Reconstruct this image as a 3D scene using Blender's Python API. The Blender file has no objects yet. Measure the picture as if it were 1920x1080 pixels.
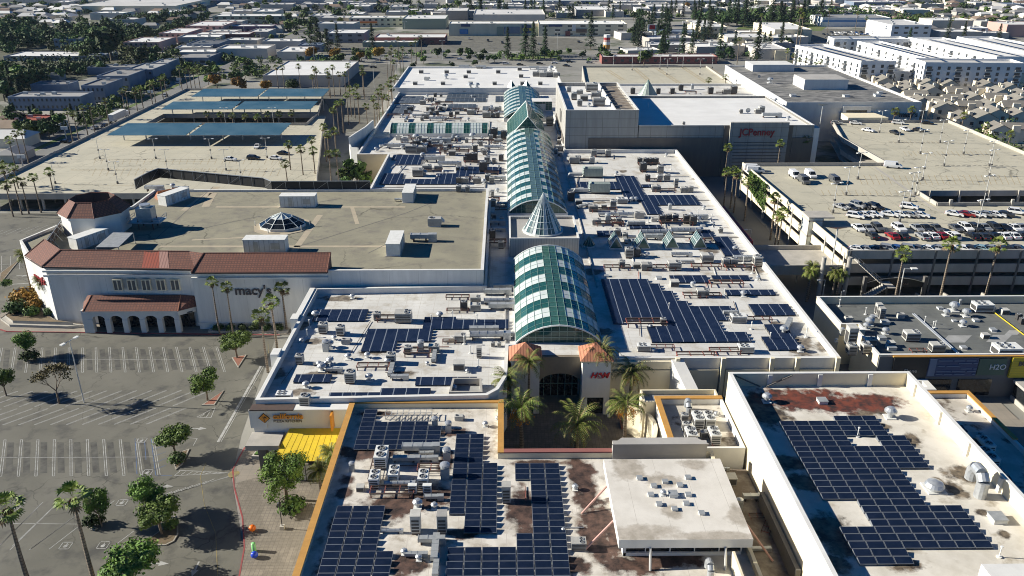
HAZE=0.00003; EXPO=.82
import bpy, math, random
from mathutils import Vector
R=math.radians; random.seed(11)
S=bpy.context.scene; COL=S.collection
# ---------------------------------------------------------------- camera model (metres; camera 78 m above the car park)
F=1530.; TH=R(23.33); H=78.; YAW=math.atan(15*math.cos(TH)/F)
def ray(px,py):
    u=(px-960)/F; v=(540-py)/F
    f=math.cos(TH)+v*math.sin(TH); up=-math.sin(TH)+v*math.cos(TH)
    return u*math.cos(YAW)+f*math.sin(YAW), f*math.cos(YAW)-u*math.sin(YAW), up
def P(px,py,z=0.):          # photo point -> ground plan position at height z
    x,y,u=ray(px,py); t=(z-H)/u
    return x*t,y*t
def Zat(px,py,Y):
    x,y,u=ray(px,py); t=Y/y
    return H+u*t
def project(x,y,z):
    X=x*math.cos(YAW)-y*math.sin(YAW); f=x*math.sin(YAW)+y*math.cos(YAW); w=z-H
    d=f*math.cos(TH)-w*math.sin(TH); up=f*math.sin(TH)+w*math.cos(TH)
    return 960+F*X/d, 540-F*up/d
cam=bpy.data.cameras.new('camera'); co=bpy.data.objects.new('camera',cam); COL.objects.link(co)
cam.sensor_width=36; cam.lens=36*F/1920; cam.clip_start=1; cam.clip_end=6000
co.location=(0,0,H); co.rotation_euler=(R(90)-TH,0,-YAW); S.camera=co
# ---------------------------------------------------------------- mesh builder
WL={}
class MB:
    def __init__(s): s.v=[];s.f=[];s.m=[];s.b=[]
    def poly(s,pts,mi=0):
        n=len(s.v); s.v+= [tuple(p) for p in pts]; s.f.append(tuple(range(n,n+len(pts)))); s.m.append(mi)
    def box(s,x0,x1,y0,y1,z0,z1,mi=0,top=None):
        s.b.append((len(s.v),len(s.f)))
        n=len(s.v); s.v+=[(x0,y0,z0),(x1,y0,z0),(x1,y1,z0),(x0,y1,z0),(x0,y0,z1),(x1,y0,z1),(x1,y1,z1),(x0,y1,z1)]
        for q in ((0,3,2,1),(4,5,6,7),(0,1,5,4),(1,2,6,5),(2,3,7,6),(3,0,4,7)):
            s.f.append(tuple(n+i for i in q)); s.m.append(mi)
        if top is not None: s.m[-5]=top
    def prism(s,poly,z0,z1,mi=0,top=None,cap=True):
        k=len(poly); n=len(s.v)
        s.v+=[(p[0],p[1],z0) for p in poly]+[(p[0],p[1],z1) for p in poly]
        for i in range(k):
            j=(i+1)%k; s.f.append((n+i,n+j,n+k+j,n+k+i)); s.m.append(mi)
        if cap: s.f.append(tuple(n+k+i for i in range(k))); s.m.append(mi if top is None else top)
    def cyl(s,cx,cy,z0,z1,r0,r1=None,n=10,mi=0,cap=True,bottom=False):
        if r1 is None: r1=r0
        b=len(s.v)
        for z,r in ((z0,r0),(z1,r1)):
            for i in range(n):
                a=2*math.pi*i/n; s.v.append((cx+r*math.cos(a),cy+r*math.sin(a),z))
        for i in range(n):
            j=(i+1)%n; s.f.append((b+i,b+j,b+n+j,b+n+i)); s.m.append(mi)
        if cap: s.f.append(tuple(b+n+i for i in range(n))); s.m.append(mi)
        if bottom: s.f.append(tuple(b+n-1-i for i in range(n))); s.m.append(mi)
    def tube(s,p,q,r,n=5,r2=None,mi=0):
        p=Vector(p);q=Vector(q);d=(q-p)
        if d.length<1e-6: return
        d.normalize(); a=d.orthogonal().normalized(); b=d.cross(a); r2=r if r2 is None else r2
        k=len(s.v)
        for c,rr in ((p,r),(q,r2)):
            for i in range(n):
                t=2*math.pi*i/n; w=c+a*(rr*math.cos(t))+b*(rr*math.sin(t)); s.v.append(tuple(w))
        for i in range(n):
            j=(i+1)%n; s.f.append((k+i,k+j,k+n+j,k+n+i)); s.m.append(mi)
        s.f.append(tuple(k+n+i for i in range(n))); s.m.append(mi); s.f.append(tuple(k+n-1-i for i in range(n))); s.m.append(mi)
    def lathe(s,cx,cy,prof,n=12,mi=0):     # prof: (r,z) list
        b=len(s.v)
        for r,z in prof:
            for i in range(n):
                a=2*math.pi*i/n; s.v.append((cx+r*math.cos(a),cy+r*math.sin(a),z))
        for k in range(len(prof)-1):
            for i in range(n):
                j=(i+1)%n; s.f.append((b+k*n+i,b+k*n+j,b+(k+1)*n+j,b+(k+1)*n+i)); s.m.append(mi)
    def parts(s,name,mats,parent=None):
        r=None
        for i,(v0,f0) in enumerate(s.b):
            v1,f1=s.b[i+1] if i+1<len(s.b) else (len(s.v),len(s.f))
            q=MB(); q.v=s.v[v0:v1]; q.f=[tuple(k-v0 for k in f) for f in s.f[f0:f1]]; q.m=s.m[f0:f1]; r=q.build(name,mats,parent)
        return r
    def build(s,name,mats,parent=None,smooth=False):
        if not isinstance(mats,(list,tuple)): mats=[mats]
        off=WL.get(parent.name,(0,0,0)) if parent else (0,0,0)
        me=bpy.data.meshes.new(name)
        me.from_pydata([(v[0]-off[0],v[1]-off[1],v[2]-off[2]) for v in s.v],[],s.f)
        for m in mats: me.materials.append(m)
        me.polygons.foreach_set('material_index',s.m)
        if smooth: me.polygons.foreach_set('use_smooth',[True]*len(s.f))
        me.update()
        o=bpy.data.objects.new(name,me); COL.objects.link(o)
        if parent: o.parent=parent
        WL[o.name]=off
        return o
def thing(name,label,cat,loc=(0,0,0),group=None):
    o=bpy.data.objects.new(name,None); COL.objects.link(o); o.location=loc; o.empty_display_size=.3
    WL[o.name]=tuple(loc); o['label']=label; o['category']=cat
    if group: o['group']=group
    return o
def tag(o,label=None,cat=None,group=None,kind=None):
    if label: o['label']=label
    if cat: o['category']=cat
    if group: o['group']=group
    if kind: o['kind']=kind
    return o
def struct(o): o['kind']='structure'; return o
KIDS={}
def copy_tree(o,parent=None):
    c=o.copy(); COL.objects.link(c)
    if parent: c.parent=parent
    if o.name not in KIDS: KIDS[o.name]=list(o.children)
    for ch in KIDS[o.name]: copy_tree(ch,c)
    return c
USED=set()
def place(proto,loc,rz=0,sc=1,label=None,cat=None,group=None):
    if proto.name in USED: o=copy_tree(proto)
    else:
        KIDS[proto.name]=list(proto.children)
        for ch in KIDS[proto.name]: KIDS.setdefault(ch.name,list(ch.children))
        USED.add(proto.name); o=proto
    o.location=loc; o.rotation_euler=(0,0,rz); o.scale=(sc,sc,sc) if not isinstance(sc,tuple) else sc
    if label: o['label']=label
    if cat: o['category']=cat
    if group: o['group']=group
    return o
def override(o,idx,m):
    o.material_slots[idx].link='OBJECT'; o.material_slots[idx].material=m
def kid(o,base):
    return [c for c in o.children if c.name.split('.')[0]==base]
ORD='first second third fourth fifth sixth seventh eighth ninth tenth eleventh twelfth thirteenth fourteenth fifteenth sixteenth seventeenth eighteenth nineteenth twentieth'.split()
def od(i):
    if i<20: return ORD[i]
    n=i+1; t={2:'twenty',3:'thirty',4:'forty',5:'fifty',6:'sixty',7:'seventy',8:'eighty',9:'ninety'}
    if n>=100: return 'hundred-and-'+od(n-101) if n>100 else 'hundredth'
    d,r=divmod(n,10)
    return t[d][:-1]+'ieth' if r==0 else t[d]+'-'+ORD[r-1]
# ---------------------------------------------------------------- materials
def mat(name,c,rough=.8,c2=None,sc=.3,lo=.35,hi=.65,metal=0.,c3=None,sc3=.05,lo3=.5,hi3=.6,bump=0,bsc=5,lines=None,objr=0,spec=.5,detail=6,stretch=None,spots=(),crack=0):
    m=bpy.data.materials.new(name); m.use_nodes=True; nt=m.node_tree; N=nt.nodes; L=nt.links
    b=N['Principled BSDF']; b.inputs['Roughness'].default_value=rough; b.inputs['Metallic'].default_value=metal
    b.inputs['Specular IOR Level'].default_value=spec
    b.inputs['Base Color'].default_value=(*c,1)
    geo=N.new('ShaderNodeNewGeometry'); pos=geo.outputs['Position']
    if stretch:
        vm=N.new('ShaderNodeVectorMath'); vm.operation='MULTIPLY'; L.new(pos,vm.inputs[0]); vm.inputs[1].default_value=stretch; pos=vm.outputs[0]
    cur=None
    def noise(s,d=detail):
        n=N.new('ShaderNodeTexNoise'); n.inputs['Scale'].default_value=s; n.inputs['Detail'].default_value=d; n.inputs['Roughness'].default_value=.62
        L.new(pos,n.inputs['Vector']); return n.outputs['Fac']
    def ramp(x,a,bb):
        r=N.new('ShaderNodeMapRange'); r.inputs['From Min'].default_value=a; r.inputs['From Max'].default_value=bb; L.new(x,r.inputs['Value']); return r.outputs['Result']
    def mix(f,a,bb):
        x=N.new('ShaderNodeMix'); x.data_type='RGBA'
        if isinstance(f,float): x.inputs[0].default_value=f
        else: L.new(f,x.inputs[0])
        for s_,k in ((a,6),(bb,7)):
            if isinstance(s_,tuple): x.inputs[k].default_value=(*s_,1)
            else: L.new(s_,x.inputs[k])
        return x.outputs[2]
    if c2: cur=mix(ramp(noise(sc),lo,hi),c,c2)
    if c3: cur=mix(ramp(noise(sc3),lo3,hi3),cur if cur else c,c3)
    if lines:                     # thin seams: (period_x, period_y, width, colour)
        sp=N.new('ShaderNodeSeparateXYZ'); L.new(geo.outputs['Position'],sp.inputs[0])
        for ax,per in ((0,lines[0]),(1,lines[1]),(2,lines[4] if len(lines)>4 else 0)):
            if not per: continue
            a=N.new('ShaderNodeMath'); a.operation='DIVIDE'; L.new(sp.outputs[ax],a.inputs[0]); a.inputs[1].default_value=per
            f=N.new('ShaderNodeMath'); f.operation='FRACT'; L.new(a.outputs[0],f.inputs[0])
            g=N.new('ShaderNodeMath'); g.operation='LESS_THAN'; L.new(f.outputs[0],g.inputs[0]); g.inputs[1].default_value=lines[2]/per
            cur=mix(g.outputs[0],cur if cur else c,lines[3])
    if crack:
        vo=N.new('ShaderNodeTexVoronoi'); vo.feature='DISTANCE_TO_EDGE'; vo.inputs['Scale'].default_value=crack
        wn=N.new('ShaderNodeTexNoise'); wn.inputs['Scale'].default_value=.5; L.new(geo.outputs['Position'],wn.inputs['Vector'])
        wa=N.new('ShaderNodeVectorMath'); wa.operation='MULTIPLY_ADD'; L.new(wn.outputs['Color'],wa.inputs[0]); wa.inputs[1].default_value=(2.5,2.5,0); L.new(geo.outputs['Position'],wa.inputs[2]); L.new(wa.outputs[0],vo.inputs['Vector'])
        ck=N.new('ShaderNodeMath'); ck.operation='MULTIPLY'; L.new(ramp(vo.outputs['Distance'],.014,.004),ck.inputs[0]); L.new(ramp(noise(.05,3),.45,.6),ck.inputs[1])
        cur=mix(ck.outputs[0],cur,tuple(q*.45 for q in c))
    for (lst,ca,cb,z_) in spots:
        m_=None
        for (qx,qy,rx,ry) in lst:
            x_,y_=P(qx,qy,z_)
            v1=N.new('ShaderNodeVectorMath'); v1.operation='SUBTRACT'; L.new(geo.outputs['Position'],v1.inputs[0]); v1.inputs[1].default_value=(x_,y_,z_)
            v2=N.new('ShaderNodeVectorMath'); v2.operation='MULTIPLY'; L.new(v1.outputs[0],v2.inputs[0]); v2.inputs[1].default_value=(1/rx,1/ry,0)
            v3=N.new('ShaderNodeVectorMath'); v3.operation='LENGTH'; L.new(v2.outputs[0],v3.inputs[0])
            if m_ is None: m_=v3.outputs['Value']
            else:
                mm=N.new('ShaderNodeMath'); mm.operation='MINIMUM'; L.new(m_,mm.inputs[0]); L.new(v3.outputs['Value'],mm.inputs[1]); m_=mm.outputs[0]
        k1=N.new('ShaderNodeMath'); k1.operation='MULTIPLY_ADD'; L.new(noise(.55,8),k1.inputs[0]); k1.inputs[1].default_value=2.6; k1.inputs[2].default_value=-1.3
        k2=N.new('ShaderNodeMath'); k2.operation='ADD'; L.new(k1.outputs[0],k2.inputs[0]); L.new(m_,k2.inputs[1])
        cur=mix(ramp(k2.outputs[0],1.35,.85),cur if cur else c,mix(ramp(noise(.8),.38,.62),ca,cb))
    if objr:
        oi=N.new('ShaderNodeObjectInfo'); h=N.new('ShaderNodeHueSaturation'); 
        if cur: L.new(cur,h.inputs['Color'])
        else: h.inputs['Color'].default_value=(*c,1)
        v=N.new('ShaderNodeMapRange'); v.inputs['To Min'].default_value=1-objr; v.inputs['To Max'].default_value=1+objr
        L.new(oi.outputs['Random'],v.inputs['Value']); L.new(v.outputs[0],h.inputs['Value'])
        v2=N.new('ShaderNodeMapRange'); v2.inputs['To Min'].default_value=.5-objr*.05; v2.inputs['To Max'].default_value=.5+objr*.05
        L.new(oi.outputs['Random'],v2.inputs['Value']); L.new(v2.outputs[0],h.inputs['Hue'])
        cur=h.outputs[0]
    if cur: L.new(cur,b.inputs['Base Color'])
    if bump:
        bp=N.new('ShaderNodeBump'); bp.inputs['Strength'].default_value=bump; bp.inputs['Distance'].default_value=.1
        L.new(noise(bsc,4),bp.inputs['Height']); L.new(bp.outputs[0],b.inputs['Normal'])
    return m
R1S=[(690,800,.9,3),(700,775,2.4,1),(845,812,2.6,1),(742,950,4,2.4),(690,850,4.5,1.5),(640,985,1.2,3.5),(800,935,4,2.2),(1090,890,1.6,4.5),(1120,990,2.,6),(1010,868,3.2,.7),(985,960,1.9,4.5),(790,812,2.4,.8),(1150,1000,1.5,3.5),(870,1000,2.4,1),(1190,1060,4,1.5),(1240,1045,4.5,1.7),(650,900,.9,1),(645,925,1,1.1),(835,865,1,3),(1180,872,3,.8),(1075,1060,2,1.5),(750,830,3,.8),(620,1060,1.5,2),(760,1060,2,2),(1100,940,1.4,2.2),(905,905,1.2,2)]
BRR=[(1530,752,5.5,3),(1490,748,5,2.6),(1580,758,3.5,2.6),(1455,745,3.5,2.2),(1640,752,3.4,2)]
BRG=[(1645,762,1.8,2.2),(1620,775,1.5,1.3),(1440,775,3,3.6),(1425,760,2,3),(1480,868,2.3,1.4),(1512,905,2.4,1.6),(1545,990,2.8,2.4),(1710,825,1.1,1.6),(1805,890,1.9,1.8),(1790,920,1.3,1.7),(1885,1003,.6,.7),(1760,905,.8,1),(1610,780,1.4,.8),(1560,1060,2.3,1.3),(1585,1030,1.7,1.4),(1655,800,1,.8),(1840,960,.9,.7),(1500,820,1.3,1),(1700,1060,2,1)]
MLS=[(1128,622,2.4,1.4),(1415,505,1.6,2.4),(1545,650,1.8,1.7),(1500,655,1.5,2.6),(1515,672,3,1.2),(1505,640,1.6,2),(1235,682,1.6,.8),(1112,510,2.2,1.7),(640,560,3.4,1.4),(560,610,2,1.8),(520,700,1.3,1.8),(566,735,2.2,1.1),(700,660,2.4,1.3),(590,640,2,1),(610,700,2.5,.9),(1330,470,2,2),(1290,640,1.8,.7),(1460,610,1.6,1.5),(1370,520,1.8,.9),(600,590,3,1.3),(760,700,1.8,.8),(530,650,1.4,2),(850,640,1.6,.8)]
_r=random.Random(4)
for _i in range(16): MLS.append((_r.uniform(1100,1500),_r.uniform(300,500),_r.uniform(.8,2),_r.uniform(.6,1.4)) if _i%2 else (_r.uniform(740,940),_r.uniform(200,345),_r.uniform(1.2,2.6),_r.uniform(1,2.5)))
CBX=[(1180,880,2,2.5),(1240,900,2.5,1.3),(1200,1000,4,1.2),(1330,1005,5,.8),(1260,960,1,1.3),(1300,870,2,1),(1390,970,1.5,2)]
M={}
def dm(k,*a,**kw): M[k]=mat(k,*a,**kw)
dm('ground',(.19,.185,.165),.95,(.31,.30,.265),.02,c3=(.07,.085,.045),sc3=.013,lo3=.54,hi3=.6)
dm('asphalt',(.118,.114,.092),.9,(.16,.153,.125),.09,c3=(.07,.068,.061),sc3=.22,lo3=.52,hi3=.68,bump=.15,bsc=8,crack=.13)
dm('street',(.15,.15,.145),.9,(.20,.197,.185),.05)
dm('stall_stain',(.052,.05,.046),.9,(.115,.112,.095),.45,.36,.62)
dm('pavement',(.30,.26,.21),.9,(.24,.215,.18),.25,lines=(1.5,1.5,.04,(.2,.18,.15)))
dm('paver',(.22,.19,.15),.9,(.165,.145,.115),1.5,c3=(.26,.225,.18),sc3=.3,lines=(.6,.6,.05,(.13,.115,.095)))
dm('pink_paver',(.36,.25,.2),.9,(.3,.22,.18),.6)
dm('kerb_red',(.30,.05,.05),.8,(.22,.07,.065),.8)
dm('kerb',(.38,.35,.3),.9,(.3,.28,.24),.5)
dm('paint_white',(.42,.42,.4),.8,(.20,.195,.18),1.2,.4,.7)
dm('paint_yellow',(.34,.26,.08),.8,(.17,.145,.09),1.2,.35,.6)
dm('paint_blue',(.08,.14,.28),.8,(.1,.12,.16),1.5)
dm('paint_ochre',(.42,.31,.14),.9,(.36,.30,.2),.9)
dm('deck',(.50,.465,.36),.9,(.43,.405,.315),.08,c3=(.28,.27,.22),sc3=.25,lo3=.55,hi3=.8,lines=(9,9,.12,(.33,.29,.22)),crack=.1)
dm('concrete',(.46,.43,.38),.9,(.36,.34,.3),.4,stretch=(1,1,.3))
dm('concrete_dark',(.16,.15,.135),.9,(.12,.115,.105),.4)
dm('white_wall',(.74,.73,.69),.85,(.64,.63,.6),.35,stretch=(1,1,.25))
dm('store_wall',(.76,.75,.71),.85,(.62,.61,.575),.5,lines=(6.1,0,.07,(.52,.51,.48)),stretch=(1,1,.12))
dm('cream_wall',(.80,.72,.53),.85,(.72,.64,.46),.3,stretch=(1,1,.3))
dm('tan_wall',(.60,.49,.31),.85,(.54,.44,.28),.3)
dm('ochre',(.55,.29,.07),.7,(.46,.24,.06),1)
dm('panel_concrete',(.40,.385,.35),.9,(.31,.30,.275),.5,stretch=(1,1,.12),lines=(5.6,0,.14,(.2,.19,.17),2.9))
dm('brown_wall',(.17,.145,.12),.9,(.13,.115,.1),.5,stretch=(1,1,.2))
dm('tan_wall_shade',(.22,.185,.135),.9,(.18,.15,.11),.4)  # tan entrance wall, its shade put into a darker brown colour
dm('rib_wall',(.50,.48,.43),.8,(.42,.4,.37),.5,lines=(.6,0,.1,(.3,.29,.27)))
dm('roof_white',(.68,.67,.635),.75,(.55,.54,.505),.10,c3=(.40,.36,.29),sc3=.3,lo3=.5,hi3=.72,lines=(2.9,1.45,.08,(.50,.47,.42)),bump=.15,bsc=2,spots=[(MLS,(.10,.085,.07),(.26,.22,.17),9.)])
dm('roof_bright',(.80,.79,.76),.6,(.71,.70,.67),.12,lines=(0,6,.1,(.6,.59,.56)))
dm('roof_stained',(.68,.64,.57),.7,(.46,.42,.35),.35,.4,.66,c3=(.30,.25,.19),sc3=.4,lo3=.55,hi3=.7,bump=.1,bsc=2,lines=(3.1,0,.06,(.5,.45,.4)),spots=[(R1S,(.03,.018,.014),(.13,.075,.055),8.4)])
dm('roof_theatre',(.70,.66,.58),.7,(.56,.52,.44),.3,.4,.65,c3=(.33,.28,.20),sc3=.35,lo3=.58,hi3=.74,bump=.1,bsc=2,spots=[(BRG,(.05,.04,.032),(.24,.19,.13),12.),(BRR,(.19,.05,.028),(.035,.022,.02),12.)])
dm('roof_slab',(.72,.68,.61),.7,(.62,.58,.51),.3,.4,.65,bump=.1,bsc=2,lines=(4,0,.05,(.5,.46,.4)),spots=[(CBX,(.36,.32,.26),(.5,.45,.38),12.15)])
dm('roof_stained2',(.66,.62,.55),.7,(.48,.44,.37),.3,.35,.6,c3=(.12,.09,.065),sc3=.25,lo3=.53,hi3=.62)
dm('rust',(.30,.085,.04),.8,(.09,.05,.04),.5,.35,.65)
dm('stain',(.045,.038,.034),.8,(.11,.09,.075),.7,.4,.65)
dm('grime',(.14,.11,.085),.8,(.30,.26,.21),.4,.4,.62)
dm('roof_gravel',(.285,.265,.19),.95,(.225,.21,.155),.12,c3=(.17,.155,.13),sc3=.35,lo3=.5,hi3=.75,bump=.4,bsc=4,crack=.06)
dm('roof_strip',(.45,.38,.27),.9,(.36,.31,.23),.5)
dm('roof_dark',(.115,.122,.115),.8,(.165,.17,.16),.15,c3=(.10,.105,.105),sc3=.5,lo3=.5,hi3=.7,lines=(0,1.9,.06,(.1,.1,.1)))
dm('roof_black',(.085,.085,.085),.8,(.30,.29,.27),.6,.42,.6,stretch=(.3,1,1),c3=(.16,.16,.15),sc3=.2,lo3=.5,hi3=.6)
dm('roof_grey',(.36,.345,.32),.8,(.46,.44,.41),.12)
dm('patch',(.36,.36,.35),.7,(.28,.28,.27),.5)
dm('metal',(.50,.51,.50),.45,(.38,.40,.40),1.1,metal=.35)
dm('metal_green',(.36,.41,.37),.5,(.28,.33,.30),.9,metal=.2,lines=(.45,0,.06,(.22,.26,.24)))
dm('unit',(.50,.49,.45),.6,(.40,.39,.36),.9,objr=.22)
dm('unit_dark',(.075,.07,.066),.7,(.05,.05,.05),1.5)
dm('unit_white',(.76,.76,.73),.6,(.66,.66,.62),1)
dm('fan',(.02,.02,.022),.6)
dm('blade',(.30,.31,.31),.5)
dm('steel_red',(.33,.10,.075),.7,(.19,.065,.055),1.3)
dm('steel_brown',(.10,.065,.05),.8,(.07,.05,.045),1.3)
dm('galv',(.55,.57,.58),.35,(.42,.44,.46),1.5,metal=.5)
dm('glass_green',(.03,.085,.07),.14,(.045,.125,.10),.7,spec=.6)
dm('glass_teal',(.065,.115,.115),.15,(.10,.155,.155),.7,spec=.6)
dm('glass_deep',(.014,.06,.055),.1,(.02,.085,.07),.7,spec=.6)
dm('glass_white',(.58,.62,.605),.3,(.49,.54,.53),.4)
dm('mullion',(.26,.40,.34),.5)
dm('mullion_white',(.72,.75,.72),.5)
dm('glass_dark',(.012,.014,.016),.1,(.02,.022,.025),1,spec=.6)
dm('window',(.03,.04,.05),.15,(.06,.07,.08),.8,spec=.6)
dm('solar',(.006,.013,.032),.25,(.012,.02,.045),.8,spec=.45)
dm('solar_frame',(.24,.26,.29),.45,metal=.4)
dm('solar_far',(.010,.020,.05),.3,(.018,.03,.065),.6,spec=.45,lines=(2.05,0,.15,(.24,.27,.32)))
dm('solar_sky_tint',(.05,.065,.085),.35,(.08,.10,.12),.25,spec=.5,lines=(2.05,1.3,.14,(.22,.24,.26)))  # sky reflection of the far arrays put into a greyer panel colour
dm('canopy_solar',(.04,.10,.12),.3,(.09,.16,.18),.12,.35,.65,spec=.6,lines=(2.1,1.1,.06,(.12,.16,.17)))
dm('tile',(.22,.082,.05),.8,(.155,.06,.04),1.2,.4,.6,lines=(.62,.5,.16,(.11,.045,.033)),bump=.3,bsc=3)
dm('tile_light',(.52,.22,.12),.75,(.42,.17,.1),1.5,lines=(.5,0,.16,(.28,.11,.06)))
dm('tile_new',(.36,.07,.035),.75,(.3,.06,.035),1,lines=(.62,0,.2,(.2,.04,.02)))
dm('tile_pale',(.42,.22,.18),.75,(.36,.2,.16),1,lines=(.62,0,.2,(.25,.13,.1)))
dm('yellow',(.80,.58,.02),.7,(.70,.50,.03),1.6,lines=(1.05,0,.05,(.74,.53,.02)))
dm('yellow_sign',(.62,.47,.02),.6,(.55,.42,.02),.8,lines=(0,0,.08,(.42,.32,.02),.35))
dm('red',(.62,.02,.03),.5); dm('sign_red',(.33,.025,.03),.6); dm('dark_red',(.33,.02,.025),.6); dm('orange_paint',(.85,.17,.01),.35)
dm('blue_paint',(.02,.06,.5),.3); dm('green_paint',(.22,.55,.2),.4); dm('black',(.015,.015,.015),.6)
dm('sign_blue',(.045,.075,.17),.5); dm('sign_bluelight',(.15,.20,.30),.5); dm('sign_white',(.78,.78,.76),.5); dm('sign_yellow',(.75,.62,.02),.5)
dm('letter_dark',(.07,.06,.065),.5); dm('letter_orange',(.70,.28,.03),.5); dm('sage',(.10,.15,.10),.7); dm('sign_grey',(.13,.135,.14),.6)
dm('pole',(.52,.52,.50),.5,metal=.1)
dm('trunk',(.12,.09,.065),.95,(.19,.15,.11),2.5)
dm('palm_trunk',(.17,.13,.095),.95,(.27,.22,.165),2,lines=(0,0,.14,(.10,.08,.06),.5))
dm('leaf',(.07,.135,.018),.65,(.15,.23,.035),.55,.35,.65,c3=(.03,.065,.012),sc3=1.3,lo3=.5,hi3=.7,objr=.25,spec=.25)
dm('leaf_dark',(.034,.066,.019),.7,(.07,.11,.03),.25,.35,.65,c3=(.016,.034,.011),sc3=.6,lo3=.5,hi3=.7,objr=.4,spec=.2)
dm('leaf_mid',(.06,.10,.022),.7,(.12,.165,.038),.2,.35,.65,c3=(.018,.036,.011),sc3=.6,lo3=.5,hi3=.7,objr=.45,spec=.2)
dm('leaf_conifer',(.02,.038,.018),.75,(.036,.058,.024),.4,objr=.35,spec=.2)
dm('leaf_orange',(.26,.15,.025),.7,(.15,.11,.02),.4,c3=(.34,.16,.02),sc3=.6,objr=.25,spec=.2)
dm('leaf_brown',(.15,.12,.05),.75,(.10,.085,.035),.7,spec=.2)
dm('frond',(.10,.145,.022),.6,(.19,.22,.045),.9,.35,.65,objr=.25,spec=.3)
dm('frond_dry',(.20,.135,.06),.8,(.13,.09,.045),1.5)
dm('fruit',(.75,.33,.02),.6,(.5,.18,.015),3)
dm('ivy',(.055,.12,.015),.7,(.10,.17,.02),1.1,c3=(.03,.06,.01),sc3=.5)
dm('grass',(.08,.13,.025),.9,(.13,.16,.04),.12,c3=(.2,.17,.07),sc3=.05,lo3=.55,hi3=.7)
dm('soil_green',(.05,.06,.028),.95,(.10,.095,.06),.05)
dm('soil',(.20,.14,.08),.95,(.13,.10,.06),1.4)
dm('brick',(.32,.13,.08),.85,(.25,.1,.07),2,lines=(.4,.4,.05,(.2,.1,.07)))
dm('condo_wall',(.78,.70,.54),.85,(.7,.63,.5),.2)
dm('condo_roof',(.23,.215,.19),.95,(.18,.17,.15),.3,objr=.12,lines=(0,.6,.08,(.18,.16,.135)))
dm('far_roof',(.74,.73,.70),.8,(.6,.59,.57),.06,objr=.25)
dm('far_wall',(.55,.51,.45),.85,(.47,.44,.4),.1,objr=.2)
dm('far_grey',(.30,.295,.285),.85,(.24,.235,.23),.06,objr=.3)
dm('far_brown',(.24,.17,.13),.9,(.18,.13,.1),.15,objr=.3)
dm('brickred',(.30,.11,.09),.9,(.24,.09,.08),.3); dm('plum',(.2,.12,.18),.9); dm('greenwall',(.30,.35,.27),.9); dm('rosy',(.55,.33,.28),.9)
dm('bluegrey',(.20,.25,.32),.7,(.16,.2,.27),.3); dm('skyblue',(.05,.22,.5),.6); dm('orange_awn',(.75,.22,.04),.7)
dm('apt_white',(.80,.80,.78),.8,(.74,.74,.72),.1)
dm('tyre',(.02,.02,.02),.8); dm('car_glass',(.015,.018,.022),.08,spec=.7); dm('lamp_red',(.45,.01,.01),.4); dm('lamp_clear',(.7,.7,.68),.2)
for k,c in dict(white=(.78,.78,.77),silver=(.36,.37,.38),dark=(.03,.032,.036),black=(.012,.012,.014),red=(.25,.012,.015),blue=(.03,.09,.26),grey=(.13,.135,.14),paleblue=(.25,.38,.42),green=(.2,.55,.08)).items():
    dm('car_'+k,c,.25,metal=.3 if k in('silver','grey') else 0)
# ---------------------------------------------------------------- buildings
def inset(poly,t):
    n=len(poly); out=[]
    for i in range(n):
        a=Vector(poly[i-1]);b=Vector(poly[i]);c=Vector(poly[(i+1)%n])
        d1=(b-a).normalized(); d2=(c-b).normalized(); n1=Vector((-d1.y,d1.x)); n2=Vector((-d2.y,d2.x))
        k=(n1+n2); k=k/max(k.length_squared/2,.25)
        out.append(tuple(b+k*t))
    return out
def shell(poly,z0,zr,zt,t=.4):       # wall ring with parapet; poly counter-clockwise
    mb=MB(); inn=inset(poly,t); n=len(poly)
    for i in range(n):
        j=(i+1)%n; a,b,c,d=poly[i],poly[j],inn[i],inn[j]
        mb.poly([(*a,z0),(*b,z0),(*b,zt),(*a,zt)]); mb.poly([(*d,zr-.3),(*c,zr-.3),(*c,zt),(*d,zt)])
        mb.poly([(*a,zt),(*b,zt),(*d,zt),(*c,zt)])
    return mb,inn
def coping(poly,z,t=.4,o=.06,h=.12):
    mb=MB(); out=inset(poly,-o); inn=inset(poly,t+o); n=len(poly)
    for i in range(n):
        j=(i+1)%n
        for q in ([out[i],out[j],z,z+h],[inn[j],inn[i],z,z+h]):
            mb.poly([(*q[0],q[2]),(*q[1],q[2]),(*q[1],q[3]),(*q[0],q[3])])
        mb.poly([(*out[i],z+h),(*out[j],z+h),(*inn[j],z+h),(*inn[i],z+h)]); mb.poly([(*inn[i],z+.003),(*inn[j],z+.003),(*out[j],z+.003),(*out[i],z+.003)])
    return mb
def bld(name,label,cat,poly,z0,zr,zt,wall,roof,t=.4,cop=None,group=None):
    cx=sum(p[0] for p in poly)/len(poly); cy=sum(p[1] for p in poly)/len(poly)
    b=thing(name,label,cat,(cx,cy,z0),group)
    mb,inn=shell(poly,z0,zr,zt,t); mb.build('wall',wall,b)
    r=MB(); r.poly([(*p,zr) for p in inn]); r.build('roof',roof,b)
    if cop: coping(poly,zt,t).build('coping',cop,b)
    return b
def rect(x0,x1,y0,y1): return [(x0,y0),(x1,y0),(x1,y1),(x0,y1)]
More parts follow.
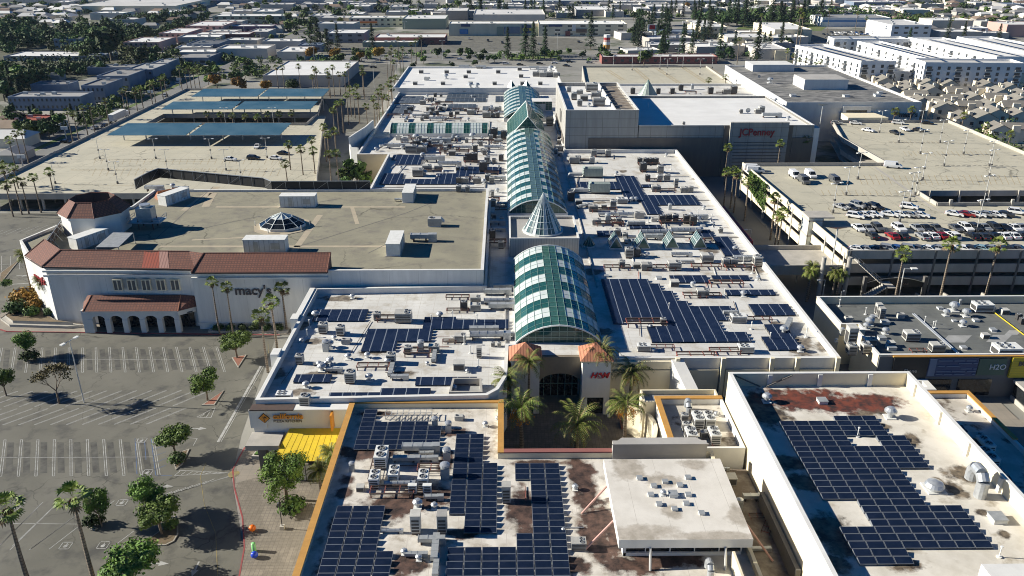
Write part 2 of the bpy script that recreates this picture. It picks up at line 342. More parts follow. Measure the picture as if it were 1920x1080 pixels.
def text(body,size,loc,rot,m,name='lettering',parent=None,ext=.08,shear=0,sx=1,align='LEFT',bold=0.):
    c=bpy.data.curves.new(name,'FONT'); c.body=body; c.size=size; c.extrude=ext; c.shear=shear; c.align_x=align; c.offset=bold
    c.materials.append(m); o=bpy.data.objects.new(name,c); me=bpy.data.meshes.new_from_object(o); bpy.data.objects.remove(o); o=bpy.data.objects.new(name,me); COL.objects.link(o)
    off=WL.get(parent.name,(0,0,0)) if parent else (0,0,0)
    o.location=[a-b for a,b in zip(loc,off)]; o.rotation_euler=rot; o.scale=(sx,1,1)
    if parent: o.parent=parent
    return o
def sheet(name,pts,z,m,kind='structure'):
    mb=MB(); mb.poly([(*p,z) for p in pts]); o=mb.build(name,m); o['kind']=kind; return o
# ================================================================ GROUND
g=MB(); g.poly([(-1500,-60,-.02),(1500,-60,-.02),(1500,2600,-.02),(-1500,2600,-.02)]); struct(g.build('ground',M['ground']))
sheet('parking_lot',[(-180,40),(-34,40),(-34,84),(-43,106),(-45,118),(-49,158.5),(-47,240),(-166,240),(-180,240)],.0,M['asphalt'])
def strip(name,pts,w,z,m,px=True,pz=0.):
    q=[Vector(P(*p,pz)) if px else Vector(p) for p in pts]; mb=MB()
    for i in range(len(q)-1):
        d=(q[i+1]-q[i]).normalized(); n=Vector((-d.y,d.x))*w/2
        mb.poly([(*(q[i]+n),z),(*(q[i]-n),z),(*(q[i+1]-n),z),(*(q[i+1]+n),z)])
    return mb
struct(strip('street',[(-177,40),(-177,1500)],15,0,M['street'],False).build('street',M['street'])).location.z=.004
struct(strip('x',[(-600,588),(640,588)],30,0,0,False).build('avenue',M['street'])).location.z=.008
struct(strip('x',[(67.5,30),(67.5,420)],17,0,0,False).build('service_road',M['street'])).location.z=.004
struct(strip('x',[(-186.6,250),(-186.6,1400)],3,0,0,False).build('verge',M['grass'])).location.z=.012
struct(strip('x',[(-168,40),(-168,560)],2.4,0,0,False).build('sidewalk',M['pavement'])).location.z=.016
mb=strip('x',[(-177,60),(-177,1400)],.3,.02,0,False); struct(mb.build('road_marking',M['paint_yellow']))
mb=MB()
for y in range(220,1200,9):
    for x in (-180.6,-173.4): mb.box(x-.07,x+.07,y,y+3,.01,.02)
struct(mb.build('road_marking',M['paint_white']))
mb=MB(); mb.box(-600,640,583.5,584,.01,.02); mb.box(-600,640,592,592.4,.01,.02); struct(mb.build('road_marking',M['paint_yellow']))
# far open lots, fields
def psheet(name,pts,z,m): return sheet(name,[P(*p) for p in pts],z,M[m])
psheet('far_car_park',[(600,100),(640,60),(840,62),(1080,72),(1130,92),(640,104)],.01,'asphalt')
psheet('far_car_park',[(1460,75),(1500,52),(1720,60),(1700,82)],.01,'asphalt')
psheet('far_car_park',[(380,118),(470,60),(560,66),(520,120)],.01,'street')
psheet('far_car_park',[(250,40),(300,6),(640,4),(640,22),(420,24)],.01,'ground')
psheet('field',[(1380,55),(1400,38),(1560,42),(1540,58)],.014,'grass')
psheet('woodland_floor',[(0,44),(170,58),(330,110),(200,135),(60,180),(0,190)],.02,'soil_green')
psheet('woodland_floor',[(0,196),(30,214),(120,232),(0,262)],.024,'soil_green')
psheet('woodland_floor',[(165,60),(388,18),(392,36),(240,84)],.028,'soil_green')
psheet('woodland_floor',[(1300,20),(1740,20),(1740,44),(1540,38),(1300,40)],.02,'soil_green')
psheet('lawn',[(950,108),(1045,101),(1050,108),(960,112)],.05,'grass')
psheet('north_car_park',[(590,150),(700,118),(745,122),(700,240),(640,250)],.01,'asphalt')
# sidewalk by the restaurants: plaza, kerb
plz=[(-25,40),(-35.4,40),(-35.3,84),(-36.3,90),(-38.5,96.5),(-41.8,103.5),(-43.4,108),(-43.3,114),(-41,118),(-40.3,112),(-25,112)]
mb=MB(); mb.prism(plz[::-1],0,.15); struct(mb.build('plaza',M['paver']))
mb=MB(); mb.poly([(-36.2,84,.155),(-26,84,.155),(-26,75,.155),(-35.2,75,.155)]); mb.poly([(-36.6,109.5,.155),(-43.1,109.5,.155),(-41.9,104.5,.155),(-38.6,106.2,.155)]); struct(mb.build('plaza_slab',M['pavement']))
mb=MB(); mb.poly([(-32.2,81.5,.16),(-26,81.5,.16),(-26,60,.16),(-32.2,60,.16)]); struct(mb.build('plaza_inlay',M['pink_paver']))
mb=MB()
k=plz[1:9]
for a,b in zip(k,k[1:]):
    d=(Vector(b)-Vector(a)).normalized(); n=Vector((-d.y,d.x))*.1; a=Vector(a);b=Vector(b)
    mb.prism([tuple(a-n),tuple(b-n),tuple(b+n),tuple(a+n)],0,.17)
struct(mb.build('kerb',M['kerb_red']))
# macy apron
ap=[P(0,612),P(12,592),P(60,560),(-100,167),(-45,158),(-44,155.6),P(480,622),P(30,622),P(8,618)]
mb=MB(); mb.prism([(-112,172),(-113.5,166),(-111,160.3),(-107,158.2),(-48,156),(-42,156),(-42,163),(-108,176)],0,.15); struct(mb.build('pavement',M['pavement']))
mb=MB()
for a,b in (((-113.5,166),(-111,160.3)),((-111,160.3),(-107,158.2)),((-107,158.2),(-48,156))):
    d=(Vector(b)-Vector(a)).normalized(); n=Vector((-d.y,d.x))*.13; a=Vector(a)-n;b=Vector(b)-n
    mb.prism([tuple(a-n),tuple(b-n),tuple(b+n),tuple(a+n)],0,.165)
struct(mb.build('kerb',M['kerb_red']))
# ---- markings of the lot, from photo points on the ground plane
def seg(mb,a,b,w,z=.012,pz=0,px=True):
    a=Vector(P(*a,pz)) if px else Vector(a); b=Vector(P(*b,pz)) if px else Vector(b); d=(b-a)
    if d.length<.01: return
    d.normalize(); n=Vector((-d.y,d.x))*w/2
    mb.poly([(*(a+n),z),(*(a-n),z),(*(b-n),z),(*(b+n),z)])
def L3(x,y): return (x/2.25,600+y/2.25)
def stalls(n,x0,y0,y1,pitch,off,z=.012,rows=True,mb=None,sx=None,dbl=.35):
    for i in range(n):
        X=x0-pitch*i
        for o in ((-dbl/2,dbl/2) if dbl else (0,)):
            seg(mb,(X+o,y0),(X+o+off,y1),.11,z,px=False)
        if dbl:
            for (xx,yy) in ((X,y0),(X+off,y1)): seg(mb,(xx-dbl/2,yy),(xx+dbl/2,yy),.11,z,px=False)
mb=MB()
stalls(18,-59.7,150.6,140.1,2.76,4.95,mb=mb); seg(mb,(-110,145.3),(-57.3,145.3),.1,px=False)
stalls(17,-82.1+22.4*1.0+.1,117,106.8,2.76,5.0,mb=mb)
seg(mb,(-110,111.8),(-57,111.8),.1,px=False)
stalls(20,-55.2,133,127.6,2.76,-4.9,mb=mb,dbl=.3); stalls(19,-57.5,126.8,121.6,2.76,-5,mb=mb,dbl=.3); 
for a,b in (((108,768),(18,850)),((182,768),(0,950)),((248,768),(42,970)),((340,810),(124,970)),((352,855),(207,967)),((482,762),(400,830)),((565,890),(470,962)),((100,768),(0,840))): seg(mb,L3(*a),L3(*b),.12); 
for a,b in (((182,775),(10,950)),((248,775),(60,955)),((330,825),(140,965))): seg(mb,L3(a[0]-9,a[1]),L3(b[0]-9,b[1]),.1)
seg(mb,L3(0,858),L3(420,862),.1)
# crossing
for a,b in (((735,657),(970,645)),((755,634),(970,645)),((690,745),(968,660)),((660,755),(980,655))): seg(mb,L3(*a),L3(*b),.12)
for i in range(9): seg(mb,L3(760+26*i,637+i*1.2),L3(735+26*i,657-i*1.5),.12)
for i in range(9): seg(mb,L3(905-30*i,670+9*i),L3(850-30*i,695+9*i),.12)
for a,b in (((830,410),(890,412)),((890,412),(908,370)),((830,410),(905,370)),((845,408),(865,395)),((870,410),(885,388)),((790,497),(832,500)),((832,500),(815,530))): seg(mb,L3(*a),L3(*b),.12)
seg(mb,L3(1100,195),L3(920,515),.45); seg(mb,L3(1112,195),L3(932,515),.1)
def arrow(mb,x,y,a,s=1):
    ca,sa=math.cos(a),math.sin(a)
    def T(u,v): return (x+s*(u*ca-v*sa),y+s*(u*sa+v*ca),.013)
    mb.poly([T(-.12,-1.4),T(.12,-1.4),T(.12,.2),T(-.12,.2)]); mb.poly([T(-.5,.2),T(.5,.2),T(0,1.5)])
for q in ((825,1050,math.pi),(665,1028,-1.57),(835,458,-1.57),(690,702,-1.57)): arrow(mb,*P(*L3(q[0],q[1])),q[2])
arrow(mb,*P(41,517),-1.57); arrow(mb,*P(175,617),-1.57)
struct(mb.build('parking_marking',M['paint_white'])); 
mb=MB()
for q in ((598,508),(622,643),(515,770),(278,952),(436,950)):
    x,y=P(*L3(*q)); w=.75
    for (a,b,c,d) in ((-w,w,-w,-w+.12),(-w,w,w-.12,w),(-w,-w+.12,-w,w),(w-.12,w,-w,w)): mb.box(x+a,x+b,y+c,y+d,.014,.02)
    mb.cyl(x,y-.15,.014,.02,.3,n=10); mb.box(x-.06,x+.06,y,y+.5,.021,.026); mb.box(x,x+.35,y+.1,y+.2,.021,.026)
struct(mb.build('wheelchair_marking',M['paint_white']))
mb=MB()
for a,b in (((570,500),(578,650)),((637,500),(657,655)),((657,655),(725,657)),((610,510),(616,590))): seg(mb,L3(*a),L3(*b),.12)
for i in range(5): seg(mb,L3(640+i*3,520+i*28),L3(700,500+i*28),.1)
struct(mb.build('parking_marking',M['paint_blue']))
mb=MB()
for a,b in (((1130,90),(1133,140)),((870,600),(845,660)),((845,660),(862,780)),((862,780),(910,900)),((910,900),(918,1080))): seg(mb,L3(*a),L3(*b),.09)
struct(mb.build('road_marking',M['paint_yellow']))
mb=MB(); mb.cyl(*P(*L3(987,653)),.156,.162,.9,n=14); struct(mb.build('kerb_ramp_dots',M['paint_yellow']))
# row C/A oil-stained stalls
mb=MB()
for i in range(17):
    for (X,y0,y1) in ((-60.9,149.8,141),( -61.0,116.2,107.6)):
        x=X-2.76*i; mb.poly([(x-.5,y0,.006),(x+.6,y0,.006),(x+.6+4.4,y1,.006),(x-.5+4.4,y1,.006)])
struct(mb.build('stall_stains',M['stall_stain']))
# north-west part of the lot
mb=MB()
for i in range(9):
    x,y=P(5+17*i,432-2*i); seg(mb,(x,y),(x-1.2,y-5.4),.12,px=False)
for i in range(8):
    x,y=P(12+19*i,470-5*i); seg(mb,(x,y),(x+3.8,y+2.4),.1,px=False)
for a,b in (((3,480),(3,509)),((20,480),(20,509)),((36,480),(37,505)),((0,496),(55,494))): seg(mb,a,b,.12)
seg(mb,(0,534),(62,531),.3)
struct(mb.build('parking_marking',M['paint_white']))
# ---- planting islands in the lot
def island(name,label,pts,soil='soil',px=True,h=.15,kerbm='kerb',group=None):
    q=[P(*L3(*p)) for p in pts] if px else pts
    a=sum(q[i][0]*q[(i+1)%len(q)][1]-q[(i+1)%len(q)][0]*q[i][1] for i in range(len(q)))
    if a<0: q=q[::-1]
    t=thing(name,label,'planting island',(q[0][0],q[0][1],0),group)
    mb=MB(); inn=inset(q,.18)
    for i in range(len(q)):
        j=(i+1)%len(q); mb.poly([(*q[i],0),(*q[j],0),(*q[j],h),(*q[i],h)]); mb.poly([(*q[i],h),(*q[j],h),(*inn[j],h),(*inn[i],h)])
    mb.build('kerb',M[kerbm],t); mb=MB(); mb.poly([(*p,h-.02) for p in inn]); mb.build('soil',M[soil],t); return t
island('planting_island','narrow triangular island of bark with a red kerb end under the top right lot tree',[(978,160),(1040,148),(1005,202)],'brick')
island('planting_island','narrow triangular red kerbed island beside the yellow hatched corner, second row',[(850,362),(945,298),(905,360)],'brick')
island('planting_island','kerbed island with pale flowers between disabled bays and the crossing',[(722,572),(800,545),(770,610),(742,634)],'soil')
island('planting_island','large round-ended island of bare orange soil below the crossing',[(590,952),(690,880),(738,826),(752,870),(752,905),(735,935),(700,952)],'soil')
island('planting_island','small square kerbed island with a clipped bush in the angled bays',[(355,870),(400,890),(412,880),(370,862)],'grass')
island('planting_island','thin pointed island with orange ground cover at the left frame edge',[(0,-195),(92,-262),(60,-225),(0,-150)],'soil',group=None)
# ================================================================ MALL
MZ=9.0
mall=thing('shopping_mall','huge white-roofed shopping mall with green barrel skylights and rooftop air units','shopping mall',(9,126,0))
mp=[(-39.8,112.5),(-3,113.6),(-1.2,115.5),(0.2,120),(0.5,131),(17,131),(17,126),(58.6,125.6),(59.4,278),(21,278),(20.6,337.5),(28,337.5),(28,391.6),(-50,391.6),(-50,272),(-39.5,272),(-39.5,220),(-4.4,220),(-4.4,158.5),(-39.8,157.2)]
mb,inn=shell(mp,0,MZ,10.2,.5); mb.build('wall',M['white_wall'],mall)
r=MB()
r.poly([(*p,MZ) for p in inn]); r.build('roof',M['roof_white'],mall)
coping(mp,10.2,.5).build('coping',M['white_wall'],mall)
# buttress steps in the left parapet and wall base seams
mb=MB()
for y in (128,142.5): mb.box(-41.2,-39.75,y-1.2,y+1.2,0,10.8)
mb.box(-40.8,-39.75,142,157,0,10.5)
mb.parts('pilaster',M['white_wall'],mall)
mb=MB(); mb.box(59.45,60.6,187,215,8.2,9.6); mb.build('red_band',M['dark_red'],mall)
# tan wall panels at the north-west step
mb=MB(); mb.box(-50,-39.6,271.7,271.98,0,10.1); mb.build('tan_panel',M['tan_wall'],mall)
# front facade right of the entrance: bays
mb=MB()
for x in (30,38,46.5,51,58): mb.box(x-.35,x+.35,124.9,125.58,3,10.6)
mb.box(17,30,125.2,125.7,8.4,9.9); mb.parts('pilaster',M['cream_wall'],mall)
mb=MB()
for a,b in ((17.3,29.4),(30.6,37.4),(38.6,46),(47.1,50.5),(51.6,57.5)): mb.box(a,b,125.2,125.45,2.8,8.2)
mb.parts('wall_panel',M['cream_wall'],mall)
mb=MB()
for a,b in ((18,29),(31,37.4),(39,46)): mb.box(a,b,125.3,125.55,.2,2.7)
mb.parts('shop_window',M['glass_green'],mall)
# sloping buttress with a metal top by the facade
mb=MB(); mb.poly([(28.9,125.3,10.3),(31,125.3,10.3),(33.2,117.5,6.6),(31.1,117.5,6.6)]); mb.poly([(28.9,125.3,0),(28.9,125.3,10.3),(31.1,117.5,6.6),(31.1,117.5,0)]); mb.poly([(31.1,117.5,0),(31.1,117.5,6.6),(33.2,117.5,6.6),(33.2,117.5,0)]); mb.poly([(33.2,117.5,0),(33.2,117.5,6.6),(31,125.3,10.3),(31,125.3,0)])
o=mb.build('sloping_wing_wall',[M['white_wall']]); tag(o,'white wing wall with a sloping grey cap, right of the fountain court','wing wall')
# step walls and roof curbs (low dividing curbs)
mb=MB()
for (x0,x1,y) in ((-39,-6,235.6),(22,58,222.2),(22,58,191.2)): mb.box(x0,x1,y-.15,y+.15,MZ,MZ+.25)
for (x,y0,y1) in ((-6,221,330),(-3.5,160,210),(19.6,160,277),(0,128.5,157)): mb.box(x-.15,x+.15,y0,y1,MZ,MZ+.3)
mb.parts('roof_curb',M['roof_grey'],mall)
# roof stains (real grime patches lying on the membrane)
def blob(mb,cx,cy,rx,ry,z,seed,n=26):
    rr=random.Random(seed); ph=[rr.uniform(0,6.3) for _ in range(4)]
    pts=[]
    for i in range(n):
        a=6.2832*i/n; k=1+.22*math.sin(2*a+ph[0])+.16*math.sin(3*a+ph[1])+.12*math.sin(5*a+ph[2])+.08*math.sin(8*a+ph[3])
        pts.append((cx+rx*k*math.cos(a),cy+ry*k*math.sin(a),z))
    mb.poly(pts)
# ---------------- barrel vault skylights
def barrel(label,x0,x1,y0,y1,zs,rise,period,n=12,axis='Y',pattern='cross',group='green and white barrel skylights along the mall spine',mA='glass_green',front=True,back=True):
    cx=(x0+x1)/2; hw=(x1-x0)/2
    if axis=='X': cy=(y0+y1)/2; hw=(y1-y0)/2
    Rr=(hw*hw+rise*rise)/(2*rise); a0=math.asin(min(1,hw/Rr)); zc=zs+rise-Rr
    t=thing('barrel_skylight',label,'skylight',((x0+x1)/2,(y0+y1)/2,MZ),group)
    L0,L1=(y0,y1) if axis=='Y' else (x0,x1)
    m=max(2,round((L1-L0)/period)*4) if pattern!='row' else 32
    st=(L1-L0)/m
    def pt(i,l,e=0):
        a=-a0+2*a0*i/n; u=(Rr+e)*math.sin(a); z=zc+(Rr+e)*math.cos(a)
        return (cx+u,l,z) if axis=='Y' else (l,cy+u,z)
    G=MB()
    for i in range(n):
        for j in range(m):
            a,b=L0+st*j,L0+st*(j+1)
            if pattern=='cross':
                ridge=n//2-1<=i<=n//2 ; band=(j//2)%2
                left=i<n//2
                if ridge: mi=0 if (j//1)%4 in(0,1) or True else 1
                elif band: mi=1 if not (i in (0,n-1) and False) else 0
                else: mi=0 if (i<2 or i>n-3) else 2
                if not ridge and left and i>=n//2-1: mi=0
            else:
                k=j%8; mi=0 if k in (0,1) else 1
                if pattern=='row': mi=2 if j%6<2 else 1
                if pattern=='row' and (i==n-1): mi=2
            G.poly([pt(i,a),pt(i+1,a),pt(i+1,b),pt(i,b)],mi)
    G.build('glazing',[M[mA],M['glass_white'],M['glass_deep']],t)
    B=MB(); e=.05
    for i in range(n+1):
        w=.05
        B.tube(pt(i,L0,e),pt(i,L1,e),.035,4)
    B.build('mullion',M['mullion'],t)
    B=MB()
    for j in range(m+1):
        l=L0+st*j; w=.03 if j%2 else .05
        for i in range(n): B.tube(pt(i,l,e),pt(i+1,l,e),w,4)
    B.build('rib',M['mullion'],t)
    B=MB()
    for l in (L0,L1):
        for i in range(n): B.tube(pt(i,l,.1),pt(i+1,l,.1),.16,5)
    B.build('end_arch',M['mullion_white'],t)
    for l,s in ((L0,1),(L1,-1)):
        E=MB(); k=l+s*.25
        E.poly([pt(i,k,-.15) for i in range(n+1)]); E.build('end_glazing',M['glass_deep'],t)
        E=MB()
        q=[pt(i,k-s*.08,-.15) for i in range(n+1)]
        for p in q[1:-1]: E.tube((p[0],p[1],zs),p,.05,4)
        a,b=q[0],q[-1]
        for f in (.33,.66,.02):
            z=zs+rise*f; lim=[p for p in q if p[2]>=z-.3]
            if len(lim)>1: E.tube((lim[0][0],lim[0][1],z),(lim[-1][0],lim[-1][1],z),.05,4)
        E.build('end_frame',M['mullion'],t)
    W=MB(); z0=MZ
    if axis=='Y':
        W.box(x0-.15,x0+.15,y0,y1,z0,zs); W.box(x1-.15,x1+.15,y0,y1,z0,zs); W.box(x0+.15,x1-.15,y0,y0+.3,z0,zs); W.box(x0+.15,x1-.15,y1-.3,y1,z0,zs)
    else:
        W.box(x0,x1,y0-.15,y0+.15,z0,zs); W.box(x0,x1,y1-.15,y1+.15,z0,zs); W.box(x0,x0+.3,y0+.15,y1-.15,z0,zs); W.box(x1-.3,x1,y0+.15,y1-.15,z0,zs)
    W.build('base_wall',M['white_wall'],t)
    return t
barrel('largest arched skylight with green and white glass, nearest the palm court',1.9,17.5,131.6,173,10.3,3.5,7.6)
barrel('long arched green and white skylight between the glass cone and the glass gable',.8,16.6,207,297,10.3,3.6,7.6,mA='glass_teal')
barrel('arched green and white skylight behind the glass gable, farthest of three',-.2,16,330,388,10.3,3.4,7.6,mA='glass_teal')
barrel('wide low arched skylight of white glass with green stripes, lying crosswise',-42.8,-6.2,302.5,314,10.4,2.6,3.3,n=6,axis='X',pattern='row',group='low crosswise skylights')
# square glazed wall panel box near the store (north-east)
t=thing('glazed_lantern','square lantern of green glass with one white pane beside the concrete department store','skylight',(17,345,MZ))
mb=MB(); mb.box(10.5,20.4,352,360,MZ,13); mb.build('frame_wall',M['white_wall'],t)
mb=MB()
for i in range(7):
    for k in range(4):
        x=10.6+1.4*i; z=9.4+.9*k
        mb.poly([(x,351.9,z),(x+1.3,351.9,z),(x+1.3,351.9,z+.82),(x,351.9,z+.82)],1 if 1<i<5 and k<3 and k>=0 else 0)
mb.build('glazing',[M['glass_green'],M['glass_white']],t)
# cone box
t=thing('cone_skylight','tall glass cone with pale ribs on a square grey box between the two big vaults','skylight',(9,186,MZ))
cb=rect(1,17.2,178.2,194.6); mb,inn=shell(cb,MZ,13.0,13.6,.3); mb.build('box_wall',M['rib_wall'],t)
mb=MB(); mb.poly([(*p,13.0) for p in inn]); mb.build('box_roof',M['roof_grey'],t); coping(cb,13.6,.3).build('coping',M['white_wall'],t)
n=28; mb=MB(); mb.cyl(9.1,185.6,13.35,22.3,4.5,.05,n=n,mi=0); 
for i,_ in enumerate(mb.m): mb.m[i]=0 if i%3 else 1
mb.build('glazing',[M['glass_teal'],M['glass_white']],t)
mb=MB()
for i in range(n):
    a=6.2832*i/n; mb.tube((9.1+4.55*math.cos(a),185.6+4.55*math.sin(a),13.3),(9.1,185.6,22.5),.075,4)
mb.build('rib',M['mullion_white'],t)
mb=MB(); mb.lathe(9.1,185.6,[(4.9,13.0),(4.9,13.4),(4.4,13.4)],28); mb.build('base_ring',M['mullion_white'],t)
mb=MB()
for f in (.15,.3,.45,.6): mb.lathe(9.1,185.6,[(4.56*(1-f)+.02,13.35+8.95*f-.06),(4.6*(1-f)+.06,13.35+8.95*f),(4.56*(1-f),13.35+8.95*f+.06)],28)
mb.build('ring',M['mullion_white'],t)
# glass gable
t=thing('gable_skylight','steep glass gable skylight with a dark triangular end between two vaults','skylight',(8,311,MZ))
x0,x1,y0,y1,zb,za=1.0,15.2,296.5,327,9.6,17.9; xm=(x0+x1)/2+.4
mb=MB()
for (xa,mi) in ((x0,0),(x1,2)):
    for i in range(10):
        for k in range(8):
            def q(u,v): return (xa+(xm-xa)*v,y0+(y1-y0)*u,zb+(za-zb)*v)
            mb.poly([q(i/10,k/8),q((i+1)/10,k/8),q((i+1)/10,(k+1)/8),q(i/10,(k+1)/8)],1 if mi==0 and (i+k)%1==0 and k%2==0 and False else mi)
mb.build('glazing',[M['glass_green'],M['glass_white'],M['glass_deep']],t)
mb=MB(); mb.poly([(x0,y0,zb),(x1,y0,zb),(xm,y0,za)]); mb.poly([(x0,y1,zb),(x1,y1,zb),(xm,y1,za)]); mb.build('end_glazing',M['glass_deep'],t)
mb=MB()
for xa in (x0,x1):
    for i in range(11): u=y0+(y1-y0)*i/10; mb.tube((xa,u,zb+.05),(xm,u,za+.05),.07,4)
    for k in range(9): v=k/8; mb.tube((xa+(xm-xa)*v,y0,zb+(za-zb)*v+.05),(xa+(xm-xa)*v,y1,zb+(za-zb)*v+.05),.06,4)
for k in range(1,7):
    v=k/7; mb.tube((x0+(xm-x0)*v,y0-.05,zb+(za-zb)*v),(x1+(xm-x1)*v,y0-.05,zb+(za-zb)*v),.05,4)
for k in range(1,8):
    x=x0+(x1-x0)*k/8; h=zb+(za-zb)*((x-x0)/(xm-x0) if x<xm else (x1-x)/(x1-xm)); mb.tube((x,y0-.05,zb),(x,y0-.05,h),.05,4)
mb.build('mullion',M['mullion'],t)
mb=MB()
for y in (y0-.1,y1): mb.tube((x0,y,zb),(xm,y,za),.16,5); mb.tube((x1,y,zb),(xm,y,za),.16,5)
mb.tube((xm,y0,za),(xm,y1,za),.14,5); mb.build('edge_beam',M['mullion_white'],t)
mb=MB(); mb.box(x0-.1,x1+.1,y0+.1,y1-.1,MZ,zb-.02); mb.build('base_wall',M['white_wall'],t)
# small gable skylights and little cones/pyramids
def smallgable(px,py,label,w=3.2,d=4.6,h=2.8,mg='glass_teal'):
    x,y=P(px,py,MZ); t=thing('gable_skylight',label,'skylight',(x,y,MZ),'small glass gables in a row on the roof')
    mb=MB(); mb.box(x-w/2,x+w/2,y,y+d,MZ,MZ+.35); mb.build('curb',M['white_wall'],t)
    zb=MZ+.36
    mb=MB(); mb.poly([(x-w/2,y,zb),(x-w/2,y+d,zb),(x,y+d,zb+h),(x,y,zb+h)]); mb.poly([(x+w/2,y,zb),(x+w/2,y+d,zb),(x,y+d,zb+h),(x,y,zb+h)]); mb.build('glazing',M[mg],t)
    mb=MB(); mb.poly([(x-w/2,y,zb),(x+w/2,y,zb),(x,y,zb+h)]); mb.poly([(x-w/2,y+d,zb),(x+w/2,y+d,zb),(x,y+d,zb+h)]); mb.build('end_glazing',M['glass_green'],t)
    mb=MB()
    for s in (-1,1):
        for i in range(5): u=y+d*i/4; mb.tube((x+s*w/2,u,zb),(x,u,zb+h),.07 if i%4 else .12,4)
        for v in (0,.5,1): mb.tube((x+s*w/2*(1-v),y,zb+h*v),(x+s*w/2*(1-v),y+d,zb+h*v),.07,4)
    mb.build('frame',M['mullion_white'],t)
smallgable(1155,468,'small teal glass gable nearest the cone box, half in shadow')
smallgable(1206,468,'small teal glass gable second from the cone box')
smallgable(1260,467,'small teal glass gable third from the cone box')
smallgable(1312,467,'small teal glass gable nearest the mall edge parapet')
def coneS(px,py,z,r,h,label,n=10,mg='glass_deep',base=0):
    x,y=P(px,py,z); t=thing('pyramid_skylight',label,'skylight',(x,y,z))
    mb=MB(); mb.cyl(x,y,z+.3,z+.3+h,r,.03,n=n); mb.build('glazing',M[mg],t)
    mb=MB()
    for i in range(n): a=6.2832*i/n; mb.tube((x+r*math.cos(a),y+r*math.sin(a),z+.3),(x,y,z+.35+h),.06,4)
    mb.build('rib',M['mullion'],t); mb=MB(); mb.lathe(x,y,[(r+.3,z),(r+.3,z+.3),(r-.1,z+.32)],n); mb.build('curb',M['white_wall'],t)
coneS(1104,461,MZ,1.5,2.4,'tiny round glass cone skylight in the shadow beside the cone box')
coneS(959,172,MZ,3.4,5.2,'dark glass pyramid skylight, left one of a pair behind the far vault',4)
coneS(987,172,MZ,3.4,5.2,'dark glass pyramid skylight, right one of a pair behind the far vault',4)
coneS(973,176,MZ,2,3.4,'smallest dark glass pyramid skylight between the pair of pyramids',4)
coneS(1214,178,12,4.2,6.5,'plain grey-green cone skylight on the roof behind the wide white department store',16,'metal_green')
# ---------------- entrance: two tile-roofed towers, arch wall
def pyr(mb,x0,x1,y0,y1,z,h,o=.5,mi=0):
    c=((x0+x1)/2,(y0+y1)/2,z+h); q=[(x0-o,y0-o,z),(x1+o,y0-o,z),(x1+o,y1+o,z),(x0-o,y1+o,z)]
    for i in range(4): mb.poly([q[i],q[(i+1)%4],c],mi)
    mb.poly(q[::-1],mi)
def tower(x0,x1,y0,y1,label,cut=True):
    t=thing('entrance_tower',label,'tower',((x0+x1)/2,(y0+y1)/2,0),'tile-roofed towers either side of the mall entrance')
    mb=MB(); mb.box(x0,x1,y0,y1,3.6,10.6); mb.box(x0,x0+1,y0,y1,0,3.6); mb.box(x1-1,x1,y0,y1,0,3.6); mb.box(x0+1,x1-1,y1-.5,y1,0,3.6); mb.build('wall',M['white_wall'],t)
    mb=MB(); mb.box(x0-.25,x1+.25,y0-.25,y1+.25,10.6,11.0); mb.build('cornice',M['cream_wall'],t)
    mb=MB(); pyr(mb,x0,x1,y0,y1,11.0,2.3,.45); mb.build('tile_roof',M['tile_light'],t)
    mb=MB(); mb.box(x0+1.05,x1-1.05,y0+.4,y0+.5,.1,3.5); mb.build('shop_window',M['glass_dark'],t)
    return t
tower(1.0,5.9,124.2,128.6,'white entrance tower with terracotta pyramid roof, nearer the yellow-edged roof')
t2=tower(13.3,18.2,123.8,128.6,'white entrance tower with terracotta pyramid roof bearing a red slanted sign')
text('H&M',1.45,(14.7,123.75,7.6),(R(90),0,0),M['red'],'sign_lettering',t2,.12,.35,1,bold=.05)
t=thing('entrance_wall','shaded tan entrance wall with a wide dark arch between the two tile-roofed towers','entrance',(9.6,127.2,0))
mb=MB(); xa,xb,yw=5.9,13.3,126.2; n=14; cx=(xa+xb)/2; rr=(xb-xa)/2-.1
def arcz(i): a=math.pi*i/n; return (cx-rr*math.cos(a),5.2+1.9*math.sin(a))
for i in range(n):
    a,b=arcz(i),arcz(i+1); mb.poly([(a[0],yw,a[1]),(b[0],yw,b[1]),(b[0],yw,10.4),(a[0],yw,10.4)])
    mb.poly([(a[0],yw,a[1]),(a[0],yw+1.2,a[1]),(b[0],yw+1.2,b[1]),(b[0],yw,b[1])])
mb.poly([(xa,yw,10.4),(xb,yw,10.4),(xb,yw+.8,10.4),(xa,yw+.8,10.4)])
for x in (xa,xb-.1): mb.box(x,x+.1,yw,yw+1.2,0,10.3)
mb.build('arch_wall',M['tan_wall_shade'],t)
mb=MB(); mb.box(xa,xb,127.05,131,8.2,10.35,0,1); mb.box(.6,5.8,128.65,131,5,10.2,0,1); mb.box(13.4,17,128.65,131,5,10.2,0,1); mb.build('entrance_roof',[M['tan_wall_shade'],M['roof_white']],t)
mb=MB(); mb.box(xa+.1,xb-.1,130.7,130.9,0,8.1); mb.build('doorway_glass',M['glass_dark'],t)
mb=MB()
for x in (7,8.3,9.6,10.9,12.2): mb.box(x-.06,x+.06,130.55,130.65,0,5)
mb.box(6.1,13.1,130.55,130.65,2.5,2.62); mb.build('door_frame',M['mullion'],t)
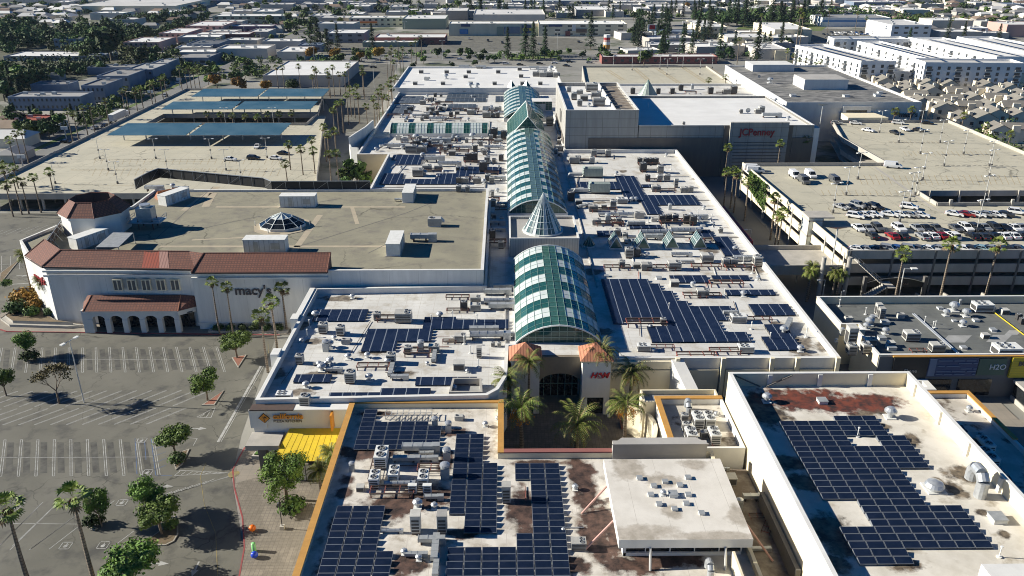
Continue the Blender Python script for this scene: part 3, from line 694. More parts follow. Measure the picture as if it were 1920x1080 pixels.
# courtyard floor (dark tiles in the shade), curved planter walls
mb=MB(); mb.prism([(-.4,99.6),(36,99.6),(36,125),(17,125),(17,128),(.6,128),(.3,119),(-3,114),(-.4,113.6)],0,.12); struct(mb.build('courtyard',M['paver']))
t=thing('curved_wall','cream curved screen wall standing at the right side of the palm court','screen wall',(21.5,112,0))
mb=MB(); q=[]
for i in range(13):
    a=R(-55+110*i/12); q.append((16+8.3*math.cos(a),111.5+8.3*math.sin(a)))
for a,b in zip(q,q[1:]):
    ai=(16+(a[0]-16)*.94,111.5+(a[1]-111.5)*.94); bi=(16+(b[0]-16)*.94,111.5+(b[1]-111.5)*.94)
    hz=6.0
    mb.poly([(*a,0),(*b,0),(*b,hz),(*a,hz)]); mb.poly([(*bi,0),(*ai,0),(*ai,hz),(*bi,hz)]); mb.poly([(*a,hz),(*b,hz),(*bi,hz),(*ai,hz)])
mb.build('wall',M['cream_wall'],t)
# ================================================================ DEPARTMENT STORE (left, tile-roofed)
Y1,Y2=160.3,158.7; DZ=13.0
mc=thing('department_store','long white department store with a terracotta tile edge and grey gravel roof','department store',(-50,165,0))
dp=[(-98,162.2),(-65.8,160.3),(-65.8,158.7),(-4.6,158.7),(-4.6,219),(-97,219),(-97,204),(-108,192),(-112,178.2),(-104.6,168.2)]
mb,inn=shell(dp,0,DZ,13.6,.5)
mb.build('wall',M['store_wall'],mc)
mb=MB(); mb.poly([(*p,DZ) for p in inn]); mb.build('roof',M['roof_gravel'],mc)
mb=MB(); mb.box(-37.2,-4.5,158.62,159.25,13.6,13.75); mb.box(-5.15,-4.5,159.25,219.1,13.6,13.75); mb.box(-37.2,-5.15,218.5,219.1,13.6,13.75); mb.parts('coping',M['white_wall'],mc)
mb=MB(); mb.box(-97.5,-65.8,160,160.3,11.9,12.3); mb.box(-65.8,-37.2,158.3,158.7,11.9,12.3); mb.box(-97.5,-65.8,160.05,160.3,12.9,13.3); mb.box(-65.8,-37.2,158.35,158.7,12.9,13.3); mb.box(-66,-37.2,158.45,158.7,1.6,1.75); mb.parts('cornice',M['white_wall'],mc)
def tileroof(name,a,b,back,z0,z1,m,par,ends=True,th=.25):
    # a,b eave ends; back offset vector to the ridge
    mb=MB(); A=(*a,z0);B=(*b,z0);C=(b[0]+back[0],b[1]+back[1],z1);D=(a[0]+back[0],a[1]+back[1],z1)
    mb.poly([A,B,C,D]); mb.poly([(a[0],a[1],z0-th),(b[0],b[1],z0-th),B,A]); mb.poly([(*a,z0-th),D,C,(*b,z0-th)][::-1]); mb.poly([(*a,z0-th),A,D]); mb.poly([(*b,z0-th),C,B])
    return mb.build(name,M[m],par)
tr=thing('tile_roof_edge','terracotta tile roof edge of the store with one orange and one pale patch','tile roof',(-66,160,13.6))
def slope(mb,q,mi=0): mb.poly(q,mi)
mb=MB(); zb,zt=13.7,16.2
e0,e1,e2,e3,e4=(-105.2,167.8),(-98.2,161.4),(-65.2,159.6),(-65.4,157.9),(-37.1,157.9)
r0,r1,r2,r3,r4=(-102.2,171.4),(-95.4,164.8),(-67.5,163.7),(-64.0,162.6),(-37.1,162.6)
mb.poly([(*e0,zb),(*e1,zb),(*r1,zt),(*r0,zt)]); mb.build('tile_slope',M['tile'],tr)
mb=MB(); mb.poly([(*e1,zb),(*e2,zb),(*r2,zt),(*r1,zt)]); mb.build('tile_slope',M['tile'],tr)
mb=MB(); mb.poly([(*e3,zb-.1),(*e4,zb-.1),(*r4,zt),(*r3,zt)]); mb.poly([(*e2,zb),(*e3,zb-.1),(*r3,zt+.02),(*r2,zt+.02)]); mb.build('tile_slope',M['tile'],tr)
mb=MB()
for a,b in (((*e1,zb),(*r1,zt)),((*e3,zb),(*r3,zt)),((*e0,zb),(*r0,zt)),((*e4,zb),(*r4,zt))): mb.tube(a,b,.17,6)
mb.tube((*r0,zt),(*r1,zt),.14,6); mb.tube((*r1,zt),(*r2,zt),.14,6); mb.tube((*r3,zt),(*r4,zt),.14,6); mb.build('hip_tile',M['tile'],tr)
def patchq(u0,u1,m,v1=1.):
    mb=MB(); 
    def q(u,v): 
        x=e1[0]+(e2[0]-e1[0])*u; y=e1[1]+(e2[1]-e1[1])*u; X=r1[0]+(r2[0]-r1[0])*u; Yy=r1[1]+(r2[1]-r1[1])*u
        return (x+(X-x)*v,y+(Yy-y)*v,zb+(zt-zb)*v+.03)
    mb.poly([q(u0,.03),q(u1,.03),q(u1,.97),q((u0+u1)/2,v1),q(u0,.97)]); mb.build('tile_patch',M[m],tr)
patchq(.655,.77,'tile_new',.88); patchq(.77,.835,'tile_pale',.97)
mb=MB()  # black gutter fascia and back face
for a,b in ((e0,e1),(e1,e2),(e3,e4)):
    d=Vector((b[0]-a[0],b[1]-a[1])).normalized(); n=Vector((d.y,-d.x))*.06; mb.poly([(a[0]+n.x,a[1]+n.y,zb-.35),(b[0]+n.x,b[1]+n.y,zb-.35),(b[0]+n.x,b[1]+n.y,zb-.02),(a[0]+n.x,a[1]+n.y,zb-.02)])
mb.poly([(*e4,zb-.35),(*r4,DZ),(*r4,zt),(*e4,zb-.1)]); mb.build('gutter',M['steel_brown'],tr)
mb=MB()
for a,b in ((r0,r1),(r1,r2),(r3,r4)): mb.poly([(*a,DZ),(*b,DZ),(*b,zt-.05),(*a,zt-.05)])
mb.build('back_board',M['concrete_dark'],tr)
# windows on the upper wall
for px in (207,234,261,289,316):
    x=P(px,532,0)[0]; x=(px-945)/((532+120)*math.cos(TH)/(H-11.2)); 
    fr=MB(); fr.box(x-.95,x+.95,160.05,160.6,8.6,8.8); fr.box(x-.95,x+.95,160.05,160.6,11.0,11.2); fr.box(x-.95,x-.8,160.05,160.6,8.8,11); fr.box(x+.8,x+.95,160.05,160.6,8.8,11); fr.box(x-.1,x+.1,160.05,160.6,8.8,11)
    w=fr.build('window',M['cream_wall'],mc); mb=MB(); mb.box(x-.8,x-.1,160.15,160.25,8.8,11); mb.box(x+.1,x+.8,160.15,160.25,8.8,11); mb.build('louver',M['concrete_dark'],w)
text("macy's",2.95,(-57.2,158.55,8.3),(R(90),0,0),M['letter_dark'],'sign_lettering',mc,.14,bold=.03,sx=1.0)
d=math.atan2(e1[1]-e0[1],e1[0]-e0[0]); text("macy's",2.3,(-103.9,167.3,8.6),(R(90),0,d),M['dark_red'],'sign_lettering',mc,.14)
# porch arcade
po=thing('entrance_porch','arcaded white porch with a terracotta hipped tile roof at the store front','porch',(-78,158,0))
ys=157.6; xs=-88.2; xe=-69.8; n5=5; pw=(xe-xs)/n5
mb=MB()
for i in range(n5+1): mb.box(xs+pw*i-.55,xs+pw*i+.55,ys-.5,ys+.5,.15,3.2)
mb.parts('pillar',M['white_wall'],po)
mb=MB()
for i in range(n5):
    c=xs+pw*(i+.5); w=pw/2-.5; k=8
    for j in range(k):
        a,b=math.pi*j/k,math.pi*(j+1)/k
        p=[(c-w*math.cos(a),3.2+.9*math.sin(a)),(c-w*math.cos(b),3.2+.9*math.sin(b))]
        mb.poly([(p[0][0],ys-.4,p[0][1]),(p[1][0],ys-.4,p[1][1]),(p[1][0],ys-.4,5),(p[0][0],ys-.4,5)])
        mb.poly([(p[0][0],ys-.4,p[0][1]),(p[0][0],ys+.4,p[0][1]),(p[1][0],ys+.4,p[1][1]),(p[1][0],ys-.4,p[1][1])])
for i in range(n5+1): mb.box(xs+pw*i-.5,xs+pw*i+.5,ys-.4,ys+.4,3.2,5)
mb.box(xs-.5,xe+.5,ys-.7,ys+.6,5.0,5.35); mb.box(xs-1.6,xs-.5,ys-.4,160.2,0.15,5.3)
mb.poly([(xe+.5,ys-.7,5.3),(xe+4.2,159.8,5.3),(xe+4.2,159.8,4.2),(xe+.5,ys-.7,4.2)])
mb.build('arcade',M['white_wall'],po)
mb=MB(); q=[(xs-2,159.9,6.1),(xs-.8,ys-1,5.4),(xe+.8,ys-1,5.4),(xe+4.8,159.6,5.4)]; rg=[(xs-.2,160.2,7.6),(xe+.4,160.2,7.6)]
mb.poly([q[1],q[2],rg[1],rg[0]]); mb.build('tile_slope',M['tile'],po)
mb=MB(); mb.poly([q[0],q[1],rg[0],(xs-1.2,160.6,7.4)]); mb.poly([q[2],q[3],(xe+3.2,160.2,7.4),rg[1]]); mb.build('tile_slope',M['tile'],po)
mb=MB(); mb.tube(q[1],rg[0],.14,5); mb.tube(q[2],rg[1],.14,5); mb.build('hip_tile',M['tile_light'],po)
mb=MB(); mb.box(xs+.3,xe+2.6,159.9,160.2,.2,3.9); mb.build('shop_window',M['glass_dark'],po)  # dark sheet added behind the arches, standing in for the arcade's shade
mb=MB(); mb.box(xs-.4,xe+3,158.1,160.2,4.3,4.5); mb.build('ceiling',M['concrete_dark'],po)
# corner octagonal pavilion
ot=thing('corner_pavilion','octagonal white corner pavilion with an open-centred terracotta tile roof','pavilion',(-98.5,199.5,0))
cx,cy=-98,187.2
def octo(r,rot=22.5): return [(cx+r*math.cos(R(rot+45*i)),cy+r*.92*math.sin(R(rot+45*i))) for i in range(8)]
mb=MB(); mb.prism(octo(7.5),0,18.05,cap=False); mb.build('wall',M['white_wall'],ot)
mb=MB(); a,b=octo(7.9),octo(7.5); mb.prism(a,17.4,18.05); mb.build('cornice',M['white_wall'],ot)
a,b=octo(8.2),octo(5.0)
for i in range(8):
    j=(i+1)%8; mb=MB(); mb.poly([(*a[i],18.1),(*a[j],18.1),(*b[j],21.0),(*b[i],21.0)]); mb.build('tile_slope',M['tile'],ot)
mb=MB()
for i in range(8): j=(i+1)%8; mb.poly([(*b[j],18.15),(*b[i],18.15),(*b[i],21.0),(*b[j],21.0)])
mb.build('well_wall',M['steel_brown'],ot)
mb=MB()
for i in range(8): mb.tube((*a[i],18.1),(*b[i],21.0),.16,5); j=(i+1)%8; mb.tube((*b[i],21.0),(*b[j],21.0),.14,5)
mb.build('hip_tile',M['tile'],ot)
# roof screen fence
sf=thing('roof_screen','long dark slatted roof screen fence along the back of the gravel roof','screen',(-60,219,DZ))
pl=[P(255,355,13),P(283,340,13),P(300,333,13),(-67.5,222.5),(-64.5,219.2),(-37.3,219.2)]
mb=MB(); fr=MB()
for a,b in zip(pl,pl[1:]):
    mb.poly([(*a,DZ),(*b,DZ),(*b,15.8),(*a,15.8)]); L=math.dist(a,b); k=max(1,round(L/4))
    for i in range(k+1):
        x=a[0]+(b[0]-a[0])*i/k; y=a[1]+(b[1]-a[1])*i/k-.15; fr.tube((x,y,DZ),(x,y,15.9),.05,4)
        if i<k and i%3==0: x2=a[0]+(b[0]-a[0])*(i+1)/k; y2=a[1]+(b[1]-a[1])*(i+1)/k-.15; fr.tube((x,y,DZ+.1),(x2,y2,15.7),.035,4)
    fr.tube((a[0],a[1]-.12,15.85),(b[0],b[1]-.12,15.85),.12,4)
mb.build('slat_panel',M['black'],sf); fr.build('frame',M['galv'],sf)
sf=thing('roof_screen','short dark metal screen between the corner pavilion and the tile edge','screen',(-104,175,DZ))
a,b=(-102.4,171.6),(-106.5,186.5); mb=MB(); fr=MB(); mb.poly([(*a,DZ),(*b,DZ),(*b,15.4),(*a,15.4)])
for i in range(5):
    x=a[0]+(b[0]-a[0])*i/4+.2; y=a[1]+(b[1]-a[1])*i/4; fr.tube((x,y,DZ),(x,y,15.5),.09,4); fr.tube((x,y,15.3),(x+1.6,y,DZ),.07,4)
fr.tube((a[0]+.2,a[1],15.4),(b[0]+.2,b[1],15.4),.08,4); fr.tube((a[0]+.2,a[1],14.2),(b[0]+.2,b[1],14.2),.06,4); mb.build('slat_panel',M['steel_brown'],sf); fr.build('frame',M['galv'],sf)
mb=MB(); mb.poly([P(262,362,14)+(13.6,),P(284,366,13.6)+(13.6,),P(257,357,15)+(16,),P(238,371,15)+(16,)][::1]); 
o=thing('tile_hood','small sloping patch of terracotta tiles beside the corner pavilion','tile roof',(-92,214,13)); mb=MB(); mb.poly([(-94.5,212.5,13.4),(-90.2,216.2,13.4),(-88.2,213.6,15.8),(-92.3,210,15.8)][::-1]); mb.poly([(-94.5,212.5,13.05),(-92.3,210,13.05),(-92.3,210,15.8),(-94.5,212.5,13.4)]); mb.build('tile_slope',M['tile_light'],o)
# strips across the gravel roof
mb=MB()
for a,b,w in (((405,388),(760,388),1.1),((300,462),(735,462),1.1),((530,500),(600,403),1.5),((360,450),(465,445),.7)): seg(mb,a,b,w,DZ+.012,DZ)
for a,b,w in (((660,388),(670,420),1.),((408,350),(345,395),2),((385,388),(400,362),2)): seg(mb,a,b,w,DZ+.016,DZ)
mb.build('walkway_strip',M['roof_strip'],mc)
mb=MB()
for a,b in (((400,350),(290,450)),((560,462),(760,400)),((760,400),(810,380)),((380,428),(490,405)),((690,475),(730,455)),((530,390),(640,372))): seg(mb,a,b,.25,DZ+.02,DZ)
mb.build('cable_run',M['concrete_dark'],mc)
# raised planter at the corner
t=thing('raised_planter','low terraced kerbed bed with orange and dark shrubs at the white corner','planter',(-103,163,0))
q=[(-110.8,170),(-111.3,163.5),(-107.5,160.2),(-94.5,159.2),(-91.5,160),(-97.8,162.3),(-104.5,168.2)]
mb=MB(); mb.prism(q,.15,.7,cap=False); i2=inset(q,.9); mb.poly([(*p,.6) for p in q]); mb.prism(i2,.6,1.25,cap=False); mb.build('wall',M['concrete'],t); mb=MB(); mb.poly([(*p,1.15) for p in i2]); mb.build('soil',M['soil'],t)
t=thing('hedge_planter','low kerbed bed with a clipped dark hedge in front of the store lettering','planter',(-54,157.5,0))
mb=MB(); mb.prism([(-63.5,157),(-46.5,156.6),(-46.5,158.4),(-63.5,158.4)],.15,.6); mb.build('wall',M['concrete'],t)
# ================================================================ NORTH WHITE STORE, CONCRETE STORE, BLACK-ROOFED STORE
bld('north_store','flat bright white store roof at the far end of the mall','store',rect(-53,28,391.8,461),0,11.2,12,M['white_wall'],M['roof_bright'],.5,M['white_wall'])
js=thing('department_store','grey concrete-panelled department store with a wide white roof and red lettering','department store',(65,280,0))
p1=[(46.3,280),(107,280),(107,337),(46.3,337)]; p0=rect(20.9,46.0,279.9,337.2)
mb,inn=shell(p1,0,17.2,18,.6); mb.build('wall',M['panel_concrete'],js); mb=MB(); mb.poly([(*p,17.2) for p in inn]); mb.build('roof',M['roof_bright'],js)
mb,inn=shell(p0,0,22,23.3,.5); mb.build('wall',M['panel_concrete'],js); mb=MB(); mb.poly([(*p,22.) for p in inn if True]); mb.build('roof',M['roof_bright'],js)
coping(p1,18,.6).build('coping',M['white_wall'],js); coping(p0,23.3,.5).build('coping',M['white_wall'],js)
mb=MB(); mb.box(38.0,38.5,280.4,336.7,22,23.2); mb.build('inner_parapet',M['white_wall'],js)
mb=MB(); mb.box(38.6,45.4,281,336,22.01,22.05); mb.build('sunken_deck',M['grime'],js)
mb=MB()
for i in range(9): y=284+i*6; mb.tube((38.5,y,23.0),(45.5,y+1.5,23.0),.12,4)
mb.build('tie_bar',M['concrete'],js)
mb=MB(); mb.box(29,75.6,279.72,279.95,0,13.8); mb.box(75.8,77.5,279.6,279.9,0,18.05); mb.box(97.9,99.6,279.6,279.9,0,18.05); mb.box(99.8,107.1,279.72,279.95,0,13.8); mb.parts('brown_panel',M['brown_wall'],js)
mb=MB(); mb.box(20.62,20.85,286,330,0,12.5); mb.build('brown_panel',M['brown_wall'],js)
mb=MB(); mb.box(20.6,20.85,300,306,15,19); mb.build('louver',M['concrete_dark'],js)
mb=MB(); mb.box(77.6,97.8,278.6,279.98,0,19.3); mb.build('sign_wall',M['panel_concrete'],js)
mb=MB()
for k in range(8): z=4.2+1.15*k; mb.box(79.2,96.2,278.45,278.58,z,z+.22)
mb.parts('groove',M['brown_wall'],js)
mb=MB(); mb.box(83,93,278.3,278.55,0,3.8); mb.build('doorway',M['glass_dark'],js)
text('JCPenney',3.35,(80.9,278.5,14.9),(R(90),0,0),M['sign_red'],'sign_lettering',js,.2,bold=.05,sx=.93)
mb=MB(); mb.box(107.1,109,280,338,0,17.1); mb.poly([(107.05,300,17.2),(109,300,17.2),(109,337,17.2),(107.05,337,17.2)]); mb.build('side_wall',M['white_wall'],js)
bld('mall_wing','low grey-white roof wing with a row of small units behind the concrete store','building',rect(45,131,340,403),0,11.2,12,M['white_wall'],M['roof_white'],.5,M['white_wall'])
ss=thing('department_store','big white-walled store with a weathered black roof and a white penthouse','department store',(140,335,0))
sp=[(114.6,333),(169.8,333),(169.8,437),(115.5,437)]
mb,inn=shell(sp,0,15.2,16,.7); mb.build('wall',M['white_wall'],ss); mb=MB(); mb.poly([(*p,15.2) for p in inn]); mb.build('roof',M['roof_black'],ss)
mb=MB(); mb.box(133,152.5,367,382,15.2,19.6); mb.build('penthouse',M['white_wall'],ss); mb=MB(); mb.box(133.3,152.2,367.3,381.7,19.62,19.7); mb.build('penthouse_roof',M['roof_grey'],ss)
mb=MB(); mb.box(125,146,420,434,15.2,18.6); mb.build('penthouse',M['white_wall'],ss)
mb=MB(); mb.box(114.35,168.8,332.6,333,13.6,16.15); mb.build('fascia',M['white_wall'],ss)
mb=MB(); mb.box(137.5,139,332,333,0,14.5); mb.box(147.5,149,332,333,0,14.5); mb.box(139,147.5,332,333,13,14.5); mb.build('portal',M['white_wall'],ss)
mb=MB(); mb.box(139,147.5,332.5,332.9,6,13); mb.build('shop_window',M['glass_dark'],ss)
text("*macy's",2.9,(159.8,332.4,10.2),(R(90),0,0),M['letter_dark'],'sign_lettering',ss,.15,bold=.05)
mb=MB(); mb.prism([(136,322),(152,322),(150,333),(137,333)],9.8,12); mb.build('ramp_roof',M['cream_wall'],ss)
# ================================================================ PARKING DECKS
def rail(mb,a,b,z,h,t=.25):
    a=Vector(a);b=Vector(b);d=(b-a).normalized(); n=Vector((-d.y,d.x))*t/2
    mb.prism([tuple(a-n),tuple(b-n),tuple(b+n),tuple(a+n)],z,z+h)
rd=thing('parking_garage','three-level concrete parking garage with cars on its sunlit top deck','parking garage',(120,176,0))
DK=10.0
outer=[(79.5,176),(176,176),(176,322),(130,322),(122.5,292),(123.3,256),(76.5,256)]
def slabs(mb,z,t=.35):
    for pl in ([(79.5,176),(176,176),(176,213.5),(78.3,213.5)],[(78.3,213.5),(118.5,213.5),(118.5,224.6),(78,224.6)],[(78,224.6),(176,224.6),(176,256),(76.6,256)],[(123.3,256),(176,256),(176,322),(130,322),(122.5,292)]):
        mb.prism(pl,z-t,z); mb.poly([(*p,z-t) for p in pl][::-1])
mb=MB(); slabs(mb,DK); mb.build('top_deck',M['deck'],rd)
mb=MB(); slabs(mb,6.5); slabs(mb,3.2); mb.build('lower_deck',M['concrete'],rd)
for (a,b) in (((79.3,176),(176,176)),):
    for z in (2.9,6.1,9.5):
        mb=MB(); rail(mb,a,b,z-.35,2.15,.3); mb.build('spandrel',M['concrete'],rd)
ed=[(76.5,256),(79.3,176)]
for z in (2.9,6.1,9.5):
    mb=MB(); rail(mb,ed[0],ed[1],z-.35,2.15,.3); mb.build('spandrel',M['cream_wall'],rd)
for a,b in (((123.3,256),(76.5,256)),((130,322),(122.5,292)),((122.5,292),(123.3,256)),((176,322),(130,322)),((176,176),(176,322)),((118.5,213.4),(176,213.4)),((118.4,213.5),(118.4,224.6)),((118.5,224.7),(176,224.7))):
    mb=MB(); rail(mb,a,b,DK-.6,1.65,.3); mb.build('parapet',M['concrete'],rd)
for a,b in (((123.3,256),(76.5,256)),((122.5,292),(123.3,256))):
    mb=MB(); rail(mb,a,b,4.9,1.6,.25); mb.build('spandrel',M['concrete'],rd)
for k in range(10):
    mb=MB(); x=80+k*9.9; mb.box(x-.22,x+.22,175.7,176.2,0,11.2); mb.build('column',M['concrete_dark'],rd)
for k in range(8):
    f=k/7; x=79.3-2.8*f; y=177+78*f; mb=MB(); mb.box(x-.3,x+.35,y-.3,y+.3,0,10.4); mb.build('column',M['concrete'],rd)
for k in range(7):
    x=122+8.5*k; mb=MB(); mb.box(x-.3,x+.3,224.1,224.6,4,11.2); mb.build('column',M['concrete'],rd)
for k in range(6):
    x=122+8.5*k; mb=MB(); mb.box(x-.35,x+.35,213.0,213.6,9.8,11.9); mb.build('column',M['concrete'],rd)
mb=MB()
for x in (98,115,140,160):
    for y in (190,205,235,250): mb.box(x-.3,x+.3,y-.3,y+.3,0,9.6)
mb.parts('inner_column',M['concrete'],rd)
mb=MB(); mb.prism([(118.6,213.6),(175,213.6),(175,224.5),(118.6,224.5)],5.6,5.8); mb.build('ramp',M['concrete'],rd)
# deck markings
mb=MB()
def drow(pxs,py0,py1,dx,z=DK):
    for px in pxs: seg(mb,(px,py0),(px+dx,py1),.13,z+.01,z)
def C2(x,y): return (1280+x/3,300+y/3)
def C3(x,y): return (1280+x/3,y/3)
for i in range(28): seg(mb,C2(985+33*i,85),C2(1010+33*i,138),.14,DK+.01,DK)
for i in range(20): seg(mb,C3(1240+27*i,850),C3(1262+27*i,878),.14,DK+.01,DK)
for i in range(14): seg(mb,C2(780+38*i,170),C2(795+38*i,198),.14,DK+.01,DK)
for i in range(15): seg(mb,C3(1160+24*i,795),C3(1175+24*i,808),.14,DK+.01,DK)
for a,b in (((770,198),(1290,205)),((980,110),(1900,118)),((840,295),(820,270)),((840,295),(900,298)),((975,375),(985,405))): seg(mb,C2(*a),C2(*b),.12,DK+.01,DK)
for i in range(30): seg(mb,C2(960+32*i,490),C2(985+32*i,522),.12,DK+.01,DK)
struct(mb.build('deck_marking',M['paint_ochre']))
mb=MB(); seg(mb,C2(1080,38),C2(1400,265),.9,DK+.012,DK); seg(mb,C2(1400,265),C2(1600,360),.5,DK+.012,DK); struct(mb.build('expansion_joint',M['concrete']))
mb=MB()
for i in range(12): seg(mb,C2(780+45*i,199),C2(808+45*i,199),.28,DK+.03,DK)
for i in range(12): seg(mb,C3(1160+30*i,803),C3(1180+30*i,802),.28,DK+.03,DK)
for i in range(13): seg(mb,C3(1420+30*i,933),C3(1440+30*i,931),.28,DK+.03,DK)
struct(mb.build('wheel_stop',M['concrete_dark']))
# glass lift tower, stairs, columns at the garage corner
t=thing('lift_tower','pale glass lift tower standing against the garage side wall','lift tower',(81,199,0))
mb=MB(); x0,x1,y0,y1=77.3,81.0,196.5,201.5
for z in (3.3,7.2,11.2): mb.box(x0,x1,y0,y1,z,z+.4)
for x in (x0,x1-.2):
    for y in (y0,y1-.2): mb.box(x,x+.2,y,y+.2,0,12)
mb.box(x0-.2,x1+2.6,y0-.2,y1+.2,12.2,12.5); mb.build('frame',M['concrete'],t)
mb=MB(); mb.box(x0+.05,x1-.05,y0+.05,y1-.05,0,12.1); mb.build('glazing',M['glass_white'],t)
t=thing('concrete_stair','open concrete stair with railings at the garage corner','staircase',(84,177.5,0))
mb=MB()
for i in range(14): mb.box(80.6+.45*i,80.6+.45*i+.45,172.6,175,9.6-.38*i-.3,9.6-.38*i)
for i in range(12): mb.box(82+.4*i,82.4+.4*i,169.9,172.3,4.2-.35*i-.25,4.2-.35*i) if False else mb.box(86.6-.45*i,86.6-.45*i+.45,169.8,172.2,4.2-.3*i,4.5-.3*i)
mb.box(86.8,89,169.8,175,4.2,4.5); mb.build('flight',M['concrete'],t)
mb=MB()
for y in (172.6,175): mb.tube((80.6,y,10.6),(86.9,y,5.3),.06,4); mb.tube((80.6,y,10.1),(86.9,y,4.8),.04,4)
for i in range(6): mb.tube((80.6+1.2*i,172.6,9.6-i),(80.6+1.2*i,172.6,10.6-i),.05,4)
mb.build('railing',M['galv'],t)
for k,(px,lab) in enumerate(((1544,'tall round concrete column at the left side of the garage corner stair'),(1592,'tall round concrete column at the right side of the garage corner stair'))):
    x,y=P(px,482,11); mb=MB(); mb.cyl(x,y-.6,0,11.2,.5,n=12); tag(mb.build('concrete_column',M['concrete'],smooth=False),lab,'column')
t=thing('living_wall','green climbing plants covering part of the garage side wall','climbing plants',(76.9,232,0))
WALLIVY=t
t=thing('garage_entrance_sign','dark arched parking garage entrance canopy with small letters','sign',(91,173.5,3))
mb=MB(); n=12
for i in range(n):
    a,b=-1+2*i/n,-1+2*(i+1)/n; x=lambda u:90.5+7*u; z=lambda u:4.1+1.3*(1-u*u)
    mb.poly([(x(a),173.6,3.0),(x(b),173.6,3.0),(x(b),173.6,z(b)),(x(a),173.6,z(a))]); mb.poly([(x(a),173.6,z(a)),(x(b),173.6,z(b)),(x(b),174.3,z(b)),(x(a),174.3,z(a))])
mb.build('board',M['black'],t); mb=MB()
for i in range(n): a,b=-1+2*i/n,-1+2*(i+1)/n; mb.tube((90.5+7*a,173.5,4.1+1.3*(1-a*a)),(90.5+7*b,173.5,4.1+1.3*(1-b*b)),.09,4)
mb.build('trim',M['galv'],t)
text('PARKING GARAGE',.75,(90.5,173.5,3.6),(R(90),0,0),M['far_brown'],'sign_lettering',t,.04,align='CENTER')
for i,x in enumerate((83.5,97.5)):
    mb=MB(); mb.box(x-.4,x+.4,173.3,174.2,0,5.6); mb.build('post',M['concrete_dark'],t)
# pedestrian bridge between mall and garage, and terraces
b=thing('pedestrian_bridge','shaded concrete footbridge joining the mall edge to the garage','bridge',(68,180,0))
mb=MB(); mb.box(59.6,79,177,190,5.8,6.2); mb.build('deck',M['concrete'],b)
mb=MB(); mb.box(59.6,80,176.7,177,4.9,7.3); mb.box(59.6,79,190,190.3,4.9,7.3); mb.build('parapet',M['concrete'],b)
# left garage with solar canopies
LZ=4.3
ld=thing('parking_garage','low wide concrete parking deck with solar canopies beside the palm-lined street','parking garage',(-110,243,0))
mb=MB()
sl=[[(-165.5,243.5),(-58,243.5),(-62,262),(-77,346),(-165.7,347)],[(-165.7,366),(-83.5,366),(-94,432),(-166,432)],[(-165.7,347),(-152,347),(-152,366),(-165.7,366)],[(-84,346),(-77,346),(-80,366),(-84,366)]]
for q in sl: mb.prism(q,LZ-.5,LZ); mb.poly([(*p,LZ-.5) for p in q][::-1])
mb.build('top_deck',M['deck'],ld)
for a,b2 in (((-165.5,243.4),(-58,243.4)),((-58,243.5),(-62,262)),((-62,262),(-77,346)),((-165.6,432),(-165.5,243.5)),((-152,347.1),(-84,346.2)),((-84,366),(-152,366)),((-94,432),(-166,432)),((-152,347),(-152,366)),((-84,366),(-84,346.4)),((-83.5,366),(-94,432))):
    mb=MB(); rail(mb,a,b2,LZ-.9,1.9,.25); mb.build('parapet',M['concrete'],ld)
for k in range(16):
    mb=MB(); x=-164+7*k; mb.box(x-.3,x+.3,243.6,244.2,0,LZ-.4); mb.build('column',M['concrete'],ld)
mb=MB(); mb.poly([(-165,262,0.1),(-60,262,.1),(-60,262,LZ-.5),(-165,262,LZ-.5)]); mb.build('back_wall',M['concrete_dark'],ld)
def C1(x,y): return (x/3,y/3)
mb=MB()
for (y0,y1,xa,xb,st) in ((888,905,530,1210,16),(946,960,400,1500,22),(1030,1040,330,760,18)):
    for x in range(xa,xb,st): seg(mb,C1(x,(y0+y1)/2),C1(x+st*.6,(y0+y1)/2),.25,LZ+.02,LZ)
    seg(mb,C1(xa,y1),C1(xb,y1+4),.15,LZ+.014,LZ)
for x in range(540,1600,40): seg(mb,C1(x,893),C1(x-14,925),.12,LZ+.014,LZ); seg(mb,C1(x,945),C1(x-22,990),.12,LZ+.014,LZ)
struct(mb.build('deck_marking',M['paint_ochre']))
# solar canopies
def canopy(label,x0,x1,y0,y1,z=4.1,tilt=.6):
    t=thing('solar_canopy',label,'solar canopy',((x0+x1)/2,y0,LZ),'blue solar canopies over the parking deck')
    zz=LZ+z; mb=MB()
    mb.poly([(x0,y0,zz),(x1,y0,zz),(x1,y1,zz+tilt),(x0,y1,zz+tilt)]); mb.build('panel_deck',M['canopy_solar'],t)
    mb=MB(); mb.poly([(x0,y0,zz-.12),(x1,y0,zz-.12),(x1,y1,zz+tilt-.12),(x0,y1,zz+tilt-.12)][::-1]); mb.poly([(x0,y0,zz-.12),(x1,y0,zz-.12),(x1,y0,zz),(x0,y0,zz)]); mb.poly([(x0,y1,zz+tilt-.12),(x0,y0,zz-.12),(x0,y0,zz),(x0,y1,zz+tilt)])
    for k in range(4): y=y0+(y1-y0)*(k+.5)/4; mb.box(x0+.3,x1-.3,y-.08,y+.08,zz-.45,zz-.16)
    mb.build('frame',M['galv'],t)
    n=max(2,round((x1-x0)/7))
    for i in range(n):
        x=x0+2+(x1-x0-4)*i/(n-1); mb=MB(); y=(y0+y1)/2; mb.box(x-.18,x+.18,y-.2,y+.2,0-LZ+LZ,zz-.3); mb.tube((x,y0+1,zz-.35),(x,y1-1,zz+tilt-.5),.14,4); mb.build('post',M['galv'],t)
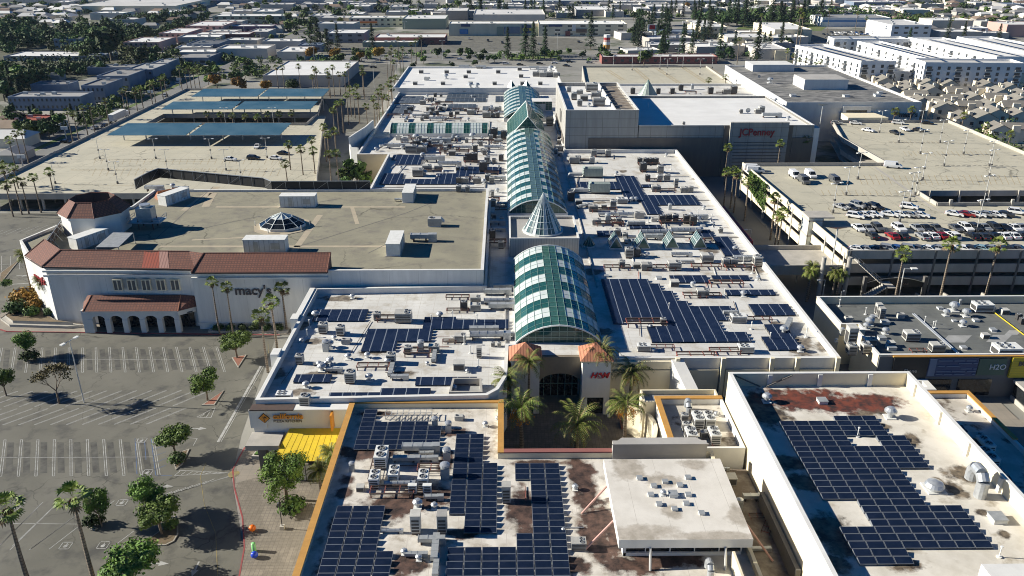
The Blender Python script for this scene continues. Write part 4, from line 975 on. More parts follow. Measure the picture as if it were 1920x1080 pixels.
for (y0,y1,xs_,nm) in ((309.5,328.5,((-151.5,-121.5),(-120.3,-85.8)),'front'),(360,375.5,((-150.5,-119.6),(-118.4,-85)),'middle'),(391,409,((-148,-117),(-116,-86)),'back')):
    for i,(a,b2) in enumerate(xs_): canopy('blue-grey solar parking canopy, %s half of the %s row'%(('street-side','mall-side')[i],nm),a,b2,y0,y1)
bld('north_parking_deck','tan rooftop parking deck with yellow lines behind the mall','parking garage',[(40,410),(113.5,410),(114.5,474),(44,474)],0,9.6,10.6,M['concrete'],M['deck'],.3)
mb=MB()
for (a,b) in (((1140,132),(1168,150)),((1190,128),(1215,150)),((1232,128),(1272,155)),((1280,126),(1325,155)),((1328,126),(1352,142))):
    for o in (-3,3): seg(mb,(a[0]+o,a[1]),(b[0]+o,b[1]),.5,9.62,9.6)
    for i in range(8):
        f=i/7; x=a[0]+(b[0]-a[0])*f; y=a[1]+(b[1]-a[1])*f; seg(mb,(x-6,y),(x+6,y),.16,9.62,9.6)
struct(mb.build('deck_marking',M['paint_ochre']))
# ================================================================ DARK-ROOFED SHOPS (right)
dz=7.2
ds=thing('shop_row','flat dark-roofed row of shops crowded with silver vents and units','shops',(90,142,0))
q=[(69.2,129),(118,129),(118,155.5),(66,155.5),(66,143),(69,143),(69,138.5),(67,138.5)]
q=[(67.5,129.5),(118,129.5),(118,155.5),(65.4,155.5),(65.4,141.3),(69.8,141.3),(69.8,139),(67.5,139)]
q=[(67.2,129.5),(118,129.5),(118,155.5),(65.2,155.5),(65.2,142.2),(68.6,142.2),(68.6,140),(67.2,140)]
mb,inn=shell(q,0,dz,8.75,.35); mb.build('wall',M['cream_wall'],ds); mb=MB(); mb.poly([(*p,dz) for p in inn]); mb.build('roof',M['roof_dark'],ds); coping(q,8.75,.35,h=.08).build('coping',M['white_wall'],ds)
mb=MB(); mb.box(67.3,118,129.2,129.46,0,8.5); mb.build('shopfront',M['sign_grey'],ds)
mb=MB(); mb.box(69.7,118,128.95,129.5,8.5,8.7); mb.build('fascia',M['ochre'],ds)
mb=MB(); mb.box(69.9,76.2,128.9,129.15,3.9,8.45); mb.build('sign_panel',M['black'],ds); text('Shane',1.0,(72,128.85,5.5),(R(90),0,0),M['concrete'],'sign_lettering',ds,.05)
mb=MB(); mb.box(76.3,85.2,128.9,129.15,4.6,8.4); mb.build('sign_panel',M['sign_blue'],ds)
mb=MB(); mb.box(76.4,77.6,128.8,128.88,4.8,8.2); rr=random.Random(3)
for k in range(6):
    z=5.0+.55*k; x=77.9
    while x<85:
        w=rr.uniform(.8,2.6); 
        if rr.random()<.7: mb.box(x,min(x+w,85.1),128.8,128.88,z,z+.22)
        x+=w+.3
mb.build('mural',M['sign_bluelight'],ds)
mb=MB(); mb.box(85.4,90.4,128.95,129.15,4.8,8.2); mb.build('sign_panel',M['sage'],ds)
text('H2O',1.5,(87.4,128.9,6.0),(R(90),0,0),M['sign_white'],'sign_lettering',ds,.05)
mb=MB(); mb.box(91.2,118,128.7,129.15,4.4,8.45); mb.build('sign_panel',M['yellow_sign'],ds); text('BUFFALO WILD WINGS',1.15,(92.4,128.65,6.9),(R(90),0,0),M['letter_dark'],'sign_lettering',ds,.05,bold=.03)
mb=MB()
for a,b in ((77,81.2),(82.5,88.6),(70.5,75.5)): mb.box(a,b,129.0,129.18,.6,3.9)
mb.build('shop_window',M['glass_dark'],ds)
mb=MB(); mb.box(76.5,83.5,128.9,129.05,.1,.9); mb.build('plinth',M['sign_blue'],ds)
t=thing('patio_enclosure','dark glass restaurant patio with a flat cream roof below the yellow sign','patio',(100,124,0))
mb=MB(); mb.box(92.2,118,121.5,128.6,3.6,4.1); mb.build('roof',M['roof_grey'],t); mb=MB(); mb.box(92.6,118,122,128.5,.9,3.6); mb.build('glass_wall',M['glass_dark'],t)
mb=MB(); mb.box(92.4,118,121.8,128.5,0,.9); mb.build('plinth',M['concrete'],t); mb=MB()
for x in (92.5,99,106,113): mb.box(x-.1,x+.1,121.75,121.95,.9,3.6)
mb.build('post',M['galv'],t)
t=thing('entrance_canopy','small white open-topped square canopy at the dark shopfront','canopy',(73,126,3))
mb=MB()
for a in ((69.6,76.4,125,126),(69.6,76.4,128,128.8),(69.6,70.8,126,128),(75.2,76.4,126,128)): mb.box(*a,3.6,4.2)
mb.build('slab',M['white_wall'],t); mb=MB()
for x in (70,76): mb.box(x-.1,x+.1,125.1,125.3,0,3.6)
mb.build('post',M['galv'],t)
# terraces of grass by the garage front
for i,(x0,x1) in enumerate(((97,103),(103.6,112),(112.6,126))):
    mb=MB(); mb.prism([(x0,162),(x1,162),(x1-1.5,172.5),(x0-1.5,172.5)],0,1.0+.2*i); o=mb.build('lawn',M['grass']); o['kind']='structure'
for i,(x,lab) in enumerate(((96.8,'low pale wall at the first grass terrace under the garage'),(103.3,'low pale wall between first and second grass terraces'),(112.2,'low pale wall between second and third grass terraces'))):
    mb=MB(); mb.prism([(x-.2,161.6),(x+.2,161.6),(x-1.3,172.6),(x-1.7,172.6)],0,2.0); tag(mb.build('terrace_wall',M['concrete']),lab,'wall')
t=thing('service_container','bright red metal container on the terrace beside the garage','container',(124,167,1))
mb=MB(); mb.box(119.5,127,163.5,167,1.3,4); mb.build('body',M['red'],t); mb=MB(); 
for i in range(6): mb.box(120+i*1.1,120.3+i*1.1,163.4,163.48,1.5,3.8)
mb.build('rib',M['dark_red'],t)
mb=MB(); mb.prism([(71,100),(120,100),(120,121.5),(90,121.5),(90,129),(79.8,129)],0,.12); struct(mb.build('shop_pavement',M['pavement']))
# ================================================================ FOREGROUND
RZ=8.4
r1=bld('restaurant_block','low foreground building with stained white roof, ochre edge and solar panels','restaurant',[(-24.5,40),(30,40),(30,99.3),(-.7,99.3),(-.7,113.2),(-24.8,113.2)],0,RZ,9.3,M['cream_wall'],M['roof_stained'],.45)
mb=MB()
for a in ((-25,-24.1,40,113.6),(-24.1,-.3,112.7,113.6),(-1.2,-.3,98.9,112.7)): mb.box(a[0],a[1],a[2],a[3],9.3,9.5)
mb.parts('ochre_edge',M['ochre'],r1); mb=MB(); mb.box(-.3,15.7,98.9,99.8,9.3,9.5); mb.build('brick_edge',M['brickred'],r1)
# canopy box
cbx=thing('roof_pavilion','thick square white slab roof with small hatches over dark windows','roof structure',(21,85,RZ))
mb=MB(); mb.box(13.4,29.4,77,93.3,10.9,12.15,0,1); mb.build('roof_slab',[M['white_wall'],M['roof_slab']],cbx)
mb=MB(); mb.box(14.5,28.6,78.8,92.5,RZ,10.9); mb.build('glass_wall',M['glass_dark'],cbx)
mb=MB(); mb.box(14.3,28.7,78.5,78.75,RZ,8.9); mb.box(14.2,14.6,78.5,92.7,RZ,10.9)
for x in (17,20,23,26,28.7): mb.box(x-.06,x+.06,78.6,78.78,8.9,10.9)
mb.build('frame',M['white_wall'],cbx)
for (x,y) in ((17.2,76.6),(26.2,76.6)):
    mb=MB(); mb.tube((x,y+.3,11),(x,y-.6,RZ),.16,8); mb.build('strut',M['pole'],cbx)
for (x0_,y0_,x1_,y1_) in ((13.4,89,9.9,86.5),(13.4,82,9.6,79.5),(29.3,84,33.4,80)):
    mb=MB(); mb.tube((x0_,y0_,10.9),(x1_,y1_,RZ if x1_<20 else 6.1),.14,8); mb.build('strut',M['rosy'],cbx)
# alley roof + partition
al=thing('service_alley_roof','sunken grimy service roof strip beside the tall cream wall','roof',(33,80,0))
mb=MB(); mb.box(30.01,35.35,40,99.3,0,6); mb.build('slab',M['grime'],al); 
mb=MB(); mb.poly([(26.3,76,9.4),(30,66,9.4),(30,60,9.4),(26.3,60,9.4)]); mb=MB(); mb.box(26.9,27.2,50,76.5,RZ,10.8); mb.build('partition_wall',M['cream_wall'],al)
mb=MB(); mb.box(27.2,35.3,71.8,72.4,6,9.2); mb.build('cross_wall',M['cream_wall'],al)
mb=MB(); mb.box(34.7,35.3,76,91,6,8.3); mb.build('shadow_strip',M['concrete_dark'],al)  # dark strip standing in for the shadow along the tall cream wall
mb=MB(); mb.box(15.4,29,98.6,99.5,8.4,11.0); mb.prism([(15.2,98.3),(29.2,98.3),(27.6,100),(16.8,100)],11,11.15); o=mb.build('parapet_wall',M['roof_grey']); tag(o,'low grey angled parapet wall behind the white slab roof','parapet')
# low ochre-edged roof right of court
lr=bld('plant_roof','small ochre-edged roof crowded with white condensers beside the tall cream wall','building',rect(24.6,35.2,100.4,114.6),0,8,9,M['white_wall'],M['roof_stained2'],.4)
mb=MB()
for a in ((24.2,25.1,100.4,115),(25.1,35.2,114.1,115)): mb.box(a[0],a[1],a[2],a[3],9,9.2)
mb.build('ochre_edge',M['ochre'],lr)
bld('lean_to_roof','narrow shaded bluish metal roof strip behind the ochre-edged plant roof','building',rect(22.6,35.3,115.1,119),0,7.2,8,M['cream_wall'],M['galv'],.3)
# big right building
br=thing('theatre_block','tall cream building with high parapets and a navy solar array on its roof','building',(50,90,0))
q=rect(35.5,64.3,48,113.6); mb,inn=shell(q,0,12,14.2,.45); mb.build('wall',M['cream_wall'],br); mb=MB(); mb.poly([(*p,12) for p in inn]); mb.build('roof',M['roof_theatre'],br); coping(q,14.2,.45,h=.1).build('coping',M['white_wall'],br)
mb=MB()
for x in (42,50,58): mb.box(x-.35,x+.35,112.85,113.14,12,14.1)
for y in range(54,112,8): mb.box(63.5,63.84,y-.3,y+.3,12,14.1)
mb.parts('pilaster',M['white_wall'],br)
mb=MB(); mb.tube((36.4,113,14),(40.5,112.6,12.2),.12,4); mb.tube((41.5,112.6,12.2),(45.5,113,14),.12,4); mb.build('brace',M['concrete_dark'],br)
mb=MB(); mb.box(52,60,58,69.6,12,14.9); mb.build('roof_cabin',M['white_wall'],br)
o=bld('annex','narrow low annex with an ochre edge in the shadow right of the tall building','building',rect(64.6,79,40,120.2),0,5.6,6.4,M['white_wall'],M['roof_stained2'],.4)
mb=MB()
for a in ((70,79.3,119.7,120.6),(78.5,79.3,106,119.7)): mb.box(a[0],a[1],a[2],a[3],6.4,6.6)
mb.build('ochre_edge',M['ochre'],o)
# pizza restaurant front
cp=thing('restaurant','white restaurant front with orange lettering, diamond sign and yellow awning','restaurant',(-33,111,0))
mb=MB(); mb.box(-40.2,-24.9,111.2,112.4,0,9.3); mb.box(-40.6,-38,110.9,111.2,6,9.3); mb.build('wall',M['white_wall'],cp)
mb=MB(); mb.box(-40.4,-33.5,110.7,112.5,9.3,9.5); mb.build('fascia',M['steel_brown'],cp); mb=MB(); mb.box(-33.5,-24.9,110.8,112.5,9.3,9.45); mb.build('coping',M['white_wall'],cp)
mb=MB(); mb.box(-40.6,-35.4,107.3,111.15,4.3,5.1); mb.build('porch_roof',M['concrete'],cp)
mb=MB(); mb.box(-38.9,-37.7,107.8,109.2,.15,4.3); mb.build('porch_pillar',M['concrete_dark'],cp)
mb=MB(); mb.box(-37.3,-35.4,111.0,111.18,.2,3.6); mb.build('doorway',M['glass_dark'],cp)
# diamond sign
mb=MB(); c=(-38.25,110.8,7.9)
for r_,y_,mi in ((.95,110.82,1),(.82,110.76,0)): mb.poly([(c[0]-r_,y_,c[2]),(c[0],y_,c[2]-r_),(c[0]+r_,y_,c[2]),(c[0],y_,c[2]+r_)],mi)
mb.box(c[0]-.05,c[0]+.05,110.7,110.74,7.35,8.1,1)
for a in (-60,-25,25,60,95,-95): mb.poly([(c[0],110.7,8.12),(c[0]+.42*math.sin(R(a)),110.7,8.05+.3*math.cos(R(a))),(c[0]+.45*math.sin(R(a+12)),110.7,7.95+.28*math.cos(R(a+14)))],1)
mb.build('diamond_emblem',[M['letter_orange'],M['black']],cp)
text('california',1.25,(-36.9,110.95,7.75),(R(90),0,0),M['letter_orange'],'sign_lettering',cp,.12,bold=.03,sx=1.05); text('PIZZA KITCHEN',.62,(-36.9,110.95,7.05),(R(90),0,0),M['letter_dark'],'sign_lettering',cp,.06,sx=1.02)
mb=MB(); mb.box(-27.6,-27.3,109.6,111.2,6.2,9.0); mb.build('blade_sign',M['letter_orange'],cp)
aw=thing('awning','bright yellow ribbed awning roof over the restaurant patio','awning',(-31,109,4))
mb=MB(); mb.poly([(-35.9,104.9,3.9),(-24.9,104.9,3.9),(-24.9,111.1,5.8),(-34.5,111.1,5.8)]); mb.build('canvas',M['yellow'],aw)
mb=MB(); mb.poly([(-35.9,104.9,3.88),(-34.5,111.1,5.78),(-24.9,111.1,5.78),(-24.9,104.9,3.88)]); mb.box(-35.9,-24.9,104.85,104.95,3.6,3.88); 
for x in (-35.7,-31,-26): mb.tube((x,105,0.1),(x,105,3.8),.07,5)
mb.build('frame',M['black'],aw)
mb=MB()
for i in range(11): x=-35.9+i*1.0; mb.tube((x,104.9,3.93),(x+1.4*(1-i/11),111.1,5.81),.018,4)
mb.build('rib',M['yellow'],aw)
t=thing('patio_wall','low white patio wall under the yellow awning','wall',(-31,105,0)); mb=MB(); mb.box(-35.5,-25,105.2,105.4,.15,2.9); mb.build('panel',M['white_wall'],t)
for (px,py,lab) in ((480,842,'long white stone flower trough before the restaurant porch'),(492,858,'small hexagonal white stone flower trough nearest the awning')):
    x,y=P(px,py); t=thing('flower_trough',lab,'planter',(x,y,.15)); mb=MB(); mb.prism([(x-1.5,y-.7),(x+.9,y-.9),(x+1.6,y+.1),(x+.8,y+.9),(x-1.2,y+.6)],.15,.8); mb.build('trough',M['concrete'],t); mb=MB(); mb.prism([(x-1.1,y-.4),(x+.7,y-.6),(x+1.1,y),(x+.6,y+.6),(x-.9,y+.3)],.8,1.05); mb.build('plant',M['ivy'],t)
# bollards
def lath(name,mat_,prof,x,y,lab,cat):
    mb=MB(); mb.lathe(x,y,prof,16); o=mb.build(name,M[mat_],smooth=True); tag(o,lab,cat); return o
def ball(px,py,r,m,lab):
    x,y=P(px,py); pr=[(r*math.sin(math.pi*i/10),.15+r-r*math.cos(math.pi*i/10)) for i in range(11)]
    lath('ball_bollard',m,pr,x,y,lab,'bollard')
ball(474,997,.5,'orange_paint','glossy orange ball bollard on the red kerb'); ball(478,1047,.5,'blue_paint','glossy blue ball bollard beside a green post')
x,y=P(477,1035); lath('post_bollard','green_paint',[(.3,.15),(.3,1.5),(.0,1.5)],x,y,'short pale green post bollard behind the blue ball','bollard')
# white curved sign fin and west entrance
t=thing('curved_fin_wall','white curved entrance fin wall at the west edge of the mall','wall',(-52,290,0))
mb=MB()
pts=[(-50.8,278),(-53.5,279),(-54.6,283),(-53.5,290),(-51.6,300),(-50.6,312)]
for a,b in zip(pts,pts[1:]): 
    for o_ in (0,): mb.prism([a,(a[0]+.5,a[1]),(b[0]+.5,b[1]),b],0,11 if a[1]<282 else 13.5)
mb.build('wall',M['white_wall'],t)
# ================================================================ ROOFTOP PLANT (prototypes built at origin, base at z=0, front towards -Y)
def proto(name,cat,parts):
    t=thing(name,'',cat); 
    made={}
    for n,mb,m in parts:
        up,_,nm=n.rpartition('/'); made[nm]=mb.build(nm,m,made[up] if up else t)
    return t
def fanring(mb,x,y,z,r,n=10): mb.lathe(x,y,[(r,z),(r,z+.1),(r*.86,z+.1),(r*.86,z-.02)],n)
def fandisc(mb,x,y,z,r): mb.cyl(x,y,z,z+.012,r,n=10)
def blades(mb,x,y,z,r):
    for k in range(4):
        a=k*1.571+.4; mb.poly([(x,y,z),(x+r*math.cos(a),y+r*math.sin(a),z),(x+r*math.cos(a+.6),y+r*math.sin(a+.6),z)])
def unit(name,w,d,h,fans,m='unit',leg=.25,grille=True):
    c=MB(); c.box(-w/2,w/2,-d/2,d/2,leg,leg+h); c.box(-w/2-.03,w/2+.03,-d/2-.03,d/2+.03,leg+h,leg+h+.06)
    b=MB(); b.box(-w/2+.1,w/2-.1,-d/2+.08,-d/2+.3,0,leg); b.box(-w/2+.1,w/2-.1,d/2-.3,d/2-.08,0,leg)
    L=[('casing',c,M[m]),('base_rail',b,M['steel_brown'])]
    for (x,y,r) in fans:
        fr=MB();fd=MB(); fanring(fr,x,y,leg+h+.06,r); fandisc(fd,x,y,leg+h+.065,r*.86); k0=len(fd.f); blades(fd,x,y,leg+h+.1,r*.8)
        for q in range(k0,len(fd.f)): fd.m[q]=1
        L+=[('fan_ring',fr,M['galv']),('fan_ring/fan_blade',fd,[M['fan'],M['blade']])]
    if grille:
        g_=MB()
        for k in range(4): g_.box(-w/2+.12,w/2-.12,-d/2-.02,-d/2-.004,leg+.15+h*.2*k,leg+.15+h*.2*k+h*.12)
        g_.box(-w/2-.02,-w/2-.004,-d/2+.15,d/2-.15,leg+.2,leg+h*.75)
        L.append(('casing/grille',g_,M['unit_dark']))
    return proto(name,'air unit',L)
U={}
U['box1']=unit('condenser_unit',1.25,1.25,1.25,[(0,0,.5)])
U['box2']=unit('condenser_unit',1.45,2.5,1.5,[(0,-.62,.55),(0,.62,.55)],'unit_white')
U['tall']=unit('condenser_unit',1.0,1.1,2.1,[])
U['dark']=unit('condenser_unit',1.2,1.2,1.3,[(0,0,.48)],'unit_dark')
U['rtu']=unit('package_unit',2.6,1.8,1.45,[(.55,.3,.42),(.55,-.45,.42)])
U['rtuw']=unit('package_unit',3.2,2.0,1.3,[(-.9,.45,.4),(-.9,-.45,.4),(.1,.45,.4),(.1,-.45,.4)],'unit_white')
U['side']=unit('wall_condenser',1.0,.5,1.1,[],'unit_white',.15)
# hooded package unit
c=MB(); c.box(-1.6,1.2,-.9,.9,.25,1.8); h=MB(); h.poly([(1.2,-.8,1.8),(1.9,-.8,1.0),(1.9,.8,1.0),(1.2,.8,1.8)]); h.poly([(1.2,-.8,1.8),(1.2,-.8,1.0),(1.9,-.8,1.0)]); h.poly([(1.2,.8,1.8),(1.9,.8,1.0),(1.2,.8,1.0)]); b=MB(); b.box(-1.5,1.1,-.8,.8,0,.25)
fr=MB();fd=MB(); fanring(fr,-.8,0,1.8,.6); fandisc(fd,-.8,0,1.82,.52)
U['hood']=proto('package_unit','air unit',[('casing',c,M['unit']),('hood',h,M['metal']),('curb',b,M['white_wall']),('fan_ring',fr,M['galv']),('fan',fd,M['fan'])])
# large louvred air handler
c=MB(); c.box(-2.6,2.8,-1.2,1.2,.5,3.0); h=MB()
for i in range(5): 
    z=3.4-.5*i; h.poly([(-2.6,-1.2,z),(-3.3,-1.2,z-.55),(-3.3,1.2,z-.55),(-2.6,1.2,z)])
    h.poly([(-2.6,-1.2,z),(-2.6,-1.2,z-.5),(-3.3,-1.2,z-.55)])
dk=MB(); dk.box(-7.2,-3.4,-.7,.7,.6,1.3); dk.poly([(-7.2,-.7,1.3),(-7.2,.7,1.3),(-8.0,1.4,.4),(-8.0,-1.4,.4)]); b=MB(); b.box(-2.4,2.6,-1,1,.1,.5)
U['ahu']=proto('air_handler','air handler',[('casing',c,M['metal_green']),('louver_hood',h,M['metal_green']),('duct',dk,M['metal']),('base_rail',b,M['steel_brown'])])
# duct runs
def ductp(L,r=.55,rnd=False,m='metal'):
    d=MB(); 
    if rnd: d.tube((-L/2,0,.9),(L/2,0,.9),r,10)
    else: d.box(-L/2,L/2,-r,r,.5,.5+1.4*r)
    f=MB()
    for i in range(int(L/1.2)+1): x=-L/2+i*L/int(L/1.2+1e-6 if L>1.2 else 1); f.box(x-.05,x+.05,-r-.06,r+.06,.46,.54+1.4*r) if not rnd else f.tube((x-.05,0,.9),(x+.05,0,.9),r+.05,10)
    b=MB(); b.box(-L/2+.3,-L/2+.45,-r,r,0,.5); b.box(L/2-.45,L/2-.3,-r,r,0,.5)
    e=MB(); e.box(L/2,L/2+1.1,-r,r,0,.5+1.5*r)
    return proto('metal_duct','duct',[('run',d,M[m]),('flange',f,M['metal']),('leg',b,M['steel_brown']),('elbow',e,M[m])])
U['duct']=ductp(4.5); U['ductr']=ductp(5,.5,True,'galv'); U['ducts']=ductp(2.4,.4)
# steel rack
def rackp(L,m='steel_red'):
    a=MB(); a.box(-L/2,L/2,-1.15,-.95,.75,.95); a.box(-L/2,L/2,.95,1.15,.75,.95)
    c=MB(); k=max(2,int(L/2.2))
    for i in range(k+1): x=-L/2+L*i/k; c.box(x-.07,x+.07,-.95,.95,.78,.92)
    l=MB()
    for x in (-L/2+.2,L/2-.2):
        for y in (-1.05,1.05): l.box(x-.08,x+.08,y-.08,y+.08,0,.75)
    p=MB(); p.tube((-L/2,-.3,.98),(L/2,-.3,.98),.07,5); p.tube((-L/2,.3,.98),(L/2,.3,.98),.05,5)
    return proto('steel_rack','equipment rack',[('beam',a,M['steel_brown']),('cross_bar',c,M[m]),('leg',l,M[m]),('pipe',p,M['steel_brown'])])
U['rack']=rackp(7); U['racks']=rackp(4.5)
# vents
s=MB(); s.cyl(0,0,0,.7,.28,n=10); c=MB(); c.lathe(0,0,[(.3,.6),(.62,.7),(.6,.9),(.35,1.15),(0,1.2)],12); f=MB(); f.box(-.5,.5,-.5,.5,0,.12)
U['vent']=proto('roof_vent','roof vent',[('stack',s,M['galv']),('cap',c,M['galv']),('flashing',f,M['unit_white'])])
s=MB(); s.cyl(0,0,0,1.5,.07,n=6); c=MB(); c.cyl(0,0,0,.15,.3,n=8); c.cyl(0,0,1.45,1.6,.16,n=8)
U['pipe']=proto('vent_pipe','vent pipe',[('stack',s,M['unit_white']),('flashing',c,M['unit_white'])])
b=MB(); b.box(-.55,.55,-.55,.55,0,.35); l=MB(); l.box(-.6,.6,-.6,.6,.36,.46)
U['hatch']=proto('roof_hatch','roof hatch',[('curb',b,M['unit_white']),('lid',l,M['metal'])])
b=MB(); b.box(-.9,.9,-.8,.8,0,1.2,0); l=MB(); l.box(-.8,.8,-.83,-.805,.15,1.05); l2=MB(); l2.box(-.95,.95,-.85,.85,1.2,1.32)
U['lantern']=proto('roof_fan_box','roof fan box',[('curb',b,M['unit']),('grille',l,M['unit_dark']),('lid',l2,M['unit'])])
s=MB(); s.cyl(0,0,.1,.5,1.3,n=18); c=MB(); c.lathe(0,0,[(1.5,.45),(1.55,.8),(1.2,1.3),(.5,1.55),(0,1.6)],18); f=MB(); f.box(-1.5,1.5,-1.5,1.5,0,.2)
U['dome']=proto('exhaust_fan','exhaust fan',[('stack',s,M['galv']),('cap',c,M['galv']),('curb',f,M['unit_white'])])
s=MB(); s.box(-.6,.6,-.6,.6,0,1.9); c=MB(); c.lathe(0,0,[(.55,1.9),(.75,2.1),(.7,2.4),(.3,2.55),(0,2.6)],12)
U['mush']=proto('exhaust_fan','exhaust fan',[('stack',s,M['metal']),('cap',c,M['galv'])])
s=MB(); s.tube((0,0,0),(0,0,.9),.08,6); c=MB(); c.lathe(0,0,[(0,.0),(.45,.05),(.8,.2),(1.0,.38)],16); c.v=[(x,-(z-.1)*.9-.1,1.15+y*.95+(z)*.4) for x,y,z in c.v]
U['dish']=proto('satellite_dish','satellite dish',[('mast',s,M['galv']),('reflector',c,M['metal'])])
b=MB(); b.box(-4.4,4.4,-1.5,1.5,.15,2.9); d_=MB(); d_.box(-2.3,-1.3,-1.53,-1.505,.3,2.5); d_.box(1.4,3.2,-1.53,-1.505,.9,2.3); c=MB(); c.box(-4.5,4.5,-1.6,1.6,2.9,3.02); e=MB()
for i in range(9): e.box(-4.3+i*1.07,-4.2+i*1.07,-1.56,-1.5,.2,2.85)
k_=MB(); k_.box(-4.6,4.6,-1.7,1.7,0,.15)
U['cont']=proto('equipment_housing','equipment housing',[('casing',b,M['unit_white']),('louver',d_,M['metal']),('roof_sheet',c,M['unit_white']),('seam',e,M['metal']),('pad',k_,M['concrete'])])
b=MB(); b.box(-1.6,1.6,-1.3,1.3,2.2,4.6); c=MB(); c.cyl(0,0,4.6,5.2,1.1,n=14); l=MB()
for x in (-1.5,1.5):
    for y in (-1.2,1.2): l.box(x-.1,x+.1,y-.1,y+.1,0,2.2)
p=MB(); p.box(-3.4,3.4,-2,2,1.5,1.65); r_=MB()
for (x,y) in ((-3.4,-2),(0,-2),(3.4,-2),(3.4,2),(-3.4,2)): r_.tube((x,y,1.6),(x,y,2.7),.05,4)
for z in (2.2,2.7): r_.tube((-3.4,-2,z),(3.4,-2,z),.05,4); r_.tube((3.4,-2,z),(3.4,2,z),.05,4); r_.tube((-3.4,-2,z),(-3.4,2,z),.05,4)
U['ctower']=proto('cooling_tower','cooling tower',[('casing',b,M['metal']),('fan_stack',c,M['galv']),('leg',l,M['steel_brown']),('platform',p,M['metal']),('railing',r_,M['galv'])])
c=MB(); c.tube((0,-1.2,0),(0,-1.2,2.2),.75,12); c.tube((0,-1.2,2.2),(0,-.5,3.0),.75,12); c.tube((0,-.5,3.0),(0,.8,3.0),.75,12); c.tube((0,.8,3.0),(0,1.3,2.2),.75,12); c.tube((0,1.3,2.2),(0,1.3,.9),.75,12)
U['arch']=proto('gooseneck_duct','duct',[('run',c,M['galv'])])
ITEMS=[]
DESC=dict(box1='grey condenser unit with one round top fan',box2='white twin-fan condenser',tall='tall narrow metal housing',dark='dark condenser unit',rtu='grey package air unit with twin top fans',rtuw='large white package unit with four top fans',side='small white wall-type condenser',hood='side-hooded package unit',ahu='big ribbed green-grey air handler',duct='square silver duct run',ductr='round silver duct run',ducts='short silver duct',rack='long red-brown steel rack',racks='short red-brown steel rack',vent='mushroom-capped roof vent',pipe='thin white vent pipe',hatch='low square roof hatch',lantern='dark-faced box vent',dome='wide domed exhaust fan',mush='tall capped exhaust fan',dish='grey satellite dish',cont='white ribbed equipment housing',ctower='cooling tower on a railed platform',arch='arched gooseneck duct')
WID=dict(box1=1.25,box2=1.45,tall=1.,dark=1.2,rtu=2.6,rtuw=3.2,side=1.,hood=3.2,ahu=5.4,duct=4.5,ductr=5,ducts=2.4,rack=7,racks=4.5,vent=1.,pipe=.6,hatch=1.1,lantern=1.8,dome=3,mush=1.3,dish=2,cont=8.8,ctower=6.8,arch=1.5)
def put(area,ox,oy,s,z,L):
    for it in L:
        k,cx,cy=it[:3]; w=it[3] if len(it)>3 and it[3] else None; rz=it[4] if len(it)>4 else 0
        px,py=ox+cx/s,oy+cy/s; x,y=P(px,py,z)
        sc=1.
        if w: sc=max(.45,min(2.2,(w/s)/((py+120)*math.cos(TH)/(H-z))/WID[k]))
        ITEMS.append((area,k,x,y+.6*sc,z,sc,R(rz)))
A1='on the left mall roof'
put(A1,470,530,3.84,MZ,[('rtuw',240,850,110),('box1',390,905,72),('box1',520,372,60),('box1',645,387,58),('hood',690,445,70),('vent',565,480,50),('mush',540,500,45),('vent',730,122,30),('box1',350,592,55),('box1',715,732,72),('box1',910,277,48),('rtu',1100,290,118),('racks',985,280,150),
 ('rtu',1620,150,75),('rtu',1620,205,75),('rack',1490,120,170),('rack',1490,215,160),('dark',1535,205,50),('duct',1760,95,160),('ducts',1800,60,100),('ductr',1770,165,180),('duct',1800,200,170),
 ('rtu',1510,430,82),('ductr',1700,420,240),('duct',1660,370,170),('racks',1430,438,100),('ducts',1840,405,90),('box1',1130,520,48),('mush',1225,500,45),('rtu',1320,500,75),('duct',1320,560,120,90),('racks',1200,528,190),('box1',1010,592,62),('rack',880,625,230),('duct',1010,660,130,90),('ducts',1050,710,90),
 ('tall',1645,548,36),('lantern',1500,632,78),('vent',490,612,35),('vent',545,600,30),('vent',700,562,40),('vent',838,552,38),('pipe',420,330),('vent',365,440,30),('pipe',405,400),('box1',1745,465,28),('box1',1790,465,28),('vent',600,420,30),('pipe',570,650),('vent',1270,600,25),('hatch',670,655,35),('pipe',1580,520),('ducts',585,655,80),('ducts',480,605,60),('vent',1560,655,25),('pipe',1640,620)])
A2='on the right mall roof'
put(A2,1100,470,4,MZ,[('box1',320,60,60),('dark',380,50,45),('vent',420,50,35),('vent',455,55,35),('box1',265,135,45),('lantern',375,135,50),('rtu',450,150,80),('rtu',660,148,95),('rack',230,145,200),('rack',560,148,220),('rtu',905,88,90),('box1',1045,125,52),('box1',1105,125,52),('box1',1285,122,62),('duct',1180,85,150),('rack',900,140,220),('rack',1150,145,220),('duct',740,100,90),('ductr',700,50,130),
 ('hatch',545,220,40),('lantern',660,272,62),('rtu',870,350,88),('racks',790,352,130),('racks',950,352,120),('vent',1180,352,40),('rack',1050,270,250),('rtuw',1140,540,112),('rack',1290,535,200),('duct',1510,590,150,62),('rack',450,570,300),('box1',575,560,40),('rtuw',430,755,98),('rack',560,745,200),('rtuw',1195,768,112),('rack',1040,775,230),('rack',830,822,300),('vent',1610,768,45),('hatch',150,200,30),('vent',800,277,35),('vent',500,765,25),('hatch',760,100,40),('pipe',620,455),('pipe',1240,600),('vent',480,590,28)])
A3='on the far right mall roof'
